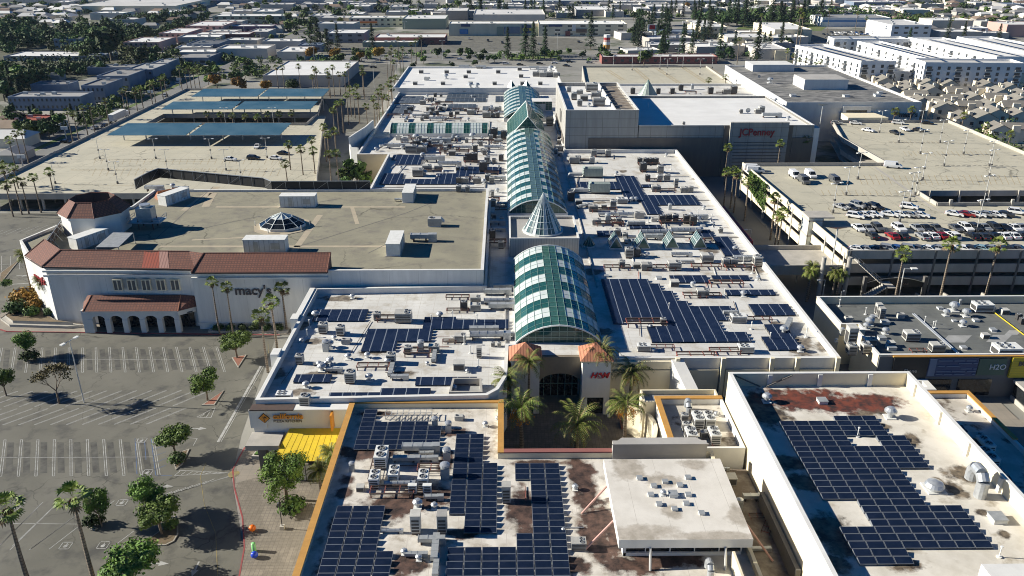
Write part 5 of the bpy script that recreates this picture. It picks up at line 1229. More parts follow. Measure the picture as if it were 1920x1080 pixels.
put(A3,1050,280,4.8,MZ,[('rtu',130,130,90),('box1',290,130,45),('racks',215,125,140),('box1',305,70,50),('box1',435,70,50),('racks',370,70,110),('ahu',300,255,160),('ahu',360,398,170),('dark',720,140,42),('dark',775,140,42),('dark',820,140,42),('dark',865,140,42),('rack',800,145,190),('dark',750,208,60),('box1',905,218,55),('rack',820,208,170),('dark',790,292,42),('box1',900,292,48),('box1',965,292,52),('racks',850,292,110),
 ('rtu',865,382,80),('tall',1045,348,35),('rtu',1120,388,68),('box1',1180,388,40),('rack',950,388,190),('rtuw',560,488,95),('vent',650,480,40),('vent',685,480,40),('box1',480,528,55),('rtu',300,562,80),('lantern',395,535,50),('rack',400,565,230),('hood',720,622,95),('ductr',610,615,170),('ductr',420,610,150),('rtu',330,682,80),('mush',430,672,50),('box1',530,678,48),('rack',450,690,250),('hood',850,652,60),('dark',920,672,55),('dark',980,660,50),('box1',1040,650,50),('rack',1050,680,300),('dark',1140,672,55),('dark',1200,685,60),('vent',1250,660,40),('mush',990,548,32),('vent',960,70,28),('pipe',1000,190),('duct',200,530,110,35),('ducts',110,110,90,30),('duct',130,390,120,20),
 ('vent',1300,545,30),('vent',1380,690,30),('hatch',1290,700,35),('ductr',840,790,230),('ductr',1110,770,220),('hatch',230,250,50),('vent',510,235,30),('ductr',650,845,90,90),('dark',100,470,60),('lantern',170,500,60)])
rr=random.Random(5)
def clutter(area,poly,z,n,kinds,seed):
    rr=random.Random(seed); (xa,ya),(xb,yb)=poly
    for i in range(n):
        px=rr.uniform(xa,xb); row=rr.randint(0,max(1,int((yb-ya)/6))); py=ya+row*(yb-ya)/max(1,int((yb-ya)/6))+rr.uniform(-.8,.8)
        x,y=P(px,py,z)
        if z==MZ and (x>56.5 or (x<-38 and y<270)): continue
        ITEMS.append((area,rr.choice(kinds),x,y,z,rr.uniform(.8,1.35),R(rr.choice((0,0,0,90)))))
A4='before the crosswise low skylight'; A5='behind the crosswise low skylight'
put(A4,690,120,4.695,MZ,[('rtu',380,785,100),('rtu',470,785,90),('dark',430,760,60),('box1',540,720,40),('hood',1020,780,60),('dark',945,775,40),('rtu',520,945,80),('rtu',620,942,70),('rack',560,950,190),('rtu',440,992,95),('vent',500,985,40),('dark',1015,960,70),('racks',1090,975,120),('dark',880,860,50),('dark',935,870,60),('box1',1050,880,50),('rack',950,885,200),('rtu',850,1050,70),('rtu',960,1050,70),('lantern',740,808,60),('box1',1600,545,90),('dark',1110,655,70),('dark',1195,660,50),('tall',680,790,25),('ductr',700,905,170),('ducts',560,870,120),('vent',290,930,25),('vent',480,832,40),('rack',760,800,260),('duct',620,700,150),('vent',630,690,40),('duct',250,750,160),('ductr',150,735,110,40),('vent',70,770,30),('vent',420,680,50),('vent',920,670,50),('ahu',1750,790,30) if False else ('vent',1150,930,30)])
clutter(A4,((750,262),(945,280)),MZ,46,['box1','vent','ducts','rack','rtu','dark','pipe','ductr','hood','vent','racks'],21)
clutter(A4,((820,290),(945,345)),MZ,14,['box1','vent','ducts','racks','dark','pipe'],22)
clutter(A5,((790,176),(835,222)),MZ,30,['dark','box1','dark','rtu','rack','vent','racks'],23)
clutter(A5,((745,208),(940,226)),MZ,40,['box1','vent','ducts','rack','rtu','lantern','pipe','ductr','dark'],24)
clutter(A5,((850,170),(945,208)),MZ,14,['rtu','racks','dark','vent','ducts'],25)
clutter('scattered along the right mall parapet',((1330,470),(1540,650)),MZ,16,['pipe','vent','hatch','pipe','ducts'],41)
clutter('scattered around the small glass gables',((1110,405),(1400,455)),MZ,22,['pipe','vent','hatch','racks','ducts','box1'],42)
clutter('scattered over the left mall roof',((560,590),(930,745)),MZ,16,['pipe','vent','pipe','vent'],43)
A6='right of the long barrel skylight'
clutter(A6,((1040,215),(1052,300)),MZ,12,['rtu','box1','vent','ducts'],26)
clutter('left of the barrel skylights',((918,300),(942,465)),MZ,26,['box1','vent','ducts','racks','dark','pipe'],27)
A7='on the bright north store roof'
put(A7,690,120,4.695,11.2,[('lantern',x,y,38) for x,y in ((415,185),(660,185),(905,185),(1115,185),(1360,185),(1517,185),(468,83),(693,83),(888,83),(1147,83),(1335,58),(1348,120),(860,125))]+[('hood',520,145,50),('vent',685,135,45),('rtu',1480,110,60),('rtu',1540,115,60),('rtu',1600,112,60),('rtu',1660,118,60),('ducts',1450,50,60),('ducts',1520,70,60),('vent',1610,60,50),('vent',900,215,40),('vent',960,217,40),('ducts',830,38,60),('ducts',980,42,60)])
A8='on the high part of the concrete store'
put(A8,1030,120,3.765,22.,[('box1',140,200,30),('rtu',215,215,45),('rtu',300,195,85),('lantern',245,262,55),('rtu',330,248,70),('box1',175,255,40),('rtu',350,298,85),('box1',215,300,35),('vent',280,305,25),('pipe',270,155)])
put('on the wide concrete-store roof',1030,120,3.765,17.2,[('dish',1402,350,34),('box1',1355,350,22),('box1',1500,350,38),('duct',1560,380,110),('rtu',1475,350,45),('box1',950,432,18),('vent',1600,270,22),('pipe',700,310),('vent',1690,400,25)])
put('on the far wing roof',1030,120,3.765,11.2,[('dark',590,213,30),('dark',770,213,28),('racks',870,210,50),('dark',870,212,28),('dark',930,190,30),('mush',1010,180,20),('racks',1000,212,80),('dark',1140,214,34),('rtu',1250,213,50),('dark',1305,215,40),('racks',1210,212,60)])
put('on the black-roofed store',1280,0,3,15.2,[('dish',430,440,16),('vent',495,470,30),('hatch',625,545,30),('hatch',925,548,30),('hatch',1100,545,35),('ducts',790,455,40),('vent',750,445,20),('hatch',1115,528,26),('ducts',770,450,40)])
A9='on the dark shop-row roof'
put(A9,1520,540,4.5,dz,[('hood',325,285,72),('tall',575,240,45),('tall',600,275,45),('hood',765,255,70),('vent',505,330,60),('mush',515,310,40),('vent',480,360,50),('ductr',560,260,100,-35),('pipe',470,235),('hatch',350,335,50),('hatch',640,312,60),('mush',268,405,36),('vent',640,400,50),('tall',345,505,75),('box1',350,572,72),('box1',470,562,72),('rtu',500,492,100),('hatch',610,445,60),('lantern',680,498,60),('hatch',690,530,70),('rtu',855,450,120),('rtu',1070,545,112),('racks',910,550,130),('vent',1225,210,70),('vent',1155,245,50),('vent',1325,255,60),('vent',1295,335,50),('pipe',970,310),('pipe',1040,355),('pipe',1060,350),('rtuw',1455,205,150),('hood',1520,205,80),('lantern',1640,225,60),('lantern',1478,428,55),('rtuw',1660,592,200),('hatch',1100,185,40),('hatch',1220,290,35),('hatch',1405,290,45),('hatch',1300,520,45),('hatch',1550,370,45),('dark',1760,275,40),('dark',1790,310,40),('mush',1265,140,18),('vent',220,460,25),('pipe',250,165,0)])
A10='on the stained foreground roof'
put(A10,600,740,3.178,RZ,[('box2',365,430,72),('box2',325,548,58),('box2',440,522,58),('box2',615,546,58),('side',550,607,50),('side',638,607,50),('lantern',240,578,45),('duct',580,352,180),('duct',500,408,130),('ducts',628,408,80),('mush',755,405,46),('mush',745,512,55),('mush',765,232,38),('mush',685,202,36),('mush',190,462,32),('hood',830,155,55),('tall',570,840,58),('tall',728,840,58),('ductr',420,832,45),('rack',430,605,260),('rack',330,470,200,90),('racks',660,470,160),('vent',580,690,50),('racks',545,95,150) if False else ('ducts',660,640,80),('vent',500,965,35),('duct',560,975,110),('vent',588,1000,35),('ducts',640,905,110),('duct',685,960,170,90),('duct',690,1060,140,90),('tall',1110,655,52),('vent',680,690,35),('vent',985,200,30),('ductr',460,560,150),('ducts',620,370,60)])
put(A10,600,640,2.4545,RZ,[('rtu',1190,962,68),('vent',1175,692,25),('vent',815,365,16),('hatch',1245,1040,40) if False else ('vent',1120,880,16)])
A11='on the thick white slab roof'
put(A11,1100,840,4.5,12.15,[('hatch',x,y,46) for x,y in ((450,275),(665,305),(570,340),(790,335),(860,270),(545,415),(862,415),(615,495),(845,490),(745,535),(975,570))]+[('hatch',735,425,72),('vent',648,415,45)])
A12='beside the grey angled parapet wall'
put(A12,1100,840,4.5,RZ,[('vent',390,80,36),('vent',447,85,36),('vent',510,85,36),('vent',570,85,36),('ducts',620,80,45),('arch',1035,1085,60)])
A13='in the grimy service alley'
put(A13,1100,840,4.5,6.0,[('lantern',1215,310,95),('mush',1290,530,55),('ducts',1390,460,130),('racks',1440,600,110),('racks',1530,700,150,60),('duct',1460,880,100),('ducts',1150,200,50)])
A14='on the ochre-edged plant roof'
put(A14,1240,640,4.908,8,[('box2',338,795,90),('box2',440,795,90),('box2',275,940,92),('box2',488,940,92),('box1',392,905,60),('box1',215,750,62),('box1',228,835,64),('arch',245,665,55),('vent',330,960,30),('racks',400,990,150),('vent',510,700,40)])
A15='on the tall cream building roof'
put(A15,1200,640,2.454,12,[('vent',588,290,38),('hatch',845,292,40),('vent',1160,365,46),('dome',1360,690,86),('arch',1550,700,55),('hatch',1660,845,62),('pipe',1008,450,0),('pipe',1665,1010,0)])
put('in the shadowed annex',1200,640,2.454,5.6,[('box2',1590,520,50),('box2',1600,590,60),('rtu',1640,650,80),('rtu',1550,480,70),('vent',1520,330,25),('rtu',1700,740,90)])
A16='on the gravel roof'
put(A16,0,300,3,DZ,[('cont',1680,262,196),('cont',1497,515,232),('cont',1185,275,80,90) if False else ('vent',968,165,25),('ctower',830,385,180),('dish',402,1,1) if False else ('ducts',1000,180,60),('ducts',850,180,70)])
put(A16,640,300,3,DZ,[('hood',530,375,85),('dish',402,455,26),('ducts',440,465,100),('ducts',320,235,40),('box1',660,182,30),('box1',710,182,26)])
for (px,py,rz,sc) in ((768,372,90,.95),(742,468,90,1.),(328,378,65,.95),(170,458,62,.95)):
    x,y=P(px,py,DZ); ITEMS.append((A16,'cont',x,y,DZ,sc,R(rz)))
# place and label
groups={}
for it in ITEMS: groups.setdefault((it[0],it[1]),[]).append(it)
NSH={}
for (area,k),L in groups.items():
    L.sort(key=lambda t:(round(t[3]/2.5),t[2]))
    for i,(a,k,x,y,z,sc,rz) in enumerate(L):
        lab=f'{DESC[k]} {area}' if len(L)==1 else f'{DESC[k]} {area}, {od(i)} from the front'
        if len(lab.split())>16: lab=f'{DESC[k].split(" with")[0]} {area}, {od(i)} from the front'
        place(U[k],(x,y,z),rz,sc,lab,None,f'{DESC[k].split(" with")[0]}s {area}' if len(L)>1 else None)
for k,u in U.items():
    if u.name not in USED: bpy.data.objects.remove(u)
# sloping panel shade + glazed octagonal dome on the gravel roof
x,y=P(640/3,300+455/3,16); t=thing('shade_panel','flat blue-grey sheet shade on posts beside the tile edge','shade',(x,y,DZ))
mb=MB(); q=[P(180,464,15.5),P(222,464,15.5),P(250,437,15.5),P(212,436.5,15.5)]; mb.poly([(*p,15.6) for p in q]); mb.poly([(*p,15.45) for p in q][::-1])
for i in range(4): a,b=q[i],q[(i+1)%4]; mb.poly([(*a,15.45),(*b,15.45),(*b,15.6),(*a,15.6)])
mb.build('sheet',M['metal'],t); mb=MB()
for p in q: mb.tube((*p,DZ),(*p,15.45),.1,5)
mb.build('post',M['galv'],t)
x,y=P(530,424,DZ); t=thing('dome_skylight','ten-sided glazed dome skylight with a white top on the gravel roof','skylight',(x,y,DZ))
mb=MB(); a=[(x+5.6*math.cos(R(36*i)),y+4.9*math.sin(R(36*i))) for i in range(10)]; b=[(x+2.6*math.cos(R(36*i)),y+2.4*math.sin(R(36*i))) for i in range(10)]
for i in range(10):
    j=(i+1)%10; mb.poly([(*a[i],DZ+.6),(*a[j],DZ+.6),(*b[j],DZ+2.4),(*b[i],DZ+2.4)],0); mb.poly([(*b[i],DZ+2.4),(*b[j],DZ+2.4),(x,y,DZ+3.4)],1)
mb.build('glazing',[M['glass_dark'],M['glass_white']],t)
mb=MB(); mb.prism(a,DZ,DZ+.58,cap=False); mb.build('curb',M['white_wall'],t); mb=MB()
for i in range(10):
    j=(i+1)%10; mb.tube((*a[i],DZ+.65),(*b[i],DZ+2.45),.1,4); mb.tube((*b[i],DZ+2.45),(x,y,DZ+3.5),.07,4); mb.tube((*a[i],DZ+.65),(*a[j],DZ+.65),.09,4); mb.tube((*b[i],DZ+2.45),(*b[j],DZ+2.45),.07,4)
    m1=[(a[i][k]+b[i][k])/2 for k in (0,1)]; m2=[(a[j][k]+b[j][k])/2 for k in (0,1)]; mb.tube((*m1,DZ+1.55),(*m2,DZ+1.55),.05,4)
mb.build('rib',M['mullion_white'],t)
mb=MB()
for i in (0,3,5,7,9): p=(x+6.6*math.cos(R(36*i)),y+5.7*math.sin(R(36*i))); mb.tube((*p,DZ),(*p,DZ+1.4),.12,5)
mb.tube((x,y,DZ+3.4),(x,y,DZ+4.3),.06,5); mb.build('post',M['galv'],t)
mb=MB(); mb.cyl(x,y,DZ,DZ+.1,7.,n=10); mb.build('pad',M['roof_strip'],t)
# steel frame tray and roof well
t=thing('lattice_frame','galvanised lattice steel frame lying on the foreground roof','steel frame',(*P(772,783,RZ),RZ)); x,y=P(772,783,RZ); mb=MB()
for z in (.3,1.0):
    for yy in (-.9,.9): mb.tube((x-4,y+yy,RZ+z),(x+3.2,y+yy,RZ+z),.06,4)
for i in range(9):
    a=x-4+.9*i; mb.tube((a,y-.9,RZ+.3),(a,y-.9,RZ+1),.05,4); mb.tube((a,y-.9,RZ+1),(a,y+.9,RZ+1),.05,4); mb.tube((a,y-.9,RZ+.3),(a+.9,y+.9,RZ+.3),.05,4)
mb.build('lattice',M['metal'],t)
x,y=P(873,735,MZ); t=thing('roof_well','sunken square roof well with a grey floor at the front of the mall','roof well',(x,y,MZ)); q=[P(842,748,MZ),P(905,748,MZ),P(903,721,MZ),P(849,721,MZ)]
mb=MB(); inn=inset(q,.35)
for i in range(4):
    j=(i+1)%4; a,b,c,d=q[i],q[j],inn[i],inn[j]; mb.poly([(*a,MZ),(*b,MZ),(*b,MZ+1.3),(*a,MZ+1.3)]); mb.poly([(*d,MZ),(*c,MZ),(*c,MZ+1.3),(*d,MZ+1.3)]); mb.poly([(*a,MZ+1.3),(*b,MZ+1.3),(*d,MZ+1.3),(*c,MZ+1.3)])
mb.build('wall',M['concrete'],t); mb=MB(); mb.poly([(*p,MZ+.06) for p in inn]); mb.build('floor',M['patch'],t)
# patches and pipe line on the dark roof
mb=MB()
for (cx,cy,w,h) in ((1230,430,200,60),(1590,425,160,60),(1710,375,110,40),(1105,183,40,18),(1300,522,50,18),(1550,370,50,18)):
    q=[P(1520+(cx+sx*w/2+sy*(-h*.5))/4.5,540+(cy+sy*h/2)/4.5,dz) for sx,sy in ((-1,1),(1,1),(1,-1),(-1,-1))]; mb.poly([(*p,dz+.01) for p in q])
mb.build('roof_patch',M['patch'],ds)
mb=MB()
for o in (0,14): 
    a=P(1520+(860+o)/4.5,540+228/4.5,dz); b=P(1520+(1275+o)/4.5,540+598/4.5,dz); mb.tube((*a,dz+.25),(*b,dz+.25),.16,6)
mb.build('pipe_line',M['galv'],ds)
mb=MB(); a=P(1862,586,dz); b=P(1920,630,dz); mb.tube((*a,dz+.2),(*b,dz+.2),.12,6); mb.build('gas_pipe',M['yellow_sign'],ds)
rr=random.Random(31)
for i in range(46):
    if i%2: x=rr.uniform(20,57); y=rr.uniform(130,270)
    else: x=rr.uniform(-38,-5); y=rr.choice((rr.uniform(115,155),rr.uniform(222,300)))
    mb=MB(); L=rr.uniform(4,16); r_=rr.choice((.05,.07,.1))
    if rr.random()<.5: mb.tube((x,y,MZ+.18),(min(x+L,57.5 if i%2 else -5),y,MZ+.18),r_,5)
    else: mb.tube((x,y,MZ+.18),(x+L*.12,min(y+L,276 if i%2 else (156 if y<157 else 330)),MZ+.18),r_,5)
    mb.build('conduit',M[rr.choice(('galv','steel_brown','unit_white','steel_red'))],mall)
for i in range(16):
    x=rr.uniform(-21,10); y=rr.uniform(66,98 if x>-6 else 110); mb=MB(); L=rr.uniform(1.5,5)
    mb.tube((x,y,RZ+.15),(x+(L if i%2 else 0),y+(0 if i%2 else min(L,(98.5 if x>-6 else 112)-y)),RZ+.15),.06,5); mb.build('conduit',M[rr.choice(('galv','steel_red','steel_brown'))],r1)
# ================================================================ SOLAR ARRAYS
def pmesh(w,d,tilt):
    mb=MB(); z0,z1=.28,.28+tilt; e=.05
    mb.poly([(0,0,z0),(w,0,z0),(w,d,z1),(0,d,z1)],1)
    f=lambda x,y:(x,y,z0+(z1-z0)*y/d+.006)
    mb.poly([f(e,e),f(w-e,e),f(w-e,d-e),f(e,d-e)],0)
    mb.poly([(0,0,z0-.05),(w,0,z0-.05),(w,0,z0),(0,0,z0)],1); mb.poly([(w,d,z1),(w,d,0.05),(0,d,.05),(0,d,z1)],1); mb.poly([(0,0,0.02),(0,0,z0),(0,d,z1),(0,d,.02)],1); mb.poly([(w,0,.02),(w,d,.02),(w,d,z1),(w,0,z0)],1)
    return mb
PP=pmesh(2.02,1.0,.22).build('solar_panel',[M['solar'],M['solar_frame']]); PMESH=PP.data; bpy.data.objects.remove(PP)
def array(label,z,x0,ytop,px_,py_,bands,far=None,mat_='solar_far',maxp=100):
    """bands: (py_from, py_to, X_from, X_to) in photo rows and world X"""
    rows=[]; y=ytop; nb=max(b[1] for b in bands); cells=[]
    while True:
        yc=y-py_/2; pr=project(x0,yc,z)[1]
        if pr>nb: break
        cols=set()
        for a,b,xa,xb in bands:
            if a<=pr<b:
                c0=round((xa-x0)/px_); c1=round((xb-x0)/px_); cols|=set(range(c0,c1))
        rows.append((y-py_,sorted(cols))); y-=py_
        if y<20: break
    ys=[r[0] for r in rows if r[1]]
    if not ys: print('EMPTY',label); return
    t=thing('solar_array',label,'solar array',(x0,min(ys),z),'solar arrays laid out on the roofs')
    if not far:
        cells=[(r,c) for r in rows for c in r[1]]; cells.sort(key=lambda q:q[0][0]); rest=MB()
        for i,((y,_),c) in enumerate(cells):
            X=x0+c*px_
            if i<maxp:
                o=bpy.data.objects.new('solar_panel',PMESH); COL.objects.link(o); o.parent=t; o.location=(X-x0,y-min(ys),0)
            else:
                m=pmesh(2.02,1.0,.22); n=len(rest.v); rest.v+=[(a+X,b+y,cc+z) for a,b,cc in m.v]; rest.f+=[tuple(n+k for k in f) for f in m.f]; rest.m+=m.m
        if rest.f: o=rest.build('solar_panel',[M['solar'],M['solar_frame']],t); o['kind']='stuff'
    else:
        for y,cols in rows:
            if not cols: continue
            mb=MB(); runs=[]
            for c in cols:
                if runs and runs[-1][1]==c: runs[-1][1]=c+1
                else: runs.append([c,c+1])
            for a,b in runs:
                xa,xb=x0+a*px_,x0+b*px_; mb.poly([(xa,y,z+.28),(xb,y,z+.28),(xb,y+py_*.8,z+.48),(xa,y+py_*.8,z+.48)]); mb.poly([(xb,y+py_*.8,z+.48),(xb,y+py_*.8,z+.02),(xa,y+py_*.8,z+.02),(xa,y+py_*.8,z+.48)],1); mb.poly([(xa,y,z+.02),(xa,y,z+.28),(xa,y+py_*.8,z+.48),(xa,y+py_*.8,z+.02)],1); mb.poly([(xb,y,z+.02),(xb,y+py_*.8,z+.02),(xb,y+py_*.8,z+.48),(xb,y,z+.28)],1)
            mb.build('panel_row',[M[mat_],M['concrete_dark']],t)
def cols(x0,p,spec): return [(a,b,x0+p*c0,x0+p*c1) for a,b,c0,c1 in spec]
zp=RZ
def pyc(cy): return 740+cy/3.178
A=cols(-22.4,2.1,[(pyc(98),pyc(180),0,1),(pyc(180),pyc(206),0,5),(pyc(206),pyc(326),0,6)])
array('navy array with a narrow top step, nearest the ochre back edge',zp,-22.4,P(682,771,zp)[1],2.1,1.22,A)
xB=P(850,880,zp)[0]
B=cols(xB,2.12,[(pyc(240),pyc(425),0,2),(pyc(425),pyc(714),0,3),(pyc(714),pyc(832),1,3)])
array('stepped navy array at the middle of the foreground roof, three panels wide',zp,xB,P(855,817,zp)[1],2.12,1.24,B)
array('navy array at the bottom left corner of the foreground roof',zp,-22.3,P(631,952,zp)[1],2.15,1.24,cols(-22.3,2.15,[(950,pyc(962),0,3),(pyc(962),1200,0,4)]))
xD=P(967,880,zp)[0]
def pyd(cy): return 640+cy/2.4545
array('long navy array widening at the bottom edge, left of the white slab roof',zp,xD-.1,P(967,872,zp)[1],2.12,1.24,cols(xD-.1,2.12,[(pyd(568),pyd(655),0,3),(pyd(655),pyd(880),1,3),(pyd(880),pyd(948),0,3),(pyd(948),1200,-4,3)]))
x0=40.3; p_=2.1
def pye(cy): return 640+cy/2.454
array('very large navy array with two square gaps on the tall cream building',12,x0,P(1558,783,12)[1],p_,1.3,cols(x0,p_,[(780,pye(378),4,7),(pye(378),821,0,7),(821,843,0,4),(821,843,6,8),(843,pye(598),0,8),(pye(598),pye(748),0,6),(pye(748),pye(770),2,6),(pye(770),pye(876),2,8),(pye(876),pye(975),0,8),(pye(975),pye(1052),0,3)]))
def xr(px,py,z=MZ): return P(px,py,z)[0]
def farr(label,bands,z=MZ,m='solar_far',pp=2.05,pr=1.3):
    x0=min(xr(b[2],(b[0]+b[1])/2,z) for b in bands); yt=max(P(b[2],b[0],z)[1] for b in bands)
    array(label,z,x0,yt,pp,pr,[(b[0],b[1],xr(b[2],(b[0]+b[1])/2,z),xr(b[3],(b[0]+b[1])/2,z)) for b in bands],True,m)
farr('largest navy array on the right mall roof, stepped along its right side',[(526,537,1131,1209),(537,549,1135,1240),(549,569,1139,1270),(569,578,1142,1291),(578,588,1144,1374),(588,601,1146,1357),(601,607,1149,1175),(601,607,1255,1343),(607,617,1257,1347),(617,625,1210,1353),(625,645,1225,1412)])
for lab,b in (('small navy array behind the largest one, beside a grey box unit',[(519,532,1257,1320)]),('short navy array behind a red rack near the mall edge',[(519,527,1335,1398)]),('thin navy array around a white vent near the mall edge',[(546,557,1361,1445)]),('square navy array near the parapet right of a white twin-fan unit',[(573,591,1407,1482)]),('navy array next to the front right corner of the mall roof',[(611,635,1434,1478),(635,656,1433,1492)]),('slanting navy array beside the red band on the parapet',[(446,480,1346,1377)]),
 ('long narrow navy array running back between air handlers',[(332,380,1163,1203),(380,402,1206,1238)]),('wide navy array beside the middle of the right parapet',[(368,387,1212,1312)]),('shaded navy array left of the ribbed air handlers',[(343,356,1083,1160)]),('tiny navy array behind the condenser row',[(348,353,1201,1223)]),('narrow navy array in front of the dark condensers',[(424,431,1180,1243)]),('navy array behind the first small glass gable',[(435,446,1120,1165)]),('small navy array behind the last small glass gable',[(433,447,1305,1328)]),
 ('navy array at the shaded top corner of the left mall roof',[(583,606,590,679)]),('stepped navy array in the middle of the left mall roof',[(597,622,801,857),(605,620,855,945),(622,641,689,818),(641,663,680,740)]),('small navy array by the left parapet near the front',[(705,723,552,620)]),('thin navy array left of the square roof well',[(710,721,780,884)]),('navy array along the front edge behind the ochre parapet',[(731,742,704,808),(742,753,616,808)]),
 ('navy array nearest the tan wall on the lower north-west roof',[(292,301,736,818),(301,310,738,795)]),('long navy array along the front of the lower north-west roof',[(315,327,855,937),(327,343,816,882),(328,338,718,752),(338,348,713,860)])): farr(lab,b)
farr('navy array in the shadow on the low annex at the right edge',[(800,905,1800,1862)],5.6)
for lab,b in (('grey sky-reflecting array nearest the north store wall',[(176,184,839,914)]),('thin grey sky-reflecting array, second from the north store',[(186,192,835,914)]),('broad grey sky-reflecting array in the middle of the far mall roof',[(197,209,839,888)]),('grey sky-reflecting array beside the farthest barrel vault',[(182,192,929,945)]),('grey sky-reflecting array at the far left parapet corner',[(182,195,741,792)]),('grey sky-reflecting array by the left parapet above the crosswise skylight',[(199,214,737,771)]),('small grey sky-reflecting array before the farthest vault',[(201,207,905,922)])): farr(lab,b,MZ,'solar_sky_tint')
# ================================================================ VEHICLES
def carproto(kind):
    t=thing('parked_car','','car')
    if kind=='sedan': Lh,W,prof,roof,hb=2.3,.9,[(-2.3,.35),(-2.3,.7),(-2.1,.82),(-1.0,.95),(1.35,1.0),(2.2,.92),(2.3,.6),(2.3,.35)],[(-.95,.95),(-.2,1.42),(.95,1.42),(1.75,.98)],1.42
    elif kind=='suv': Lh,W,prof,roof,hb=2.35,.95,[(-2.35,.4),(-2.35,.85),(-2.1,.98),(-1.1,1.1),(2.2,1.1),(2.35,.7),(2.35,.4)],[(-1.05,1.1),(-.35,1.68),(1.9,1.66),(2.25,1.1)],1.68
    else: Lh,W,prof,roof,hb=2.7,1.0,[(-2.7,.4),(-2.7,.95),(-2.2,1.15),(-1.8,1.2),(2.6,1.2),(2.7,.8),(2.7,.4)],[(-1.85,1.2),(-1.2,2.1),(2.5,2.15),(2.65,1.2)],2.1
    b=MB(); n=len(prof); k=len(b.v)
    for s in (-1,1):
        b.v+=[(s*(W if .5<z<1.3 else W-.06),y,z) for y,z in prof]
    b.f.append(tuple(range(n-1,-1,-1))); b.m.append(0); b.f.append(tuple(range(n,2*n))); b.m.append(0)
    for i in range(n): j=(i+1)%n; b.f.append((i,j,n+j,n+i)); b.m.append(0)
    # roof panel and pillars
    (y0,z0),(y1,z1),(y2,z2),(y3,z3)=roof; Wr=W-.2
    b.poly([(-Wr,y1,z1),(Wr,y1,z1),(Wr,y2,z2),(-Wr,y2,z2)]); b.poly([(-Wr,y1,z1-.06),(-Wr,y2,z2-.06),(-Wr,y2,z2),(-Wr,y1,z1)]); b.poly([(Wr,y1,z1-.06),(Wr,y1,z1),(Wr,y2,z2),(Wr,y2,z2-.06)])
    for s in (-1,1):
        for (a,c,d,e) in ((y0,z0,y1,z1),(y3,z3,y2,z2),((y0+y3)/2,(z0+z3)/2,(y1+y2)/2,z1)): b.tube((s*(W-.05),a,c),(s*Wr,d,e-.03),.05,4)
    if kind=='van':
        for s in (-1,1): b.poly([(s*(W-.0),-.6,1.2),(s*(W-.0),2.6,1.2),(s*(Wr+.01),2.5,2.12),(s*(Wr+.01),-.6,2.1)])
        b.poly([(-W+.03,2.68,1.2),(W-.03,2.68,1.2),(Wr,2.53,2.12),(-Wr,2.53,2.12)])
    b.build('body',M['car_white'],t)
    g=MB(); Wb=W-.06
    g.poly([(-Wb,y0,z0),(Wb,y0,z0),(Wr-.02,y1,z1-.03),(-Wr+.02,y1,z1-.03)]); g.poly([(-Wb,y3,z3),(-Wr+.02,y2,z2-.03),(Wr-.02,y2,z2-.03),(Wb,y3,z3)])
    for s in (-1,1): g.poly([(s*Wb,y0,z0),(s*Wb,y3,z3),(s*(Wr-.02),y2,z2-.03),(s*(Wr-.02),y1,z1-.03)])
    g.build('window',M['car_glass'],t)
    for s in (-1,1):
        for y in (-Lh*.62,Lh*.6):
            w=MB(); w.tube((s*(W-.18),y,.34),(s*(W+.02),y,.34),.34,12); w.build('wheel',M['tyre'],t)
        h=MB(); h.box(s*(W-.32)-.14,s*(W-.32)+.14,-Lh-.02,-Lh+.1,.62,.76); h.build('headlight',M['lamp_clear'],t)
        h=MB(); h.box(s*(W-.28)-.14,s*(W-.28)+.14,Lh-.1,Lh+.02,.72,.88); h.build('taillight',M['lamp_red'],t)
    return t
CAR={k:carproto(k) for k in ('sedan','suv','van')}
CN=dict(white='white',silver='silver',dark='charcoal',black='black',red='red',blue='blue',grey='grey',paleblue='pale blue',green='green')
CARS=[]
def cars(area,conv,z,L):
    for it in L:
        x,y,c,rot=it[:4]; k=it[4] if len(it)>4 else 'sedan'; px,py=conv(x,y); X,Y=P(px,py,z); CARS.append((area,k,c,X,Y+1.2,z,R(rot)))
def C0(x,y): return (x,y)
def C2(x,y): return (1280+x/3,300+y/3)
def C3(x,y): return (1280+x/3,y/3)
def C1(x,y): return (x/3,y/3)
cars('in the rear cluster on the garage deck',C2,DK,[(900,282,'silver',28),(952,286,'dark',28),(996,274,'silver',28,'suv'),(1040,281,'black',28),(1092,284,'black',28,'suv')])
cars('in the second slanted row of the deck',C2,DK,[(980,334,'white',60,'suv'),(1035,328,'white',60),(1085,326,'white',60),(1172,324,'white',60),(1238,326,'white',60),(1290,328,'silver',60),(1348,328,'white',60),(1282,282,'white',60,'suv'),(1538,322,'white',60),(1606,324,'red',60),(1665,326,'white',60),(1724,325,'silver',60),(1777,326,'white',60),(1827,324,'dark',60),(1893,312,'white',60,'suv')])
cars('in the third row, noses toward the street',C2,DK,[(997,402,'white',4),(1050,404,'silver',4),(1105,403,'grey',4,'suv'),(1226,404,'white',4,'suv'),(1328,403,'silver',4),(1378,404,'dark',4),(1437,403,'grey',4),(1549,404,'grey',4),(1603,402,'white',4,'suv'),(1656,404,'dark',4,'suv'),(1710,400,'silver',4),(1764,400,'dark',4,'suv'),(1820,402,'black',4),(1880,403,'white',4),(1918,400,'silver',4)])
cars('in the fourth row of the deck',C2,DK,[(1075,446,'dark',184),(1190,448,'red',184),(1246,446,'dark',184),(1360,450,'silver',184),(1413,446,'white',184),(1467,446,'red',184),(1530,448,'white',184,'suv'),(1642,448,'black',184),(1700,450,'dark',184),(1758,446,'black',184),(1815,447,'white',184),(1870,446,'white',184),(1916,442,'dark',184)])
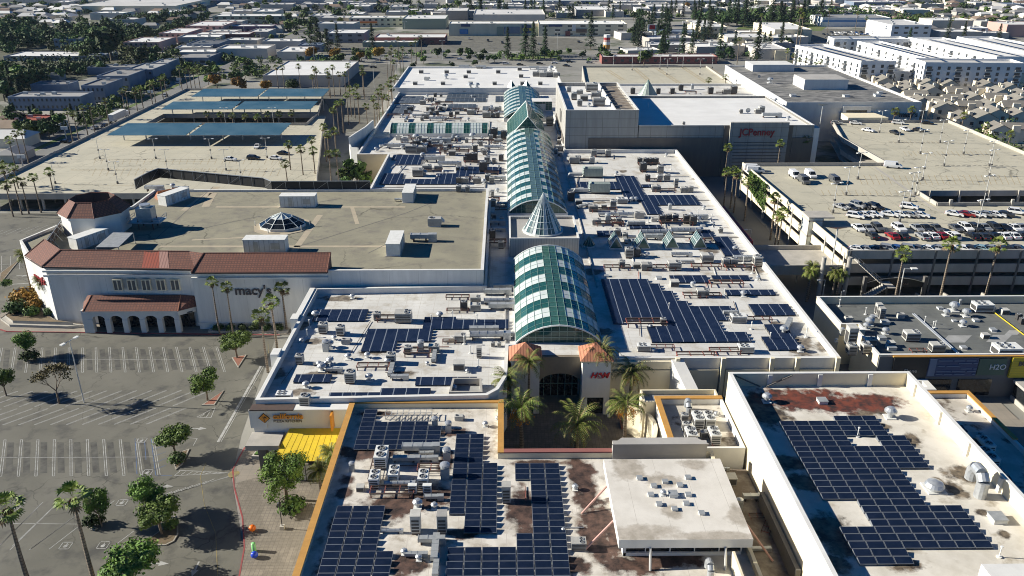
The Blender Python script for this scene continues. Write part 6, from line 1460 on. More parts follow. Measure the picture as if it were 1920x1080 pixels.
cars('along the front edge of the deck',C2,DK,[(1000,526,'white',58),(1050,526,'silver',58),(1110,525,'black',58),(1172,524,'silver',58,'suv'),(1222,522,'blue',58),(1292,524,'silver',58,'suv'),(1345,523,'grey',58),(1400,524,'white',58),(1460,522,'silver',58),(1515,523,'grey',58),(1595,523,'white',58),(1640,523,'dark',58),(1700,522,'paleblue',58),(1755,522,'silver',58),(1860,524,'dark',58),(1905,522,'grey',58)])
cars('on the open middle of the garage deck',C2,DK,[(635,104,'white',3,'van'),(687,134,'grey',3,'van'),(725,102,'white',3,'van'),(863,134,'grey',3,'van'),(415,78,'white',82,'van'),(400,66,'white',82,'van'),(1190,50,'white',72,'van')])
cars('on the far end of the garage deck',C3,DK,[(872,704,'silver',70),(978,704,'white',70),(1050,744,'white',40),(1218,702,'white',70,'suv'),(1257,738,'white',5),(1200,757,'dark',10),(1337,742,'dark',60),(1382,702,'black',70)])
cars('on the left deck before the canopies',C1,LZ,[(1290,908,'white',75),(1422,902,'black',78,'suv'),(1545,902,'white',75),(1590,874,'black',75),(1442,836,'white',5)])
cars('on the palm-lined street',C1,0,[(365,808,'black',80),(527,730,'silver',2),(582,718,'black',2),(925,545,'silver',2),(880,508,'dark',182),(930,492,'silver',182),(1000,470,'white',182)])
cars('on the avenue beyond the mall',C0,0,[(862,112,'white',90),(700,128,'dark',90),(910,100,'white',90),(948,121,'white',90,'suv'),(975,123,'dark',90),(1012,121,'dark',90),(1068,118,'dark',90,'suv'),(1062,125,'black',60),(740,108,'dark',90),(760,110,'silver',90),(1375,125,'white',90),(668,111,'white',90),(690,109,'dark',90),(830,99,'silver',90),(1105,119,'silver',90),(1040,120,'white',90)])
LOT=[]
rr=random.Random(9)
for row,(y,x0,x1) in enumerate(((62,1560,1640),(66,1545,1650),(71,1552,1655),(76,1560,1650))):
    x=x0
    while x<x1: LOT.append((x,y+rr.uniform(-.6,.6),rr.choice(('white','silver','dark','grey','blue','black','white')),rr.choice((0,5,60)))); x+=rr.uniform(6.5,10)
cars('in the packed lot by the striped warehouse',C0,0,LOT)
LOT=[]
for row,(y,x0,x1) in enumerate(((76,395,520),(83,420,535),(90,410,510),(100,415,505),(108,425,490))):
    x=x0
    while x<x1:
        if rr.random()<.72: LOT.append((x,y+rr.uniform(-.8,.8),rr.choice(('white','silver','dark','grey','white','black')),rr.choice((0,5,85))))
        x+=rr.uniform(7,11)
cars('in the strip-mall car park',C0,0,LOT)
cars('before the big-box stores',C0,0,[(915,78,'dark',5,'suv'),(942,82,'dark',5,'suv'),(1010,84,'silver',5),(1085,80,'dark',5),(880,74,'silver',5),(1165,92,'dark',90),(1200,88,'white',90)])
gr={}
for c in CARS: gr.setdefault((c[0],c[1],c[2]),[]).append(c)
CNT=0
for (area,k,c),L in gr.items():
    L.sort(key=lambda t:t[3])
    for i,(a,k_,c_,X,Y,z,rz) in enumerate(L):
        nm={'sedan':'car','suv':'tall wagon','van':'van'}[k]
        lab=f'{CN[c]} {nm} {area}' if len(L)==1 else f'{CN[c]} {nm} {area}, {od(i)} from the mall side'
        o=place(CAR[k],(X,Y,z),rz,1,lab,'van' if k=='van' else 'car',f'cars {area}')
        body=kid(o,'body')[0] if False else [ch for ch in o.children if ch.name.startswith('body')][0]
        override(body,0,M['car_'+c])
# box truck
t=thing('delivery_truck','white box truck driving on the palm-lined street','truck',(*P(222,222,0),0)); x,y=P(222,226,0)
mb=MB(); mb.box(x-1.3,x+1.3,y-7,y+7,1.1,4.0); mb.build('cargo_box',M['unit_white'],t); mb=MB(); mb.box(x-1.2,x+1.2,y+7.2,y+9.4,.6,2.9); mb.build('cab',M['car_white'],t)
mb=MB(); mb.box(x-1.1,x+1.1,y+9.38,y+9.44,1.7,2.6); mb.build('windscreen',M['car_glass'],t)
for yy in (y-5.6,y-4.4,y+8.2):
    for s in (-1,1): mb=MB(); mb.tube((x+s*.95,yy,.5),(x+s*1.25,yy,.5),.5,10); mb.build('wheel',M['tyre'],t)
for (px,py,lab) in ((45,318,'white sign panel on a post at the street edge'),(125,262,'pale sign panel on a post under the street palms'),(285,190,'small white sign panel near the end of the parapet'),(338,165,'curved white light-box sign on a thick post by the deck corner')):
    x,y=P(px,py,0); t=thing('post_sign',lab,'sign',(x,y,0)); mb=MB(); mb.box(x-.15,x+.15,y-.15,y+.15,0,5); mb.build('post',M['pole'],t); mb=MB(); mb.box(x-1.4,x+1.4,y-.15,y+.15,4.2,5.6); mb.build('panel',M['unit_white'],t)
# ================================================================ LAMPS
def lampproto(h,base=True,dbl=True,col='pole'):
    t=thing('light_pole','','light pole'); mb=MB(); mb.tube((0,0,0),(0,0,h),.11,8,.08); mb.build('pole',M[col],t)
    if base: mb=MB(); mb.cyl(0,0,0,.9,.38,n=10); mb.build('base',M['concrete_dark'],t)
    mb=MB(); mb.tube((0,0,h),(1.2,0,h),.07,5); 
    if dbl: mb.tube((0,0,h),(-1.2,0,h),.07,5)
    mb.build('arm',M[col],t)
    for s in ((-1,1) if dbl else (1,)): mb=MB(); mb.box(min(s*1.0,s*1.9),max(s*1.0,s*1.9),-.28,.28,h-.08,h+.12); mb.build('lamp_head',M['unit_white'],t)
    if base: mb=MB(); mb.cyl(0,0,h*.42,h*.47,.34,n=8); mb.build('floodlight',M['unit_dark'],t)
    return t
LP1=lampproto(8.2); LP2=lampproto(12.6,False); LP3=lampproto(6,False,False)
def lamps(area,conv,z,L,pr,group,rz=0,sc=1):
    L=[P(*conv(*q),z) for q in L]; L.sort(key=lambda q:(round(q[1]/6),q[0]))
    for i,(x,y) in enumerate(L): place(pr,(x,y,z),rz,sc,f'{group} {area}, {od(i)} from the front' if len(L)>1 else f'{group} {area}',None,f'{group}s {area}')
lamps('on the sunlit garage deck',C2,DK,[(983,108),(917,198),(843,298),(1305,198),(1347,112),(1218,348),(1275,232),(1722,90),(1690,250),(1652,402)],LP1,'white two-headed light pole',R(20))
lamps('on the far garage deck',C3,DK,[(1105,747),(1213,802),(1332,745),(1335,865),(1445,803),(1578,867),(1468,935),(1722,935)],LP1,'slim white light pole',R(20))
lamps('on the left parking deck',C1,LZ,[(562,893),(610,958),(662,1033),(312,1033),(877,893),(942,958),(1190,893),(1272,958),(1360,1022),(1503,888),(1270,702),(1540,702)],LP1,'thin light pole',R(10),.88)
lamps('on the tan rooftop deck behind the mall',C0,9.6,[(1185,132),(1237,130),(1250,140),(1280,128),(1312,140),(1335,128),(1270,118),(1200,118),(1150,126)],LP1,'thin white light pole',R(10))
lamps('above the dark parking bays',C0,0,[(158,755)],LP2,'tall galvanised light pole',R(70))
lamps('in the street below the mall parapet',C0,0,[(1404,470),(1440,505),(1492,530),(1540,570)],LP3,'small white street lamp',R(180),1)
lamps('on the roof edge by the garage sign',C0,8.3,[(1575,563)],LP3,'short white lamp',0,.35)
lamps('beside the palm at the shop-row back wall',C0,0,[(1682,572)],LP3,'bent white street lamp',0,1.5)
lamps('at the ochre corner of the foreground roof',C0,9.3,[(661,752)],LP3,'short white gooseneck lamp',R(140),.3)
lamps('by the avenue',C0,0,[(1020,95),(1045,92),(1170,60),(830,112),(760,70),(490,80),(460,75),(590,120),(745,165),(702,165)],LP2,'tall street light',0)
x,y=P(530,993,0); t=thing('plaza_lamp','black post lamp on a square pale base on the brick plaza','lamp',(x,y,.15)); mb=MB(); mb.tube((x,y,.15),(x,y,4.3),.07,6); mb.build('post',M['black'],t); mb=MB(); mb.box(x-.3,x+.3,y-.3,y+.3,.15,.75); mb.build('base',M['concrete'],t); mb=MB(); mb.lathe(x,y,[(.1,4.3),(.35,4.3),(.3,4.7),(0,4.9)],8); mb.build('lantern',M['black'],t)
x,y=P(1141,782,0); t=thing('plaza_lamp','black post lamp with a white base in the palm court','lamp',(x,y,.12)); mb=MB(); mb.tube((x,y,.12),(x,y,3.6),.06,6); mb.build('post',M['black'],t); mb=MB(); mb.box(x-.25,x+.25,y-.25,y+.25,.12,.6); mb.build('base',M['unit_white'],t)
for (px,py,h,lab) in ((1388,325,10,'thin pole with a slanted white triangular panel near the vans'),(1538,230,10,'pole with a white triangular panel beside the garage ramp'),(1564,470,8,'pole with a pinkish triangular panel above the corner stair')):
    x,y=P(px,py,DK if px!=1388 else 0); z=DK if px!=1388 else 4; t=thing('triangular_sign',lab,'sign',(x,y,z)); mb=MB(); mb.tube((x,y,z-4),(x,y,z+h*.7),.16,6); mb.build('post',M['pole'],t)
    mb=MB(); zz=z+h*.7; mb.poly([(x-2.4,y-.6,zz+.4),(x+2.2,y-.2,zz+.2),(x+.2,y+.8,zz-.5)]); mb.poly([(x-2.4,y-.6,zz+.36),(x+.2,y+.8,zz-.54),(x+2.2,y-.2,zz+.16)]); mb.build('panel',M['tile_pale'] if px==1564 else M['unit_white'],t)
# ================================================================ VEGETATION
def leaves(mb,blobs,n,s,rng,hollow=.55,flat=.6):
    tot=sum(b[3]**2 for b in blobs)
    for bx,by,bz,br,bh in blobs:
        for _ in range(int(n*br*br/tot)):
            while True:
                u=Vector((rng.gauss(0,1),rng.gauss(0,1),rng.gauss(0,1)))
                if u.length>.1: break
            u.normalize(); r=rng.uniform(hollow,1.03)
            if rng.random()<.12: r*=rng.uniform(1,1.14)
            p=Vector((bx+u.x*br*r,by+u.y*br*r,bz+u.z*bh*r))
            nrm=(u+Vector((rng.uniform(-1,1),rng.uniform(-1,1),rng.uniform(-.6,1)))*flat).normalized()
            a=nrm.orthogonal().normalized(); b=nrm.cross(a); th=rng.uniform(0,6.28); a,b=a*math.cos(th)+b*math.sin(th),b*math.cos(th)-a*math.sin(th)
            k=s*rng.uniform(.6,1.3)
            mb.poly([p-a*k,p-b*k*.55,p+a*k,p+b*k*.55])
def treeproto(name,label,blobs,n,s,leaf,th=1.8,tr=.16,seed=1,cat='tree',limbs=True,crown='crown'):
    rng=random.Random(seed); t=thing(name,label,cat); mb=MB(); leaves(mb,blobs,n,s,rng,.35); mb.build(crown,M[leaf],t)
    tk=MB(); tk.tube((0,0,0),(.05,.02,th),tr,7,tr*.75)
    if limbs:
        for b in blobs: tk.tube((.05,.02,th*.85),(b[0],b[1],b[2]),tr*.5,5,tr*.12)
    tk.build('trunk',M['trunk'],t); return t
def rb(seed,R_,zc,h,n):
    rng=random.Random(seed); L=[(0,0,zc,R_*.6,h*.66)]
    for i in range(n):
        a=6.28*i/n+rng.uniform(-.4,.4); r=R_*rng.uniform(.42,.62); L.append((r*math.cos(a),r*math.sin(a),zc+rng.uniform(-.5,.55)*h,R_*rng.uniform(.26,.48),h*rng.uniform(.26,.48)))
    return L
T={}
T['lot1']=treeproto('broadleaf_tree','',rb(1,2.6,3.6,2.1,12),3900,.165,'leaf',2.,.16,1)
T['lot2']=treeproto('broadleaf_tree','',rb(2,2.6,3.7,1.9,13),3900,.165,'leaf',2.,.16,2)
T['big']=treeproto('pepper_tree','',rb(3,3.4,5.2,2.9,11)+[(-2.6,-.6,3.2,1.2,1.8),(1.8,-.5,3.4,1.1,1.7)],8000,.165,'leaf',2.6,.3,3)
T['bare']=None
for i in range(4): T['far%d'%i]=treeproto('broadleaf_tree','',rb(10+i,4.2,5.,3.2,7+i%2),420,.85,('leaf_dark','leaf_mid','leaf_dark','leaf_mid')[i],2.5,.3,10+i,limbs=False)
T['bright']=treeproto('broadleaf_tree','',rb(30,3.8,4.6,3.,7),420,.8,'leaf',2.,.25,30,limbs=False)
T['orange']=treeproto('autumn_tree','',rb(31,4.2,5.,3.4,8),700,.6,'leaf_orange',2.,.3,31,limbs=False)
T['bush']=treeproto('shrub','',[(0,0,1.0,1.5,1.1),(.9,.3,.8,1.,.8),(-.8,-.2,.8,1.1,.8)],420,.3,'leaf_dark',.4,.08,32,'shrub',False,'foliage')
T['bushg']=treeproto('shrub','',[(0,0,.7,1.2,.8),(.7,.2,.6,.8,.6)],420,.22,'ivy',.3,.06,33,'shrub',False,'foliage')
T['busho']=treeproto('shrub','',[(0,0,1.2,2.2,1.2),(1.4,.3,1.0,1.4,.9),(-1.3,-.5,1.1,1.5,1.)],900,.26,'leaf_orange',.3,.06,34,'shrub',False,'foliage')
def conifer(seed,H_=16,r=3.4,n=520):
    rng=random.Random(seed); t=thing('conifer_tree','','tree'); mb=MB()
    for _ in range(n):
        f=rng.random()**1.25; z=2+(H_-2)*f; rr_=r*(1-f)**.8*rng.uniform(.35,1.05)*(1+.25*math.sin(z*2.4+seed)); a=rng.uniform(0,6.28)
        p=Vector((rr_*math.cos(a),rr_*math.sin(a),z)); d=Vector((math.cos(a),math.sin(a),-.35)); w=Vector((-math.sin(a),math.cos(a),0)); k=rng.uniform(.6,1.15)
        mb.poly([p-d*k*.6,p-w*k*.5,p+d*k,p+w*k*.5])
    mb.build('crown',M['leaf_conifer'],t); tk=MB(); tk.tube((0,0,0),(0,0,H_*.95),.3,6,.04); tk.build('trunk',M['trunk'],t); return t
T['con0']=conifer(1); T['con1']=conifer(2,19,3.0); T['cyp']=conifer(5,9,1.2,260)
# fan palm
def fanpalm(seed,cr=1.75,n=34,low=False):
    rng=random.Random(seed); t=thing('palm_tree','','palm tree'); tk=MB(); k=5
    for i in range(k): tk.tube((.04*math.sin(i),0,i*2.0),(.04*math.sin(i+1),0,i*2.0+2.0),.26-.025*i,7,.26-.025*(i+1))
    tk.build('trunk',M['palm_trunk'],t)
    mb=MB(); dry=MB()
    for i in range(n):
        el=rng.uniform(-.75,1.35); a=i*2.4+rng.uniform(-.3,.3); d=Vector((math.cos(a)*math.cos(el),math.sin(a)*math.cos(el),math.sin(el)))
        L=cr*rng.uniform(.55,.72); c=d*L; side=d.cross(Vector((0,0,1))); 
        if side.length<.1: side=Vector((1,0,0))
        side.normalize(); up=side.cross(d); m=mb if el>-.5 else dry
        m.poly([Vector((0,0,0)),c+side*.03,c-side*.03])
        for j in range(7):
            g_=(j-3)*.42; v=(d*math.cos(g_)+side*math.sin(g_)); e=c+v*cr*.46+Vector((0,0,-.14-.05*abs(j-3))); w=side*math.cos(g_)-d*math.sin(g_)
            m.poly([c,c+v*cr*.25-w*.09,e,c+v*cr*.25+w*.09])
    for i in range(16):
        a=i*.39; m=dry; m.poly([(.2*math.cos(a),.2*math.sin(a),0),(.55*math.cos(a),.55*math.sin(a),-.55),(.35*math.cos(a+.3),.35*math.sin(a+.3),-1.25),(.22*math.cos(a+.3),.22*math.sin(a+.3),-.3)])
    mb.build('crown',M['frond'],t); dry.build('dead_fronds',M['frond_dry'],t); return t
FP=[fanpalm(i+1) for i in range(3)]
def feather(seed,cr=3.6,n=36,fruit=True,leaf='frond'):
    rng=random.Random(seed); t=thing('palm_tree','','palm tree'); tk=MB(); k=5
    for i in range(k): tk.tube((.05*math.sin(i*1.3),0,i*2.0),(.05*math.sin(i*1.3+1.3),0,i*2.0+2.0),.3-.02*i,8,.28-.02*(i+1))
    tk.build('trunk',M['palm_trunk'],t); mb=MB(); rc=MB()
    for i in range(n):
        el=rng.uniform(-.1,1.35); a=i*2.4+rng.uniform(-.25,.25); h=Vector((math.cos(a),math.sin(a),0)); side=Vector((-math.sin(a),math.cos(a),0)); L=cr*rng.uniform(.85,1.1); seg_=8; p=Vector((0,0,.1)); e=el
        for j in range(seg_):
            d=h*math.cos(e)+Vector((0,0,1))*math.sin(e); q=p+d*L/seg_; rc.poly([p-side*.035,p+side*.035,q+side*.03,q-side*.03])
            w=(.5*math.sin(math.pi*min(1,(j+1.2)/(seg_+1)))+.1); dn=d.cross(side)*-.25
            for s in (-1,1):
                for f in (0.,.5):
                    b=p+(q-p)*f; mb.poly([b,b+d*.12,b+side*s*w+d*.38+dn*w+Vector((0,0,-.16*w))])
            p=q; e-=.10+.042*j
    mb.build('crown',M[leaf],t); rc.build('frond_stem',M['frond_dry'],t)
    if fruit:
        for i in range(6):
            f=MB(); a=i*1.05; c=Vector((1.0*math.cos(a),1.0*math.sin(a),-.95)); rg=random.Random(i+seed)
            for _ in range(70):
                o=Vector((rg.gauss(0,.26),rg.gauss(0,.26),rg.gauss(0,.4))); p=c+o; f.poly([p+Vector((-.07,0,0)),p+Vector((0,-.05,-.07)),p+Vector((.07,0,0)),p+Vector((0,.05,.07))])
            f.tube((0,0,0),c,.03,4); f.build('fruit_cluster',M['fruit'],t)
    return t
DP=[feather(1),feather(2)]; QP=feather(5,2.6,38,False)
PALMS=[]
def setpalm(pr,x,y,z0,h,label,group,sc=1.,rz=0.):
    o=place(pr,(x,y,z0),rz,1,label,'palm tree',group)
    for c in o.children:
        b=c.name.split('.')[0]
        if b=='trunk': c.scale=(sc,sc,h/10.); 
        else: c.location=(.05*math.sin(5),0,h); c.scale=(sc,sc,sc)
    return o
def palms(area,conv,L,kind='fan',z0=0,look='fan palm'):
    Q=[]
    for it in L:
        px,py=conv(it[0],it[1]); h=it[2]; x,y=P(px,py,z0+h); Q.append((x,y,h,it[3] if len(it)>3 else 1.))
    Q.sort(key=lambda q:(round(q[1]/8),q[0])); rg=random.Random(len(area))
    for i,(x,y,h,sc) in enumerate(Q):
        pr=(FP if kind=='fan' else DP if kind=='date' else [QP])[i%(3 if kind=='fan' else 2 if kind=='date' else 1)]
        lab=f'{look} {area}' if len(Q)==1 else f'{look} {area}, {od(i)} from the front'
        setpalm(pr,x,y,z0,h,lab,f'palms {area}' if len(Q)>1 else None,sc,rg.uniform(0,6.28))
def CM(x,y): return (x/3,300+y/3)
palms('at the lower left corner of the lot',L3,[(25,790,12.5,1.25),(305,750,13,1.25)],look='tall bare-trunked fan palm')
palms('before the white store wall',CM,[(1190,690,12,.8),(1272,715,11.4,.8)],look='small green fan palm')
palms('along the kerb by the stepped mall parapet',CM,[(1585,725,10,1.05),(1525,800,11,1.1),(1465,880,12,1.1)],look='shaggy fan palm')
palms('at the pointed white corner of the store',CM,[(232,690,8)],'queen',look='drooping feather palm')
palms('behind the pointed white corner, half hidden',CM,[(130,540,9)],'queen',look='feather palm')
palms('between the store lot and the parking deck',CM,[(30,140,10),(75,110,11),(120,125,10),(185,100,11),(275,70,10),(10,30,11)],look='lean fan palm')
palms('beside the long deck wall',C1,[(375,630,12),(412,640,12),(462,605,12),(505,600,12),(590,570,12),(683,515,12),(703,500,12),(755,515,12),(787,498,12),(838,470,12),(857,465,12),(900,445,12),(920,432,12),(85,755,12),(120,745,12),(20,960,11),(75,945,11),(1005,380,12),(1040,402,13),(1060,385,13),(1085,405,12),(1110,390,12),(50,790,12)],look='slender street fan palm')
palms('at the east end of the left deck',C1,[(1620,815,13),(1690,840,13),(1760,850,12),(1605,925,11),(1850,870,13),(1892,865,13),(1820,715,13),(1840,760,13),(1752,790,12),(1880,740,13)],look='fan palm')
palms('in the sunken gap between the canopy rows',C1,[(1165,645,6.2),(1240,648,6),(1305,652,6.2),(1378,656,6),(1448,660,6.2),(1505,645,6),(1570,642,6.2),(1640,640,6.4)],look='short bushy fan palm')
palms('before the far white store wall',lambda x,y:(400+x/4.8,y/4.8),[(565,610,14),(620,612,14),(765,600,15),(890,695,11),(925,640,14),(905,620,14),(1025,640,13),(1070,610,15),(1040,690,11),(1130,670,11),(1180,668,12),(1210,592,15),(1335,610,14),(1345,660,13)],look='slim fan palm')
palms('along the mall west wall',lambda x,y:(400+x/4.8,y/4.8),[(1075,995,13),(1110,940,13),(1150,925,13),(1200,860,13),(1225,800,13),(1260,830,12),(1290,780,13),(1300,870,12),(1375,960,12),(1470,960,12),(1440,890,13),(1480,830,13),(1520,870,13),(1560,880,12),(1510,790,13),(1570,760,13),(1600,800,13),(1600,720,13),(1640,700,13),(1560,520,14),(1590,480,14),(1620,560,13),(1640,470,14),(1680,520,13),(1700,440,14),(1600,430,14),(1660,350,16),(1780,400,14),(1820,370,15),(1870,340,15)],look='thick-crowned fan palm')
palms('standing beside the garage side wall',C2,[(250,70,12),(310,82,12),(372,122,12,1.1),(290,60,12),(522,218,12,1.1),(562,300,11.5,1.1),(540,320,10)],look='fan palm')
palms('at the foot of the garage corner stair',C2,[(730,612,7.5),(862,640,7.5),(885,650,7.2),(720,640,7)],'queen',look='low feather palm')
palms('rising before the shaded garage front',C2,[(1245,530,13,1.2),(1515,475,14.5,1.2),(1775,480,14.5,1.2)],look='tall fan palm')
palms('before the red store lettering wall',C3,[(255,830,13),(550,810,13),(693,785,13)],look='fan palm')
palms('before the shaded wall of the black-roofed store',C3,[(1195,628,14,1.1),(1290,618,14)],look='fan palm')
palms('in the hedge between garage and condos',C3,[(1583,652,12),(1705,708,11),(1845,755,12)],look='fan palm')
palms('on the tan deck behind the mall',C3,[(147,452,12.5),(243,436,13.5)],look='fan palm')
palms('before the white apartment block',lambda x,y:(1200+x/5.333,y/5.333),[(1475,510,13),(1535,560,12),(1595,600,11),(1660,610,11),(1755,645,11),(1808,620,12)],look='small fan palm')
palms('rising above the far right trees',C3,[(320,220,20),(665,65,26,1.6),(680,90,24,1.6),(445,85,22),(985,75,20),(1035,105,18),(1520,110,16),(1610,100,18),(830,60,20)],look='very tall far palm')
palms('on the court floor before the entrance arch',lambda x,y:(940+x/4.908,640+y/4.908),[(255,200,10.6,1.),(50,360,9,1.),(925,110,11.2,1.1),(1200,290,8.2,1.2),(185,620,7.8,1.35),(700,770,4.7,1.5),(1150,590,7.3,1.2)],'date',.12,'orange-fruited date palm')
palms('squeezed between the awning and the ochre edge',L3,[(1395,570,5.5,.95),(1345,640,4,.95)],'queen',look='arching feather palm')
# trees in the lot
def tree(kind,px,py,zc,r,label,group=None,base=3.6,rb_=2.6,z0=0,cat='tree'):
    x,y=P(px,py,z0+zc); sc=r/rb_; return place(T[kind],(x,y,z0),random.uniform(0,6.28),(sc,sc,zc/base),label,cat,group)
for k,x,y,zc,r,lab in (('lot1',100,90,3.7,2.7,'dense green tree over a clipped hedge at the top left stalls'),('lot2',990,88,3.9,3.7,'large green tree by the store kerb, nearest the shaggy palms'),('lot1',862,258,4.1,3.3,'green tree on the red-kerbed island of the hatched corner'),('lot2',726,490,3.9,3.3,'green tree on the flower island beside the crossing'),('lot1',615,730,4.2,3.0,'dark green tree, upper of two touching over the soil island'),('lot2',662,808,4.,3.4,'dark green tree, lower of two touching over the soil island'),('lot1',402,765,4.4,2.1,'small tree behind the front palm trunk'),('lot2',545,1015,3.8,4.3,'leafy tree at the bottom edge of the picture'),('lot1',5,240,4,2.6,'green tree cut by the left edge of the frame')):
    px,py=L3(x,y); tree(k,px,py,zc,r,lab)
px,py=L3(1180,640); x,y=P(px+6,py,5.2); place(T['big'],(x,y,.15),1.,(1.12,1.12,1.),'big drooping bright green tree on the brick plaza before the awning','tree')
x,y=P(545,955,.5); place(T['bushg'],(x,y,.15),0,1.7,'round clipped green shrub bed under the plaza tree','shrub')
# bare tree
rg=random.Random(4); t=thing('bare_tree','sparse brownish tree with open branches beside the tall light pole','tree'); tk=MB(); tips=[]
def br(p,d,L,r,dep):
    q=p+d*L; tk.tube(p,q,r,5,r*.6)
    if dep==0: tips.append(q); return
    for _ in range(3): nd=(d+Vector((rg.uniform(-.7,.7),rg.uniform(-.7,.7),rg.uniform(-.1,.5)))).normalized(); br(q,nd,L*.68,r*.55,dep-1)
br(Vector((0,0,0)),Vector((0,0,1)),2.1,.16,5); tk.build('trunk',M['trunk'],t); mb=MB()
for q in tips:
    for _ in range(4):
        p=q+Vector((rg.gauss(0,.3),rg.gauss(0,.3),rg.gauss(0,.25))); a=Vector((rg.uniform(-1,1),rg.uniform(-1,1),rg.uniform(-1,1))).normalized()*.14; b=a.orthogonal().normalized()*.1; mb.poly([p-a,p-b,p+a,p+b])
mb.build('crown',M['leaf_brown'],t); x,y=P(*L3(250,352)); t.location=(x,y,0); t.scale=(1.25,1.25,1.25)
for k,x,y,s,lab in (('bush',125,160,1.1,'dark clipped hedge block under the top left tree'),('bush',395,855,.95,'dark bush on the small square island'),('bushg',745,590,1.2,'low flowering shrub on the pointed crossing island'),('bushg',715,865,1.,'thin shrub growing on the orange soil island')): px,py=L3(x,y); X,Y=P(px,py,.5); place(T[k],(X,Y,.1),0,s,lab,'shrub')
for k,x,y,s,lab in (('busho',230,845-20,1.35,'large orange-brown shrub in the corner bed'),('bush',350,850,1.1,'dark rounded shrub right of the orange one in the corner bed'),('bushg',130,850,1.3,'green shrub at the tip of the corner bed'),('bush',285,862,.9,'small dark shrub at the feather palm foot'),('bushg',35,705,1.2,'yellowish ground shrub on the left edge island')): px,py=CM(x,y); X,Y=P(px,py,1.2); place(T[k],(X,Y,1.),1,s,lab,'shrub')
for i,(px,py,s,k,lab) in enumerate(((95,855,1.5,'bush','low dark shrub along the outer kerb of the corner bed'),(180,870,1.5,'bushg','bright green ground shrub in the middle of the corner bed'),(385,845,1.3,'bush','dark shrub at the wall end of the corner bed'),(160,800,1.6,'busho','orange shrub at the back of the corner bed'))): X,Y=P(px/3,300+py/3,1.2); place(T[k],(X,Y,1.),i,s,lab,'shrub')
for i in range(6): x=-61.5+2.6*i; place(T['bush'],(x,157.6,.5),i,.72,f'clipped dark hedge shrub under the store lettering, {od(i)} from the porch','shrub','hedge shrubs under the store lettering')
mb=MB(); rg=random.Random(8)
for _ in range(2600):
    f=rg.random(); y=231+17*f; x=79.3-2.8*((y-177)/78)-.2; z=rg.uniform(2.8+3*(f),11.0); p=Vector((x-rg.uniform(0,.35),y,z)); a=Vector((rg.uniform(-.3,.3),rg.uniform(-1,1),rg.uniform(-1,1))).normalized()*.3; b=Vector((-.5,a.z,-a.y)).normalized()*.2; mb.poly([p-a,p-b,p+a,p+b])
mb.build('foliage',M['ivy'],WALLIVY)
# small planter boxes in the court
for (px,py,lab) in ((1125,762,'low square brick planter at the foot of the tall court palm'),(1178,800,'red brick planter box at the sunlit side of the court')):
    x,y=P(px,py); mb=MB(); mb.box(x-1.4,x+1.4,y-1,y+1,.12,.75,0); t=thing('brick_planter',lab,'planter',(x,y,.12)); mb.build('wall',M['brick'],t); mb=MB(); mb.box(x-1.2,x+1.2,y-.8,y+.8,.76,.8); mb.build('soil',M['soil'],t)
# ================================================================ FAR CITY
def farb(x0,x1,yb,yt,dep,wall,roof,label,name='warehouse',cat='building',win=0,par=.5,wm='window',grp=None,units=0):
    X0,Y=P(x0,yb); X1,_=P(x1,yb); h=max(2.5,Zat((x0+x1)/2,yt,Y)); t=thing(name,label,cat,((X0+X1)/2,Y,0),grp)
    q=rect(X0,X1,Y,Y+dep); mb,inn=shell(q,0,h-par,h,.4); mb.build('wall',M[wall],t); mb=MB(); mb.poly([(*p,h-par) for p in inn]); mb.build('roof',M[roof],t)
    if win:
        rows=max(1,int(h/3.2)); n=win
        for r in range(rows):
            for i in range(n):
                a=X0+(X1-X0)*(i+.3)/n; b=X0+(X1-X0)*(i+.7)/n; mb=MB(); z=h*(r+.3)/rows; mb.box(a,b,Y-.06,Y-.01,z,z+min(1.5,h*.4/rows)); mb.build('window',M[wm],t)
    rg=random.Random(int(x0*7+yb))
    for i in range(units):
        a=rg.uniform(X0+2,X1-3); b=rg.uniform(Y+2,Y+dep-3); mb=MB(); s=rg.uniform(.8,1.6); mb.box(a,a+s*1.3,b,b+s,h-par,h-par+s*.9); mb.build('roof_unit',M['metal'],t)
    return t,X0,X1,Y,h
farb(495,642,163,141,58,'far_wall','roof_bright','flat white-roofed store behind the last solar canopies','store',win=0,units=5)
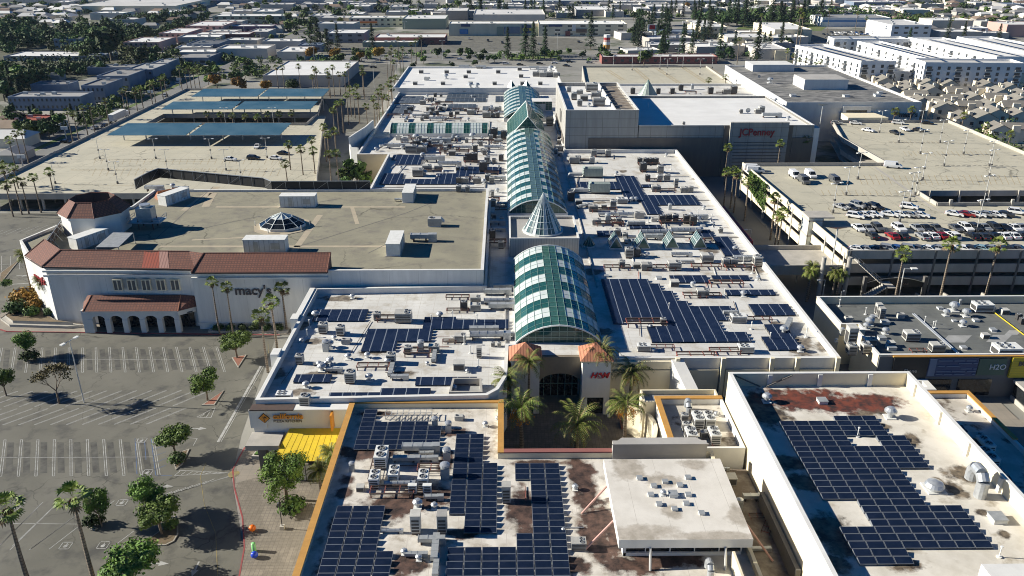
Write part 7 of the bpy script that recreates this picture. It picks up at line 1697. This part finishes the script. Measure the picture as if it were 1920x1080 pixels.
LB=[
('apartment_block',20,155,207,181,14,'bluegrey','far_grey','long pale apartment block nearest the street bend',16),('apartment_block',158,200,192,160,22,'bluegrey','far_grey','second blue-grey apartment block along the street',5),('apartment_block',186,245,170,142,26,'bluegrey','far_grey','third blue-grey apartment block along the street',6),('apartment_block',240,290,157,130,26,'bluegrey','far_grey','fourth apartment block along the street',5),('apartment_block',280,312,142,120,24,'bluegrey','far_grey','last apartment block before the car park trees',3),('apartment_block',60,130,175,158,12,'bluegrey','far_grey','rear wing of the apartment court',0),('apartment_block',165,270,140,126,12,'bluegrey','far_grey','back wing of the apartment court with dark courtyard',0),
('school_building',8,190,114,105,26,'far_grey','roof_bright','long white-roofed building among the left woods',14),('villa',104,152,93,73,14,'bluegrey','far_grey','grey arched villa between dense trees',5),
('shop_building',300,392,122,108,26,'bluegrey','far_grey','flat grey-blue building at the street bend',4),('shop_building',352,412,98,82,26,'bluegrey','sign_grey','building with dark solar frames on its roof',4),
('plaza_building',234,300,97,79,34,'rosy','roof_bright','pink arcaded plaza building with a white roof',7),('plaza_building',300,352,80,62,40,'rosy','roof_bright','second pink plaza building, with small gable',5),('plaza_building',350,420,66,48,40,'rosy','roof_bright','third pink plaza building toward the far lots',6),
('plaza_building',364,468,79,64,18,'brickred','roof_bright','long brick-red shop row in the strip mall',9),('plaza_building',418,512,62,49,18,'plum','roof_bright','purple-grey shop row in the strip mall',9),('plaza_building',400,534,45,30,26,'greenwall','roof_bright','greenish shop row with a dark gable tower',9),
('warehouse',135,330,24,11,120,'cream_wall','far_roof','very large cream warehouse at the far upper left',0),('warehouse',330,640,8,0,90,'bluegrey','far_roof','long bluish warehouse along the top edge',0),
('pavilion_shop',560,604,97,84,14,'bluegrey','bluegrey','small blue-grey pavilion shop by the conifers',3),('store',612,684,80,62,30,'far_grey','roof_bright','white-roofed grey store behind the conifers',4),('strip_mall',655,757,50,33,22,'cream_wall','far_roof','cream strip mall with orange awnings',9),
('store',755,836,55,35,40,'greenwall','roof_bright','white-roofed store beside the cream strip mall',0),('store',702,835,84,70,26,'brickred','roof_bright','dark red-fronted store with a long white roof',8),('store',680,782,88,79,14,'greenwall','roof_bright','low white annex before the dark red store',0),
('warehouse',836,877,38,20,40,'far_grey','far_roof','grey gabled warehouse behind the big-box stores',0),('big_box_store',888,1022,52,27,60,'far_wall','far_roof','tall tan windowless big-box store behind the signed fronts',0),('big_box_store',842,1010,67,44,22,'cream_wall','far_roof','low big-box front with a yellow-lettered blue sign',0),('big_box_store',1010,1175,68,45,34,'cream_wall','far_roof','big-box front with a blue sign band and brown bays',7),('warehouse',1080,1152,30,18,50,'far_grey','far_roof','grey-roofed warehouse right of the tan big-box',0),
('warehouse',960,1182,12,1,70,'bluegrey','far_roof','pale warehouse row at the top centre',0),('warehouse',1195,1345,12,1,60,'far_wall','far_roof','white-roofed warehouse row right of top centre',0),('warehouse',1215,1290,22,12,40,'far_wall','far_roof','cream shed at the end of the conifer line',0),
('car_wash',1128,1345,120,106,14,'brickred','far_roof','long low canopy building with red end wall',14),('shop_building',1218,1340,98,84,22,'far_grey','roof_bright','low grey building before the long cream sheds',6),('shop_building',1235,1310,73,60,22,'bluegrey','bluegrey','blue-roofed shed by the billboard',0),('shed',1312,1362,72,50,60,'cream_wall','roof_bright','long cream industrial shed with a white roof',6),('shed',1362,1448,92,70,30,'cream_wall','roof_bright','cream shed end with a dark garage door',3),('shed',1450,1520,80,55,60,'cream_wall','roof_bright','second long white-roofed shed right of the first',0),('shop_building',1452,1480,112,95,20,'cream_wall','far_roof','narrow cream building beside the white apartments',0),
('warehouse',1540,1668,50,33,34,'apt_white','far_grey','white warehouse with a blue stripe behind the grass field',0),('store',1668,1742,76,47,50,'apt_white','far_roof','tall white building with rooftop cars beyond the lot',4),('store',1745,1822,58,38,26,'condo_wall','far_roof','long beige building on the far right',0),('store',1884,1960,70,46,30,'rosy','far_roof','pinkish beige building cut by the right edge',0),('store',1692,1742,32,18,30,'condo_wall','far_roof','small beige block behind the striped warehouse',0),('store',1815,1850,68,52,14,'apt_white','roof_bright','small white cube building before the beige one',2),('store',1600,1700,14,4,30,'bluegrey','far_roof','long bluish roof at the far top right',0),('store',1885,1925,20,8,30,'far_grey','bluegrey','grey building with blue roof at top right corner',0),
('outbuilding',82,112,152,141,8,'far_grey','far_grey','small pale flat-roofed outbuilding in the left woods',0),('shop_building',0,72,250,229,16,'brickred','tile_new','low building with a red roof across the street',0),('shop_building',72,104,250,236,12,'far_wall','roof_grey','small white-edged shelter next to the red roof',0),
]
for b in LB: farb(b[1],b[2],b[3],b[4],b[5],b[6],b[7],b[8],b[0],'building',b[9],units=min(6,int((b[2]-b[1])/16)) if b[0] not in('car_wash',) else 2)
def onwall(parent_label,mb,m,name):
    for o in COL.objects:
        if o.get('label')==parent_label: mb.build(name,M[m],o); return
def wallrect(x0,x1,y0,y1,yb,off=.3):
    X0,Y=P(x0,yb); X1,_=P(x1,yb); z0=Zat(x0,y1,Y); z1=Zat(x0,y0,Y); mb=MB(); mb.box(X0,X1,Y-off-.2,Y-off,max(.1,z0),z1); return mb
onwall('cream strip mall with orange awnings',wallrect(658,708,40,43,50,1),'orange_awn','awning')
onwall('low big-box front with a yellow-lettered blue sign',wallrect(978,996,47,62,67,.6),'sign_blue','sign_panel')
onwall('low big-box front with a yellow-lettered blue sign',wallrect(945,975,50,63,67,.4),'bluegrey','blue_wedge')
for o in COL.objects:
    if o.get('label')=='low big-box front with a yellow-lettered blue sign':
        X,Y=P(980,67); text('BEST BUY',2.9,(X,Y-1,Zat(980,57,Y)),(R(90),0,0),M['sign_yellow'],'sign_lettering',o,.1,bold=.08,sx=.8); break
for (a,b_,c,d,m) in ((865,882,45,50,'sign_blue'),(932,943,50,67,'greenwall'),(1000,1010,50,67,'greenwall'),(862,878,55,64,'skyblue')): onwall('low big-box front with a yellow-lettered blue sign',wallrect(a,b_,c,d,67,.35),m,'facade_panel')
for (a,b_,c,d,m) in ((1028,1054,46,50,'sign_blue'),(1080,1100,54,61,'far_brown'),(1072,1079,46,58,'unit_white'),(1060,1069,58,70,'brickred')): onwall('big-box front with a blue sign band and brown bays',wallrect(a,b_,c,d,68,.35),m,'facade_panel')
onwall('white warehouse with a blue stripe behind the grass field',wallrect(1540,1668,38,41,50,.05),'skyblue','stripe')
onwall('cream shed end with a dark garage door',wallrect(1418,1438,80,90,92,.2),'far_brown','garage_door')
# pagoda-like pylon sign and billboards
x,y=P(1137,98); t=thing('pylon_sign','round pylon sign with pink and orange bands by the avenue','sign',(x,y,0)); h=Zat(1137,65,y)
for i,(a,b_,m) in enumerate(((0,.2,'concrete'),(.2,.45,'ochre'),(.45,.6,'apt_white'),(.6,.72,'rosy'),(.72,.85,'dark_red'),(.85,1,'apt_white'))): mb=MB(); mb.cyl(x,y,h*a+.01*i,h*b_,2.4 if i else 1.6,n=14); mb.build('drum',M[m],t)
for (px0,px1,py0,py1,yb,m,lab) in ((1213,1234,46,58,75,'red','billboard with red picture beside the dark trees'),(1278,1296,40,46,62,'apt_white','blank white billboard before the dark conifers')):
    X0,Y=P(px0,yb); X1,_=P(px1,yb); z0,z1=Zat(px0,py1,Y),Zat(px0,py0,Y); t=thing('billboard',lab,'billboard',(X0,Y,0)); mb=MB(); mb.box(X0,X1,Y,Y+.5,z0,z1); mb.build('panel',M['apt_white'],t)
    if m=='red': mb=MB(); mb.box(X0+(X1-X0)*.15,X0+(X1-X0)*.65,Y-.1,Y-.02,z0+(z1-z0)*.25,z0+(z1-z0)*.9); mb.build('picture',M['red'],t)
    mb=MB(); mb.tube(((X0+X1)/2,Y+.2,0),((X0+X1)/2,Y+.2,z0),.4,6); mb.build('post',M['pole'],t)
# white apartment blocks on the right
def apt(label,poly,h,bal=True,n1=8,n2=5,floors=5):
    t=bld('apartment_block',label,'apartment block',poly,0,h-1,h,M['apt_white'],M['far_roof'],.4)
    def face(a,b,n):
        a=Vector(a);b=Vector(b);d=(b-a); L=d.length; d.normalize(); nn=Vector((d.y,-d.x))
        for i in range(n):
            for k in range(floors):
                c=a+d*L*(i+.5)/n; z=1.6+(h-2.6)*k/floors; w=.75 if (i%3) else 1.4; e=.06
                mb=MB(); p0=c-d*w+nn*e; p1=c+d*w+nn*e; mb.poly([(*p0,z),(*p1,z),(*p1,z+1.7),(*p0,z+1.7)]); mb.build('window',M['window'],t)
                if i%3==0 and bal: mb=MB(); q0=c-d*(w+.2)+nn*.1;q1=c+d*(w+.2)+nn*.1; mb.prism([tuple(q0),tuple(q0+nn*1.0),tuple(q1+nn*1.0),tuple(q1)][::-1],z-.5,z+.45); mb.build('balcony',M['sign_grey'],t)
    face(poly[0],poly[1],n2); face(poly[3],poly[0],n1)
    cx=sum(p[0] for p in poly)/4; cy=sum(p[1] for p in poly)/4
    v=Vector(poly[1])-Vector(poly[0]); w=Vector(poly[3])-Vector(poly[0])
    mb=MB()
    for f in (.25,.6):
        a=Vector(poly[0])+v*f+w*.08; b=Vector(poly[0])+v*f+w*.9; c=v.normalized()*1.6; mb.poly([(*a,h-.7),(*(a+c),h-.7),(*(b+c),h-.2),(*b,h-.2)]); 
    mb.build('solar_row',M['solar_far'],t)
    return t
apt('white five-storey apartment block whose long side faces the black roof',[(193,452),(212,452),(200,528),(181,524)],16,n1=12,n2=4)
apt('low link block with a hedge garden between two white apartment fronts',[(213,462),(230,462),(228,474),(212,474)],9,n1=2,n2=3,floors=3)
apt('white apartment block with stacked dark balconies over the condos',[(222,440),(272,436),(274,452),(223,456)],17,n1=3,n2=10)
apt('white apartment wing running back behind the balcony block',[(232,457),(247,456),(240,540),(226,540)],16.5,n1=10,n2=2)
apt('tall white apartment slab at the right, half in shadow',[(268,455),(295,452),(283,545),(262,548)],18,n1=12,n2=4)
apt('white apartment block at the far right edge of the picture',[(300,475),(330,475),(322,560),(300,560)],17,n1=9,n2=4)
apt('pale apartment slab in the back row with a thin dark roof edge',[(214,548),(262,545),(262,560),(215,562)],17,n1=2,n2=10)
# condos
def condo():
    t=thing('condo_house','','house'); w,d,h=7.5,9,5.4; mb=MB(); mb.box(-w/2,w/2,-d/2,d/2,0,h); mb.box(-w/2-1.1,-w/2,-1.2,1.6,0,h+1.7); mb.build('wall',M['condo_wall'],t)
    mb=MB(); o=.35; mb.poly([(-w/2-o,-d/2-o,h-.05),(-w/2-o,d/2+o,h-.05),(0,d/2+o,h+2.1),(0,-d/2-o,h+2.1)][::-1]); mb.poly([(w/2+o,-d/2-o,h-.05),(w/2+o,d/2+o,h-.05),(0,d/2+o,h+2.1),(0,-d/2-o,h+2.1)]); mb.build('roof',M['condo_roof'],t)
    mb=MB(); mb.poly([(-w/2,-d/2+.01,h),(w/2,-d/2+.01,h),(0,-d/2+.01,h+2)]); mb.poly([(-w/2,d/2-.01,h),(w/2,d/2-.01,h),(0,d/2-.01,h+2)]); mb.build('gable',M['condo_wall'],t)
    for s in (-1.8,1.8):
        for z in (1,3.5): mb=MB(); mb.box(s-.6,s+.6,-d/2-.05,-d/2-.01,z,z+1.2); mb.build('window',M['window'],t)
    mb=MB(); mb.box(1.2,2.2,1,2,h,h+2.6); mb.build('chimney',M['condo_wall'],t); return t
CD=condo(); cl=[]
for r_,(y0,xs_) in enumerate(((168,(1655,)),(182,(1668,1700)),(205,(1722,1745)),(196,(1712,)),(218,(1762,1775)),(238,(1802,1838)),(255,(1868,1895)),(172,(1700,1735,1775)),(185,(1742,1790,1830)),(198,(1782,1822,1862)),(214,(1812,1850,1895)),(160,(1820,1860,1905)),(176,(1845,1890)),(190,(1870,1910)),(228,(1905,1860)),(168,(1790,)),(205,(1905,)))):
    for x in xs_: cl.append(P(x,y0-4,3))
cl.sort(key=lambda q:(round(q[1]/10),q[0]))
for i,(x,y) in enumerate(cl): place(CD,(x,y,0),R(random.choice((-8,-8,82,-8))),random.uniform(1.0,1.25),f'cream condo with grey-brown roof in the dense cluster, {od(i)} from the garage','house','cream condos right of the black-roofed store')
# scattered houses
def house(m,rm):
    t=thing('small_house','','house'); mb=MB(); mb.box(-6,6,-4.5,4.5,0,3.2); mb.build('wall',M[m],t); mb=MB(); o=.5
    mb.poly([(-6-o,-4.5-o,3.1),(6+o,-4.5-o,3.1),(4,0,5),(-4,0,5)]); mb.poly([(6+o,4.5+o,3.1),(-6-o,4.5+o,3.1),(-4,0,5),(4,0,5)]); mb.poly([(-6-o,4.5+o,3.1),(-6-o,-4.5-o,3.1),(-4,0,5)]); mb.poly([(6+o,-4.5-o,3.1),(6+o,4.5+o,3.1),(4,0,5)]); mb.build('roof',M[rm],t); return t
HS=[house('far_wall','far_grey'),house('condo_wall','far_roof'),house('far_wall','far_brown')]
def flatb():
    t=thing('flat_building','','building'); mb,inn=shell(rect(-14,14,-9,9),0,5,5.6,.4); mb.build('wall',M['far_wall'],t); mb=MB(); mb.poly([(*p,5) for p in inn]); mb.build('roof',M['far_roof'],t); mb=MB(); mb.box(-3,-1,0,2,5,6.4); mb.box(5,6.5,-3,-1.5,5,6.2); mb.build('roof_unit',M['metal'],t); return t
FB=flatb(); OCC=[]
rg=random.Random(77)
def scatter_h(area,x0,x1,y0,y1,n,protos,lab,cat,name,mind=17):
    c=0; tr_=0
    while c<n and tr_<n*30:
        tr_+=1; px=rg.uniform(x0,x1); py=y0+(y1-y0)*rg.random()**.7; x,y=P(px,py)
        if any(abs(x-a)<mind and abs(y-b)<mind for a,b in OCC): continue
        OCC.append((x,y)); pr=rg.choice(protos); place(pr,(x,y,0),R(rg.choice((0,90,5,-5,12))),rg.uniform(.85,1.3),lab,cat,name); c+=1
scatter_h('',0,150,14,50,34,HS,'small pale house among trees in the upper left suburb','house','houses in the upper left suburb')
scatter_h('',0,140,1,14,12,[FB],'flat pale building at the hazy top left','building','flat buildings at the hazy top left',30)
scatter_h('',420,900,8,30,22,HS+[FB],'small far building between trees at top centre','building','small buildings at top centre',26)
scatter_h('',1680,1920,5,44,36,HS,'small pale house in the dense upper right suburb','house','houses in the upper right suburb')
scatter_h('',1450,1920,1,10,14,[FB],'flat pale building along the far top right','building','flat buildings along the far top right',30)
scatter_h('',900,1450,0,6,10,[FB],'flat warehouse behind the conifer line at the top','building','flat warehouses behind the conifer line',34)
scatter_h('',200,640,3,34,26,[FB]+HS,'small pale building in the hazy band beyond the strip mall','building','small buildings beyond the strip mall',24)
scatter_h('',640,1240,26,34,8,[FB],'low flat building just behind the big-box stores','building','low buildings behind the big-box stores',34)
scatter_h('',1700,1920,44,74,12,HS+[FB],'small cream building between the beige blocks at far right','building','small buildings at far right',22)
scatter_h('',160,640,2,60,34,[FB]+HS,'pale flat-roofed building in the dense band at upper left centre','building','dense small buildings at upper left centre',19)
scatter_h('',640,1300,2,30,44,[FB,HS[0]],'pale flat-roofed building in the dense band at top centre','building','dense small buildings at top centre',22)
scatter_h('',1300,1920,2,34,46,[FB]+HS,'pale building in the dense band at the upper right','building','dense small buildings at the upper right',20)
scatter_h('',1180,1500,56,110,10,[FB],'flat pale building near the long cream sheds','building','small buildings near the cream sheds',30)
scatter_h('',0,90,230,300,4,HS,'small house across the street from the long deck wall','house','houses across the street',18)
scatter_h('',340,560,52,112,9,[FB],'small shop building in the strip-mall area','building','small shops in the strip mall',30)
# trees: scattered by photo zones
TN={'far0':'dark green leafy tree','far1':'mid-green leafy tree','far2':'dark rounded leafy tree','far3':'olive-green leafy tree','bright':'bright green leafy tree','orange':'orange autumn tree','con0':'dark pointed conifer','con1':'tall narrow conifer','cyp':'slim columnar cypress','bush':'dark shrub','bushg':'green shrub'}
def zone(area,pts,n,kinds,smin,smax,zc=4.):
    rg2=random.Random(hash(area)%1000 if False else sum(map(ord,area)))
    xs=[p[0] for p in pts]; ys=[p[1] for p in pts]; c=0; tries=0
    while c<n and tries<n*40:
        tries+=1; px=rg2.uniform(min(xs),max(xs)); py=rg2.uniform(min(ys),max(ys)); ins=False; j=len(pts)-1
        for i in range(len(pts)):
            if (pts[i][1]>py)!=(pts[j][1]>py) and px<(pts[j][0]-pts[i][0])*(py-pts[i][1])/(pts[j][1]-pts[i][1])+pts[i][0]: ins=not ins
            j=i
        if not ins: continue
        k=rg2.choice(kinds); x,y=P(px,py,zc); s=rg2.uniform(smin,smax)
        place(T[k],(x,y,0),rg2.uniform(0,6.28),s,f'{TN[k]} {area}','shrub' if k[:4]=='bush' else 'tree',f'{TN[k]}s {area}'); c+=1
D4=['far0','far1','far2','far3']
zone('in the left woods above the apartments',[(0,52),(60,48),(170,60),(200,95),(150,105),(100,72),(0,98)],46,D4+['far0','bright'],.9,1.6)
zone('in the woods left of the apartment court',[(0,118),(60,118),(90,150),(60,165),(0,178)],20,D4+['cyp','bright'],.9,1.5)
zone('between the long school roof and the apartments',[(60,118),(190,112),(200,128),(90,140)],14,['far0','far2','cyp','far1'],.6,1.0)
zone('at the foot of the nearest apartment wall',[(0,195),(25,212),(120,228),(170,205),(175,198),(120,212),(30,208)],12,['far0','far1','cyp','bright','cyp'],.5,.95)
zone('in the yards left of the street',[(0,205),(30,215),(110,238),(60,248),(0,228)],8,['far0','far2','far1'],.6,1.)
zone('in the dark hedge line leading to the far warehouses',[(165,52),(250,28),(385,18),(388,26),(255,42),(175,62)],26,['far0','far2','far0'],.9,1.4)
zone('in the second dark tree line above the pink plaza',[(250,58),(390,26),(392,34),(262,74)],18,['far0','far2'],.9,1.3)
zone('around the pink plaza buildings',[(245,92),(330,85),(330,112),(250,118)],9,['far0','far2','far1'],.7,1.2)
zone('on the slope behind the villa',[(110,52),(170,42),(215,60),(230,80),(160,80)],10,D4,1.,1.5)
zone('around the car park at the street bend',[(330,118),(470,105),(490,135),(400,150),(340,140)],14,D4+['bright'],.6,1.)
zone('along the avenue left of the mall axis',[(560,112),(700,90),(720,100),(640,118),(560,125)],12,D4+['orange'],.7,1.1)
zone('along the avenue in front of the big-box car park',[(740,112),(830,92),(940,88),(1130,92),(1290,104),(1280,116),(1140,100),(940,108),(800,124)],26,D4+['bright','far0'],.55,1.)
zone('behind the strip mall with orange awnings',[(470,35),(640,28),(640,45),(530,52)],14,D4+['bright'],.9,1.5)
zone('among the far roofs at top centre',[(420,4),(900,2),(900,26),(640,34),(420,22)],24,D4+['bright','orange'],.9,1.4)
zone('in the upper left suburb',[(0,4),(160,2),(160,50),(0,46)],24,D4+['bright'],.7,1.2)
zone('in the upper right suburb',[(1560,2),(1920,2),(1920,46),(1700,46)],34,D4+['bright'],.6,1.15)
zone('in the dark wood behind the grass field',[(1300,30),(1560,22),(1570,34),(1540,42),(1300,44)],34,['far0','far2','con0','con1'],1.1,1.7)
zone('beside the striped warehouse',[(1650,38),(1735,32),(1735,42),(1660,46)],8,['far0','far1'],.8,1.1)
zone('in the green belt between garage and condos',[(1784,224),(1798,224),(1925,276),(1925,294)],16,['far1','far3','bright'],.8,1.1,9)
zone('between the cream condos',[(1690,175),(1900,165),(1915,235),(1800,225)],12,['far1','far3'],.3,.45,2)
zone('at the deck corner beside the ochre wall',[(640,315),(690,308),(700,335),(645,338)],6,['far1','bright'],.6,.85)
CZ=[('in the conifer line behind the big-box stores',[(880,16),(1320,12),(1320,26),(880,30)],38,.8,1.25),('in the conifer clump right of the big-box stores',[(1160,52),(1230,30),(1340,40),(1330,66),(1200,78)],30,.9,1.35),('among the buildings right of the avenue',[(1230,80),(1520,60),(1520,80),(1240,104)],12,.8,1.2)]
for a,p,n,s0,s1 in CZ: zone(a,p,n,['con0','con1','con0','far0'],s0,s1,6)
def one(k,px,py,zc,s,lab,cat='tree'): x,y=P(px,py,zc); place(T[k],(x,y,0),random.uniform(0,6),s,lab,cat)
one('far2',205,88,9,(3.2,3.2,2.8),'huge dark spreading tree left of the pink plaza'); one('far0',262,102,6,1.5,'dark tree just right of the huge spreading one')
for i,(px,py,s,lab) in enumerate(((405,150,1.15,'round orange tree at the corner of the last canopy'),(447,158,1.2,'round orange tree beside a darker one, behind the last canopy'),(500,158,1.,'orange tree at the white store corner'),(585,100,1.3,'orange-green tree near the pavilion shop'),(628,100,1.2,'orange-green tree right of the pavilion shop'),(712,100,1.3,'golden tree beside the tall palms of the avenue'),(1290,8,1.,'golden tree at the top of the conifer line'))): one('orange',px,py,5,s,lab)
one('bush',548,160,1.2,2.4,'round dark green bush before the far white store wall','shrub')
for px,py,s,lab in ((595,70,1.35,'tall dense conifer behind the pavilion shop'),(582,75,1.1,'smaller conifer left of the tall dense one'),(613,80,1.1,'conifer between pavilion shop and white-roofed store'),(632,72,1.,'lone dark conifer before the white-roofed store'),(698,78,1.1,'conifer left of the golden avenue tree'),(952,90,1.15,'conifer at the left of the green avenue island'),(985,82,1.35,'broad double conifer in the green avenue island'),(1000,88,1.3,'second broad conifer of the green island'),(1022,84,1.1,'narrow conifer right of the double one'),(1108,72,1.45,'dark conifer beside the big-box car park'),(1350,90,1.3,'tall ragged conifer before the cream sheds'),(1420,95,1.4,'widest ragged conifer before the shed garage door'),(1500,62,1.,'ragged conifer behind the white apartments'),(1705,75,1.05,'dark conifer before the tall white building'),(1778,60,1.,'conifer behind the back apartment slab'),(1808,62,.9,'conifer right of the one behind the back slab'),(1875,60,.9,'lone conifer before the pinkish building'),(1280,85,1.2,'dark conifer over the long low canopy building'),(1243,84,1.1,'shaggy conifer left of the one over the canopy building')): one('con0' if int(px)%2 else 'con1',px,py,8,s,lab)
one('far1',1208,108,5,1.2,'rounded tree before the tan rooftop deck'); one('far2',1140,102,5,1.,'dark tree at the avenue bend by the deck'); one('far1',668,320,5,1.1,'green tree beside the ochre end wall of the mall'); one('far3',650,328,4,.8,'smaller green tree left of the one by the ochre wall'); one('bright',686,332,4,.7,'low green tree at the dark screen end')
def mass(label,pts,n,hmax,leaf,s0,s1,zc=2):
    rg=random.Random(n); mb=MB(); xs=[p[0] for p in pts]; ys=[p[1] for p in pts]; c=0
    ctr=[]
    while len(ctr)<n//55:
        px=rg.uniform(min(xs),max(xs)); py=rg.uniform(min(ys),max(ys)); ins=False; j=len(pts)-1
        for i in range(len(pts)):
            if (pts[i][1]>py)!=(pts[j][1]>py) and px<(pts[j][0]-pts[i][0])*(py-pts[i][1])/(pts[j][1]-pts[i][1])+pts[i][0]: ins=not ins
            j=i
        if ins: ctr.append((*P(px,py,zc),rg.uniform(.5,1)*hmax))
    for x,y,h in ctr:
        leaves(mb,[(x,y,h*.45,h*.62,h*.5)],55,rg.uniform(s0,s1),rg,.7)
    tag(mb.build('woodland',M[leaf]),label,'woodland',kind='stuff')
mass('dense tree mass filling the upper left woods',[(0,44),(60,46),(170,60),(240,80),(150,104),(100,74),(0,100)],9000,11,'leaf_dark',.8,1.3)
mass('dense tree mass beside and behind the apartment court',[(0,118),(190,112),(200,128),(90,145),(60,165),(0,182)],5200,9,'leaf_dark',.7,1.1)
mass('undergrowth below the nearest apartment wall',[(0,195),(25,212),(120,230),(175,200),(190,190),(180,215),(110,240),(0,245)],2600,5,'leaf_mid',.5,.8)
mass('dark hedge mass running to the far warehouses',[(165,56),(250,30),(388,20),(388,27),(262,44),(262,70),(392,30),(392,36),(270,76),(180,66)],6500,9,'leaf_dark',.9,1.4)
mass('dark wood behind the grass field and top right',[(1300,26),(1560,18),(1640,30),(1735,34),(1735,42),(1600,36),(1540,42),(1300,44)],6500,13,'leaf_dark',1.,1.6)
mass('tree belt along the north avenue',[(560,112),(700,92),(860,96),(1300,104),(1290,114),(860,104),(700,104),(640,118)],4200,5,'leaf_mid',.5,.8)
mass('planting between strip mall and bend',[(330,120),(480,108),(560,114),(500,138),(400,148)],2600,5,'leaf_mid',.5,.9)
mass('green belt between the garage and the condos',[(1782,224),(1800,224),(1935,280),(1935,300)],3600,11,'leaf_mid',.4,.7,8.5)
mass('low greenery between the condo houses',[(1660,165),(1920,158),(1925,262),(1800,232)],2400,6.5,'leaf_mid',.4,.7)
mass('trees filling the blocks around the apartment court and pink plaza',[(60,60),(240,60),(340,90),(350,128),(300,128),(200,128),(190,104),(100,104)],5200,9,'leaf_mid',.7,1.2)
mass('garden trees along the street side of the apartments',[(150,222),(175,200),(330,130),(345,138),(215,205),(165,232)],3000,5,'leaf_mid',.5,.8)
mass('trees between the shop rows of the strip mall',[(240,50),(560,34),(640,50),(620,90),(520,80),(330,92)],3400,6,'leaf_dark',.7,1.1)
mass('street trees through the far left centre blocks',[(160,10),(640,6),(640,60),(420,110),(300,60)],4200,7,'leaf_mid',.8,1.3)
mass('trees between the big-box stores and the top edge',[(640,4),(1300,4),(1300,30),(640,34)],4200,8,'leaf_mid',.9,1.5)
mass('trees around the white apartments and sheds',[(1200,60),(1500,56),(1500,110),(1240,112)],2200,6,'leaf_dark',.6,1.)
mass('scattered trees of the upper left suburb',[(0,2),(250,2),(160,50),(0,44)],3000,7,'leaf_dark',.9,1.5)
mass('scattered trees of the upper right suburb',[(1560,2),(1925,2),(1925,48),(1740,44)],4200,7,'leaf_dark',.9,1.5)
mass('scattered trees at the top centre',[(420,2),(1560,2),(1560,14),(900,18),(640,30),(420,22)],5200,8,'leaf_dark',1.,1.7)
# far wooded mass at the horizon edge
mb=MB(); rg=random.Random(3)
for _ in range(5200):
    x=rg.uniform(-1000,1000); y=rg.uniform(1130,1500); b=math.sin(x*.013)+math.sin(y*.021+x*.004)
    if b<.1 and rg.random()<.8: continue
    z=rg.uniform(1,9); p=Vector((x,y,z)); a=Vector((rg.uniform(-1,1),rg.uniform(-1,1),rg.uniform(-.4,.4))).normalized()*rg.uniform(2,4); c=Vector((rg.uniform(-.3,.3),rg.uniform(-.6,.2),1)).normalized()*rg.uniform(1.5,3); mb.poly([p-a,p-c,p+a,p+c])
tag(mb.build('woodland',M['leaf_dark']),'dark tree belt beyond the last far buildings','woodland',kind='stuff')
# remove unused prototypes
for pr in list(T.values())+FP+DP+[QP,CD,FB]+HS+list(CAR.values())+[LP1,LP2,LP3]:
    if pr and pr.name not in USED:
        for c in list(pr.children): bpy.data.objects.remove(c)
        bpy.data.objects.remove(pr)
# ================================================================ LIGHT
SE,SA=R(25),R(6)      # sun from the left, slightly beyond
sd=Vector((math.cos(SA),-math.sin(SA),-math.tan(SE))).normalized()
sun=bpy.data.lights.new('sun','SUN'); sun.energy=5.0; sun.angle=R(.5); sun.color=(1,.945,.83); so=bpy.data.objects.new('sun',sun); COL.objects.link(so); so.rotation_euler=sd.to_track_quat('-Z','Y').to_euler()
w=bpy.data.worlds.new('World'); S.world=w; w.use_nodes=True; nt=w.node_tree; bg=nt.nodes['Background']; sky=nt.nodes.new('ShaderNodeTexSky'); sky.sky_type='NISHITA'; sky.sun_disc=False
sky.sun_elevation=SE; sky.sun_rotation=R(-90)+SA; sky.altitude=1500; sky.air_density=.7; sky.dust_density=0.; sky.ozone_density=5.; bg.inputs['Strength'].default_value=.05; hs=nt.nodes.new('ShaderNodeHueSaturation'); hs.inputs['Saturation'].default_value=1.45; nt.links.new(sky.outputs[0],hs.inputs['Color']); nt.links.new(hs.outputs[0],bg.inputs[0])
if HAZE:
    mb=MB(); mb.box(-1700,1700,-80,2700,-2,H+6); hz=mb.build('haze',[]); hz['kind']='stuff'; hz['label']='thin blue air haze over the whole city'; hz['category']='haze'
    m=bpy.data.materials.new('haze'); m.use_nodes=True; nt=m.node_tree; nt.nodes.remove(nt.nodes['Principled BSDF']); v=nt.nodes.new('ShaderNodeVolumePrincipled'); v.inputs['Color'].default_value=(.62,.78,1,1); v.inputs['Density'].default_value=HAZE; nt.links.new(v.outputs[0],nt.nodes['Material Output'].inputs['Volume']); hz.data.materials.append(m)
S.view_settings.view_transform='Standard'; S.view_settings.look='None'; S.view_settings.exposure=EXPO; S.view_settings.gamma=1
S.render.engine='CYCLES'; S.cycles.filter_width=1.0; S.cycles.max_bounces=5; S.cycles.diffuse_bounces=2; S.cycles.glossy_bounces=2; S.cycles.transmission_bounces=1; S.cycles.volume_bounces=0; S.cycles.caustics_reflective=False; S.cycles.caustics_refractive=False
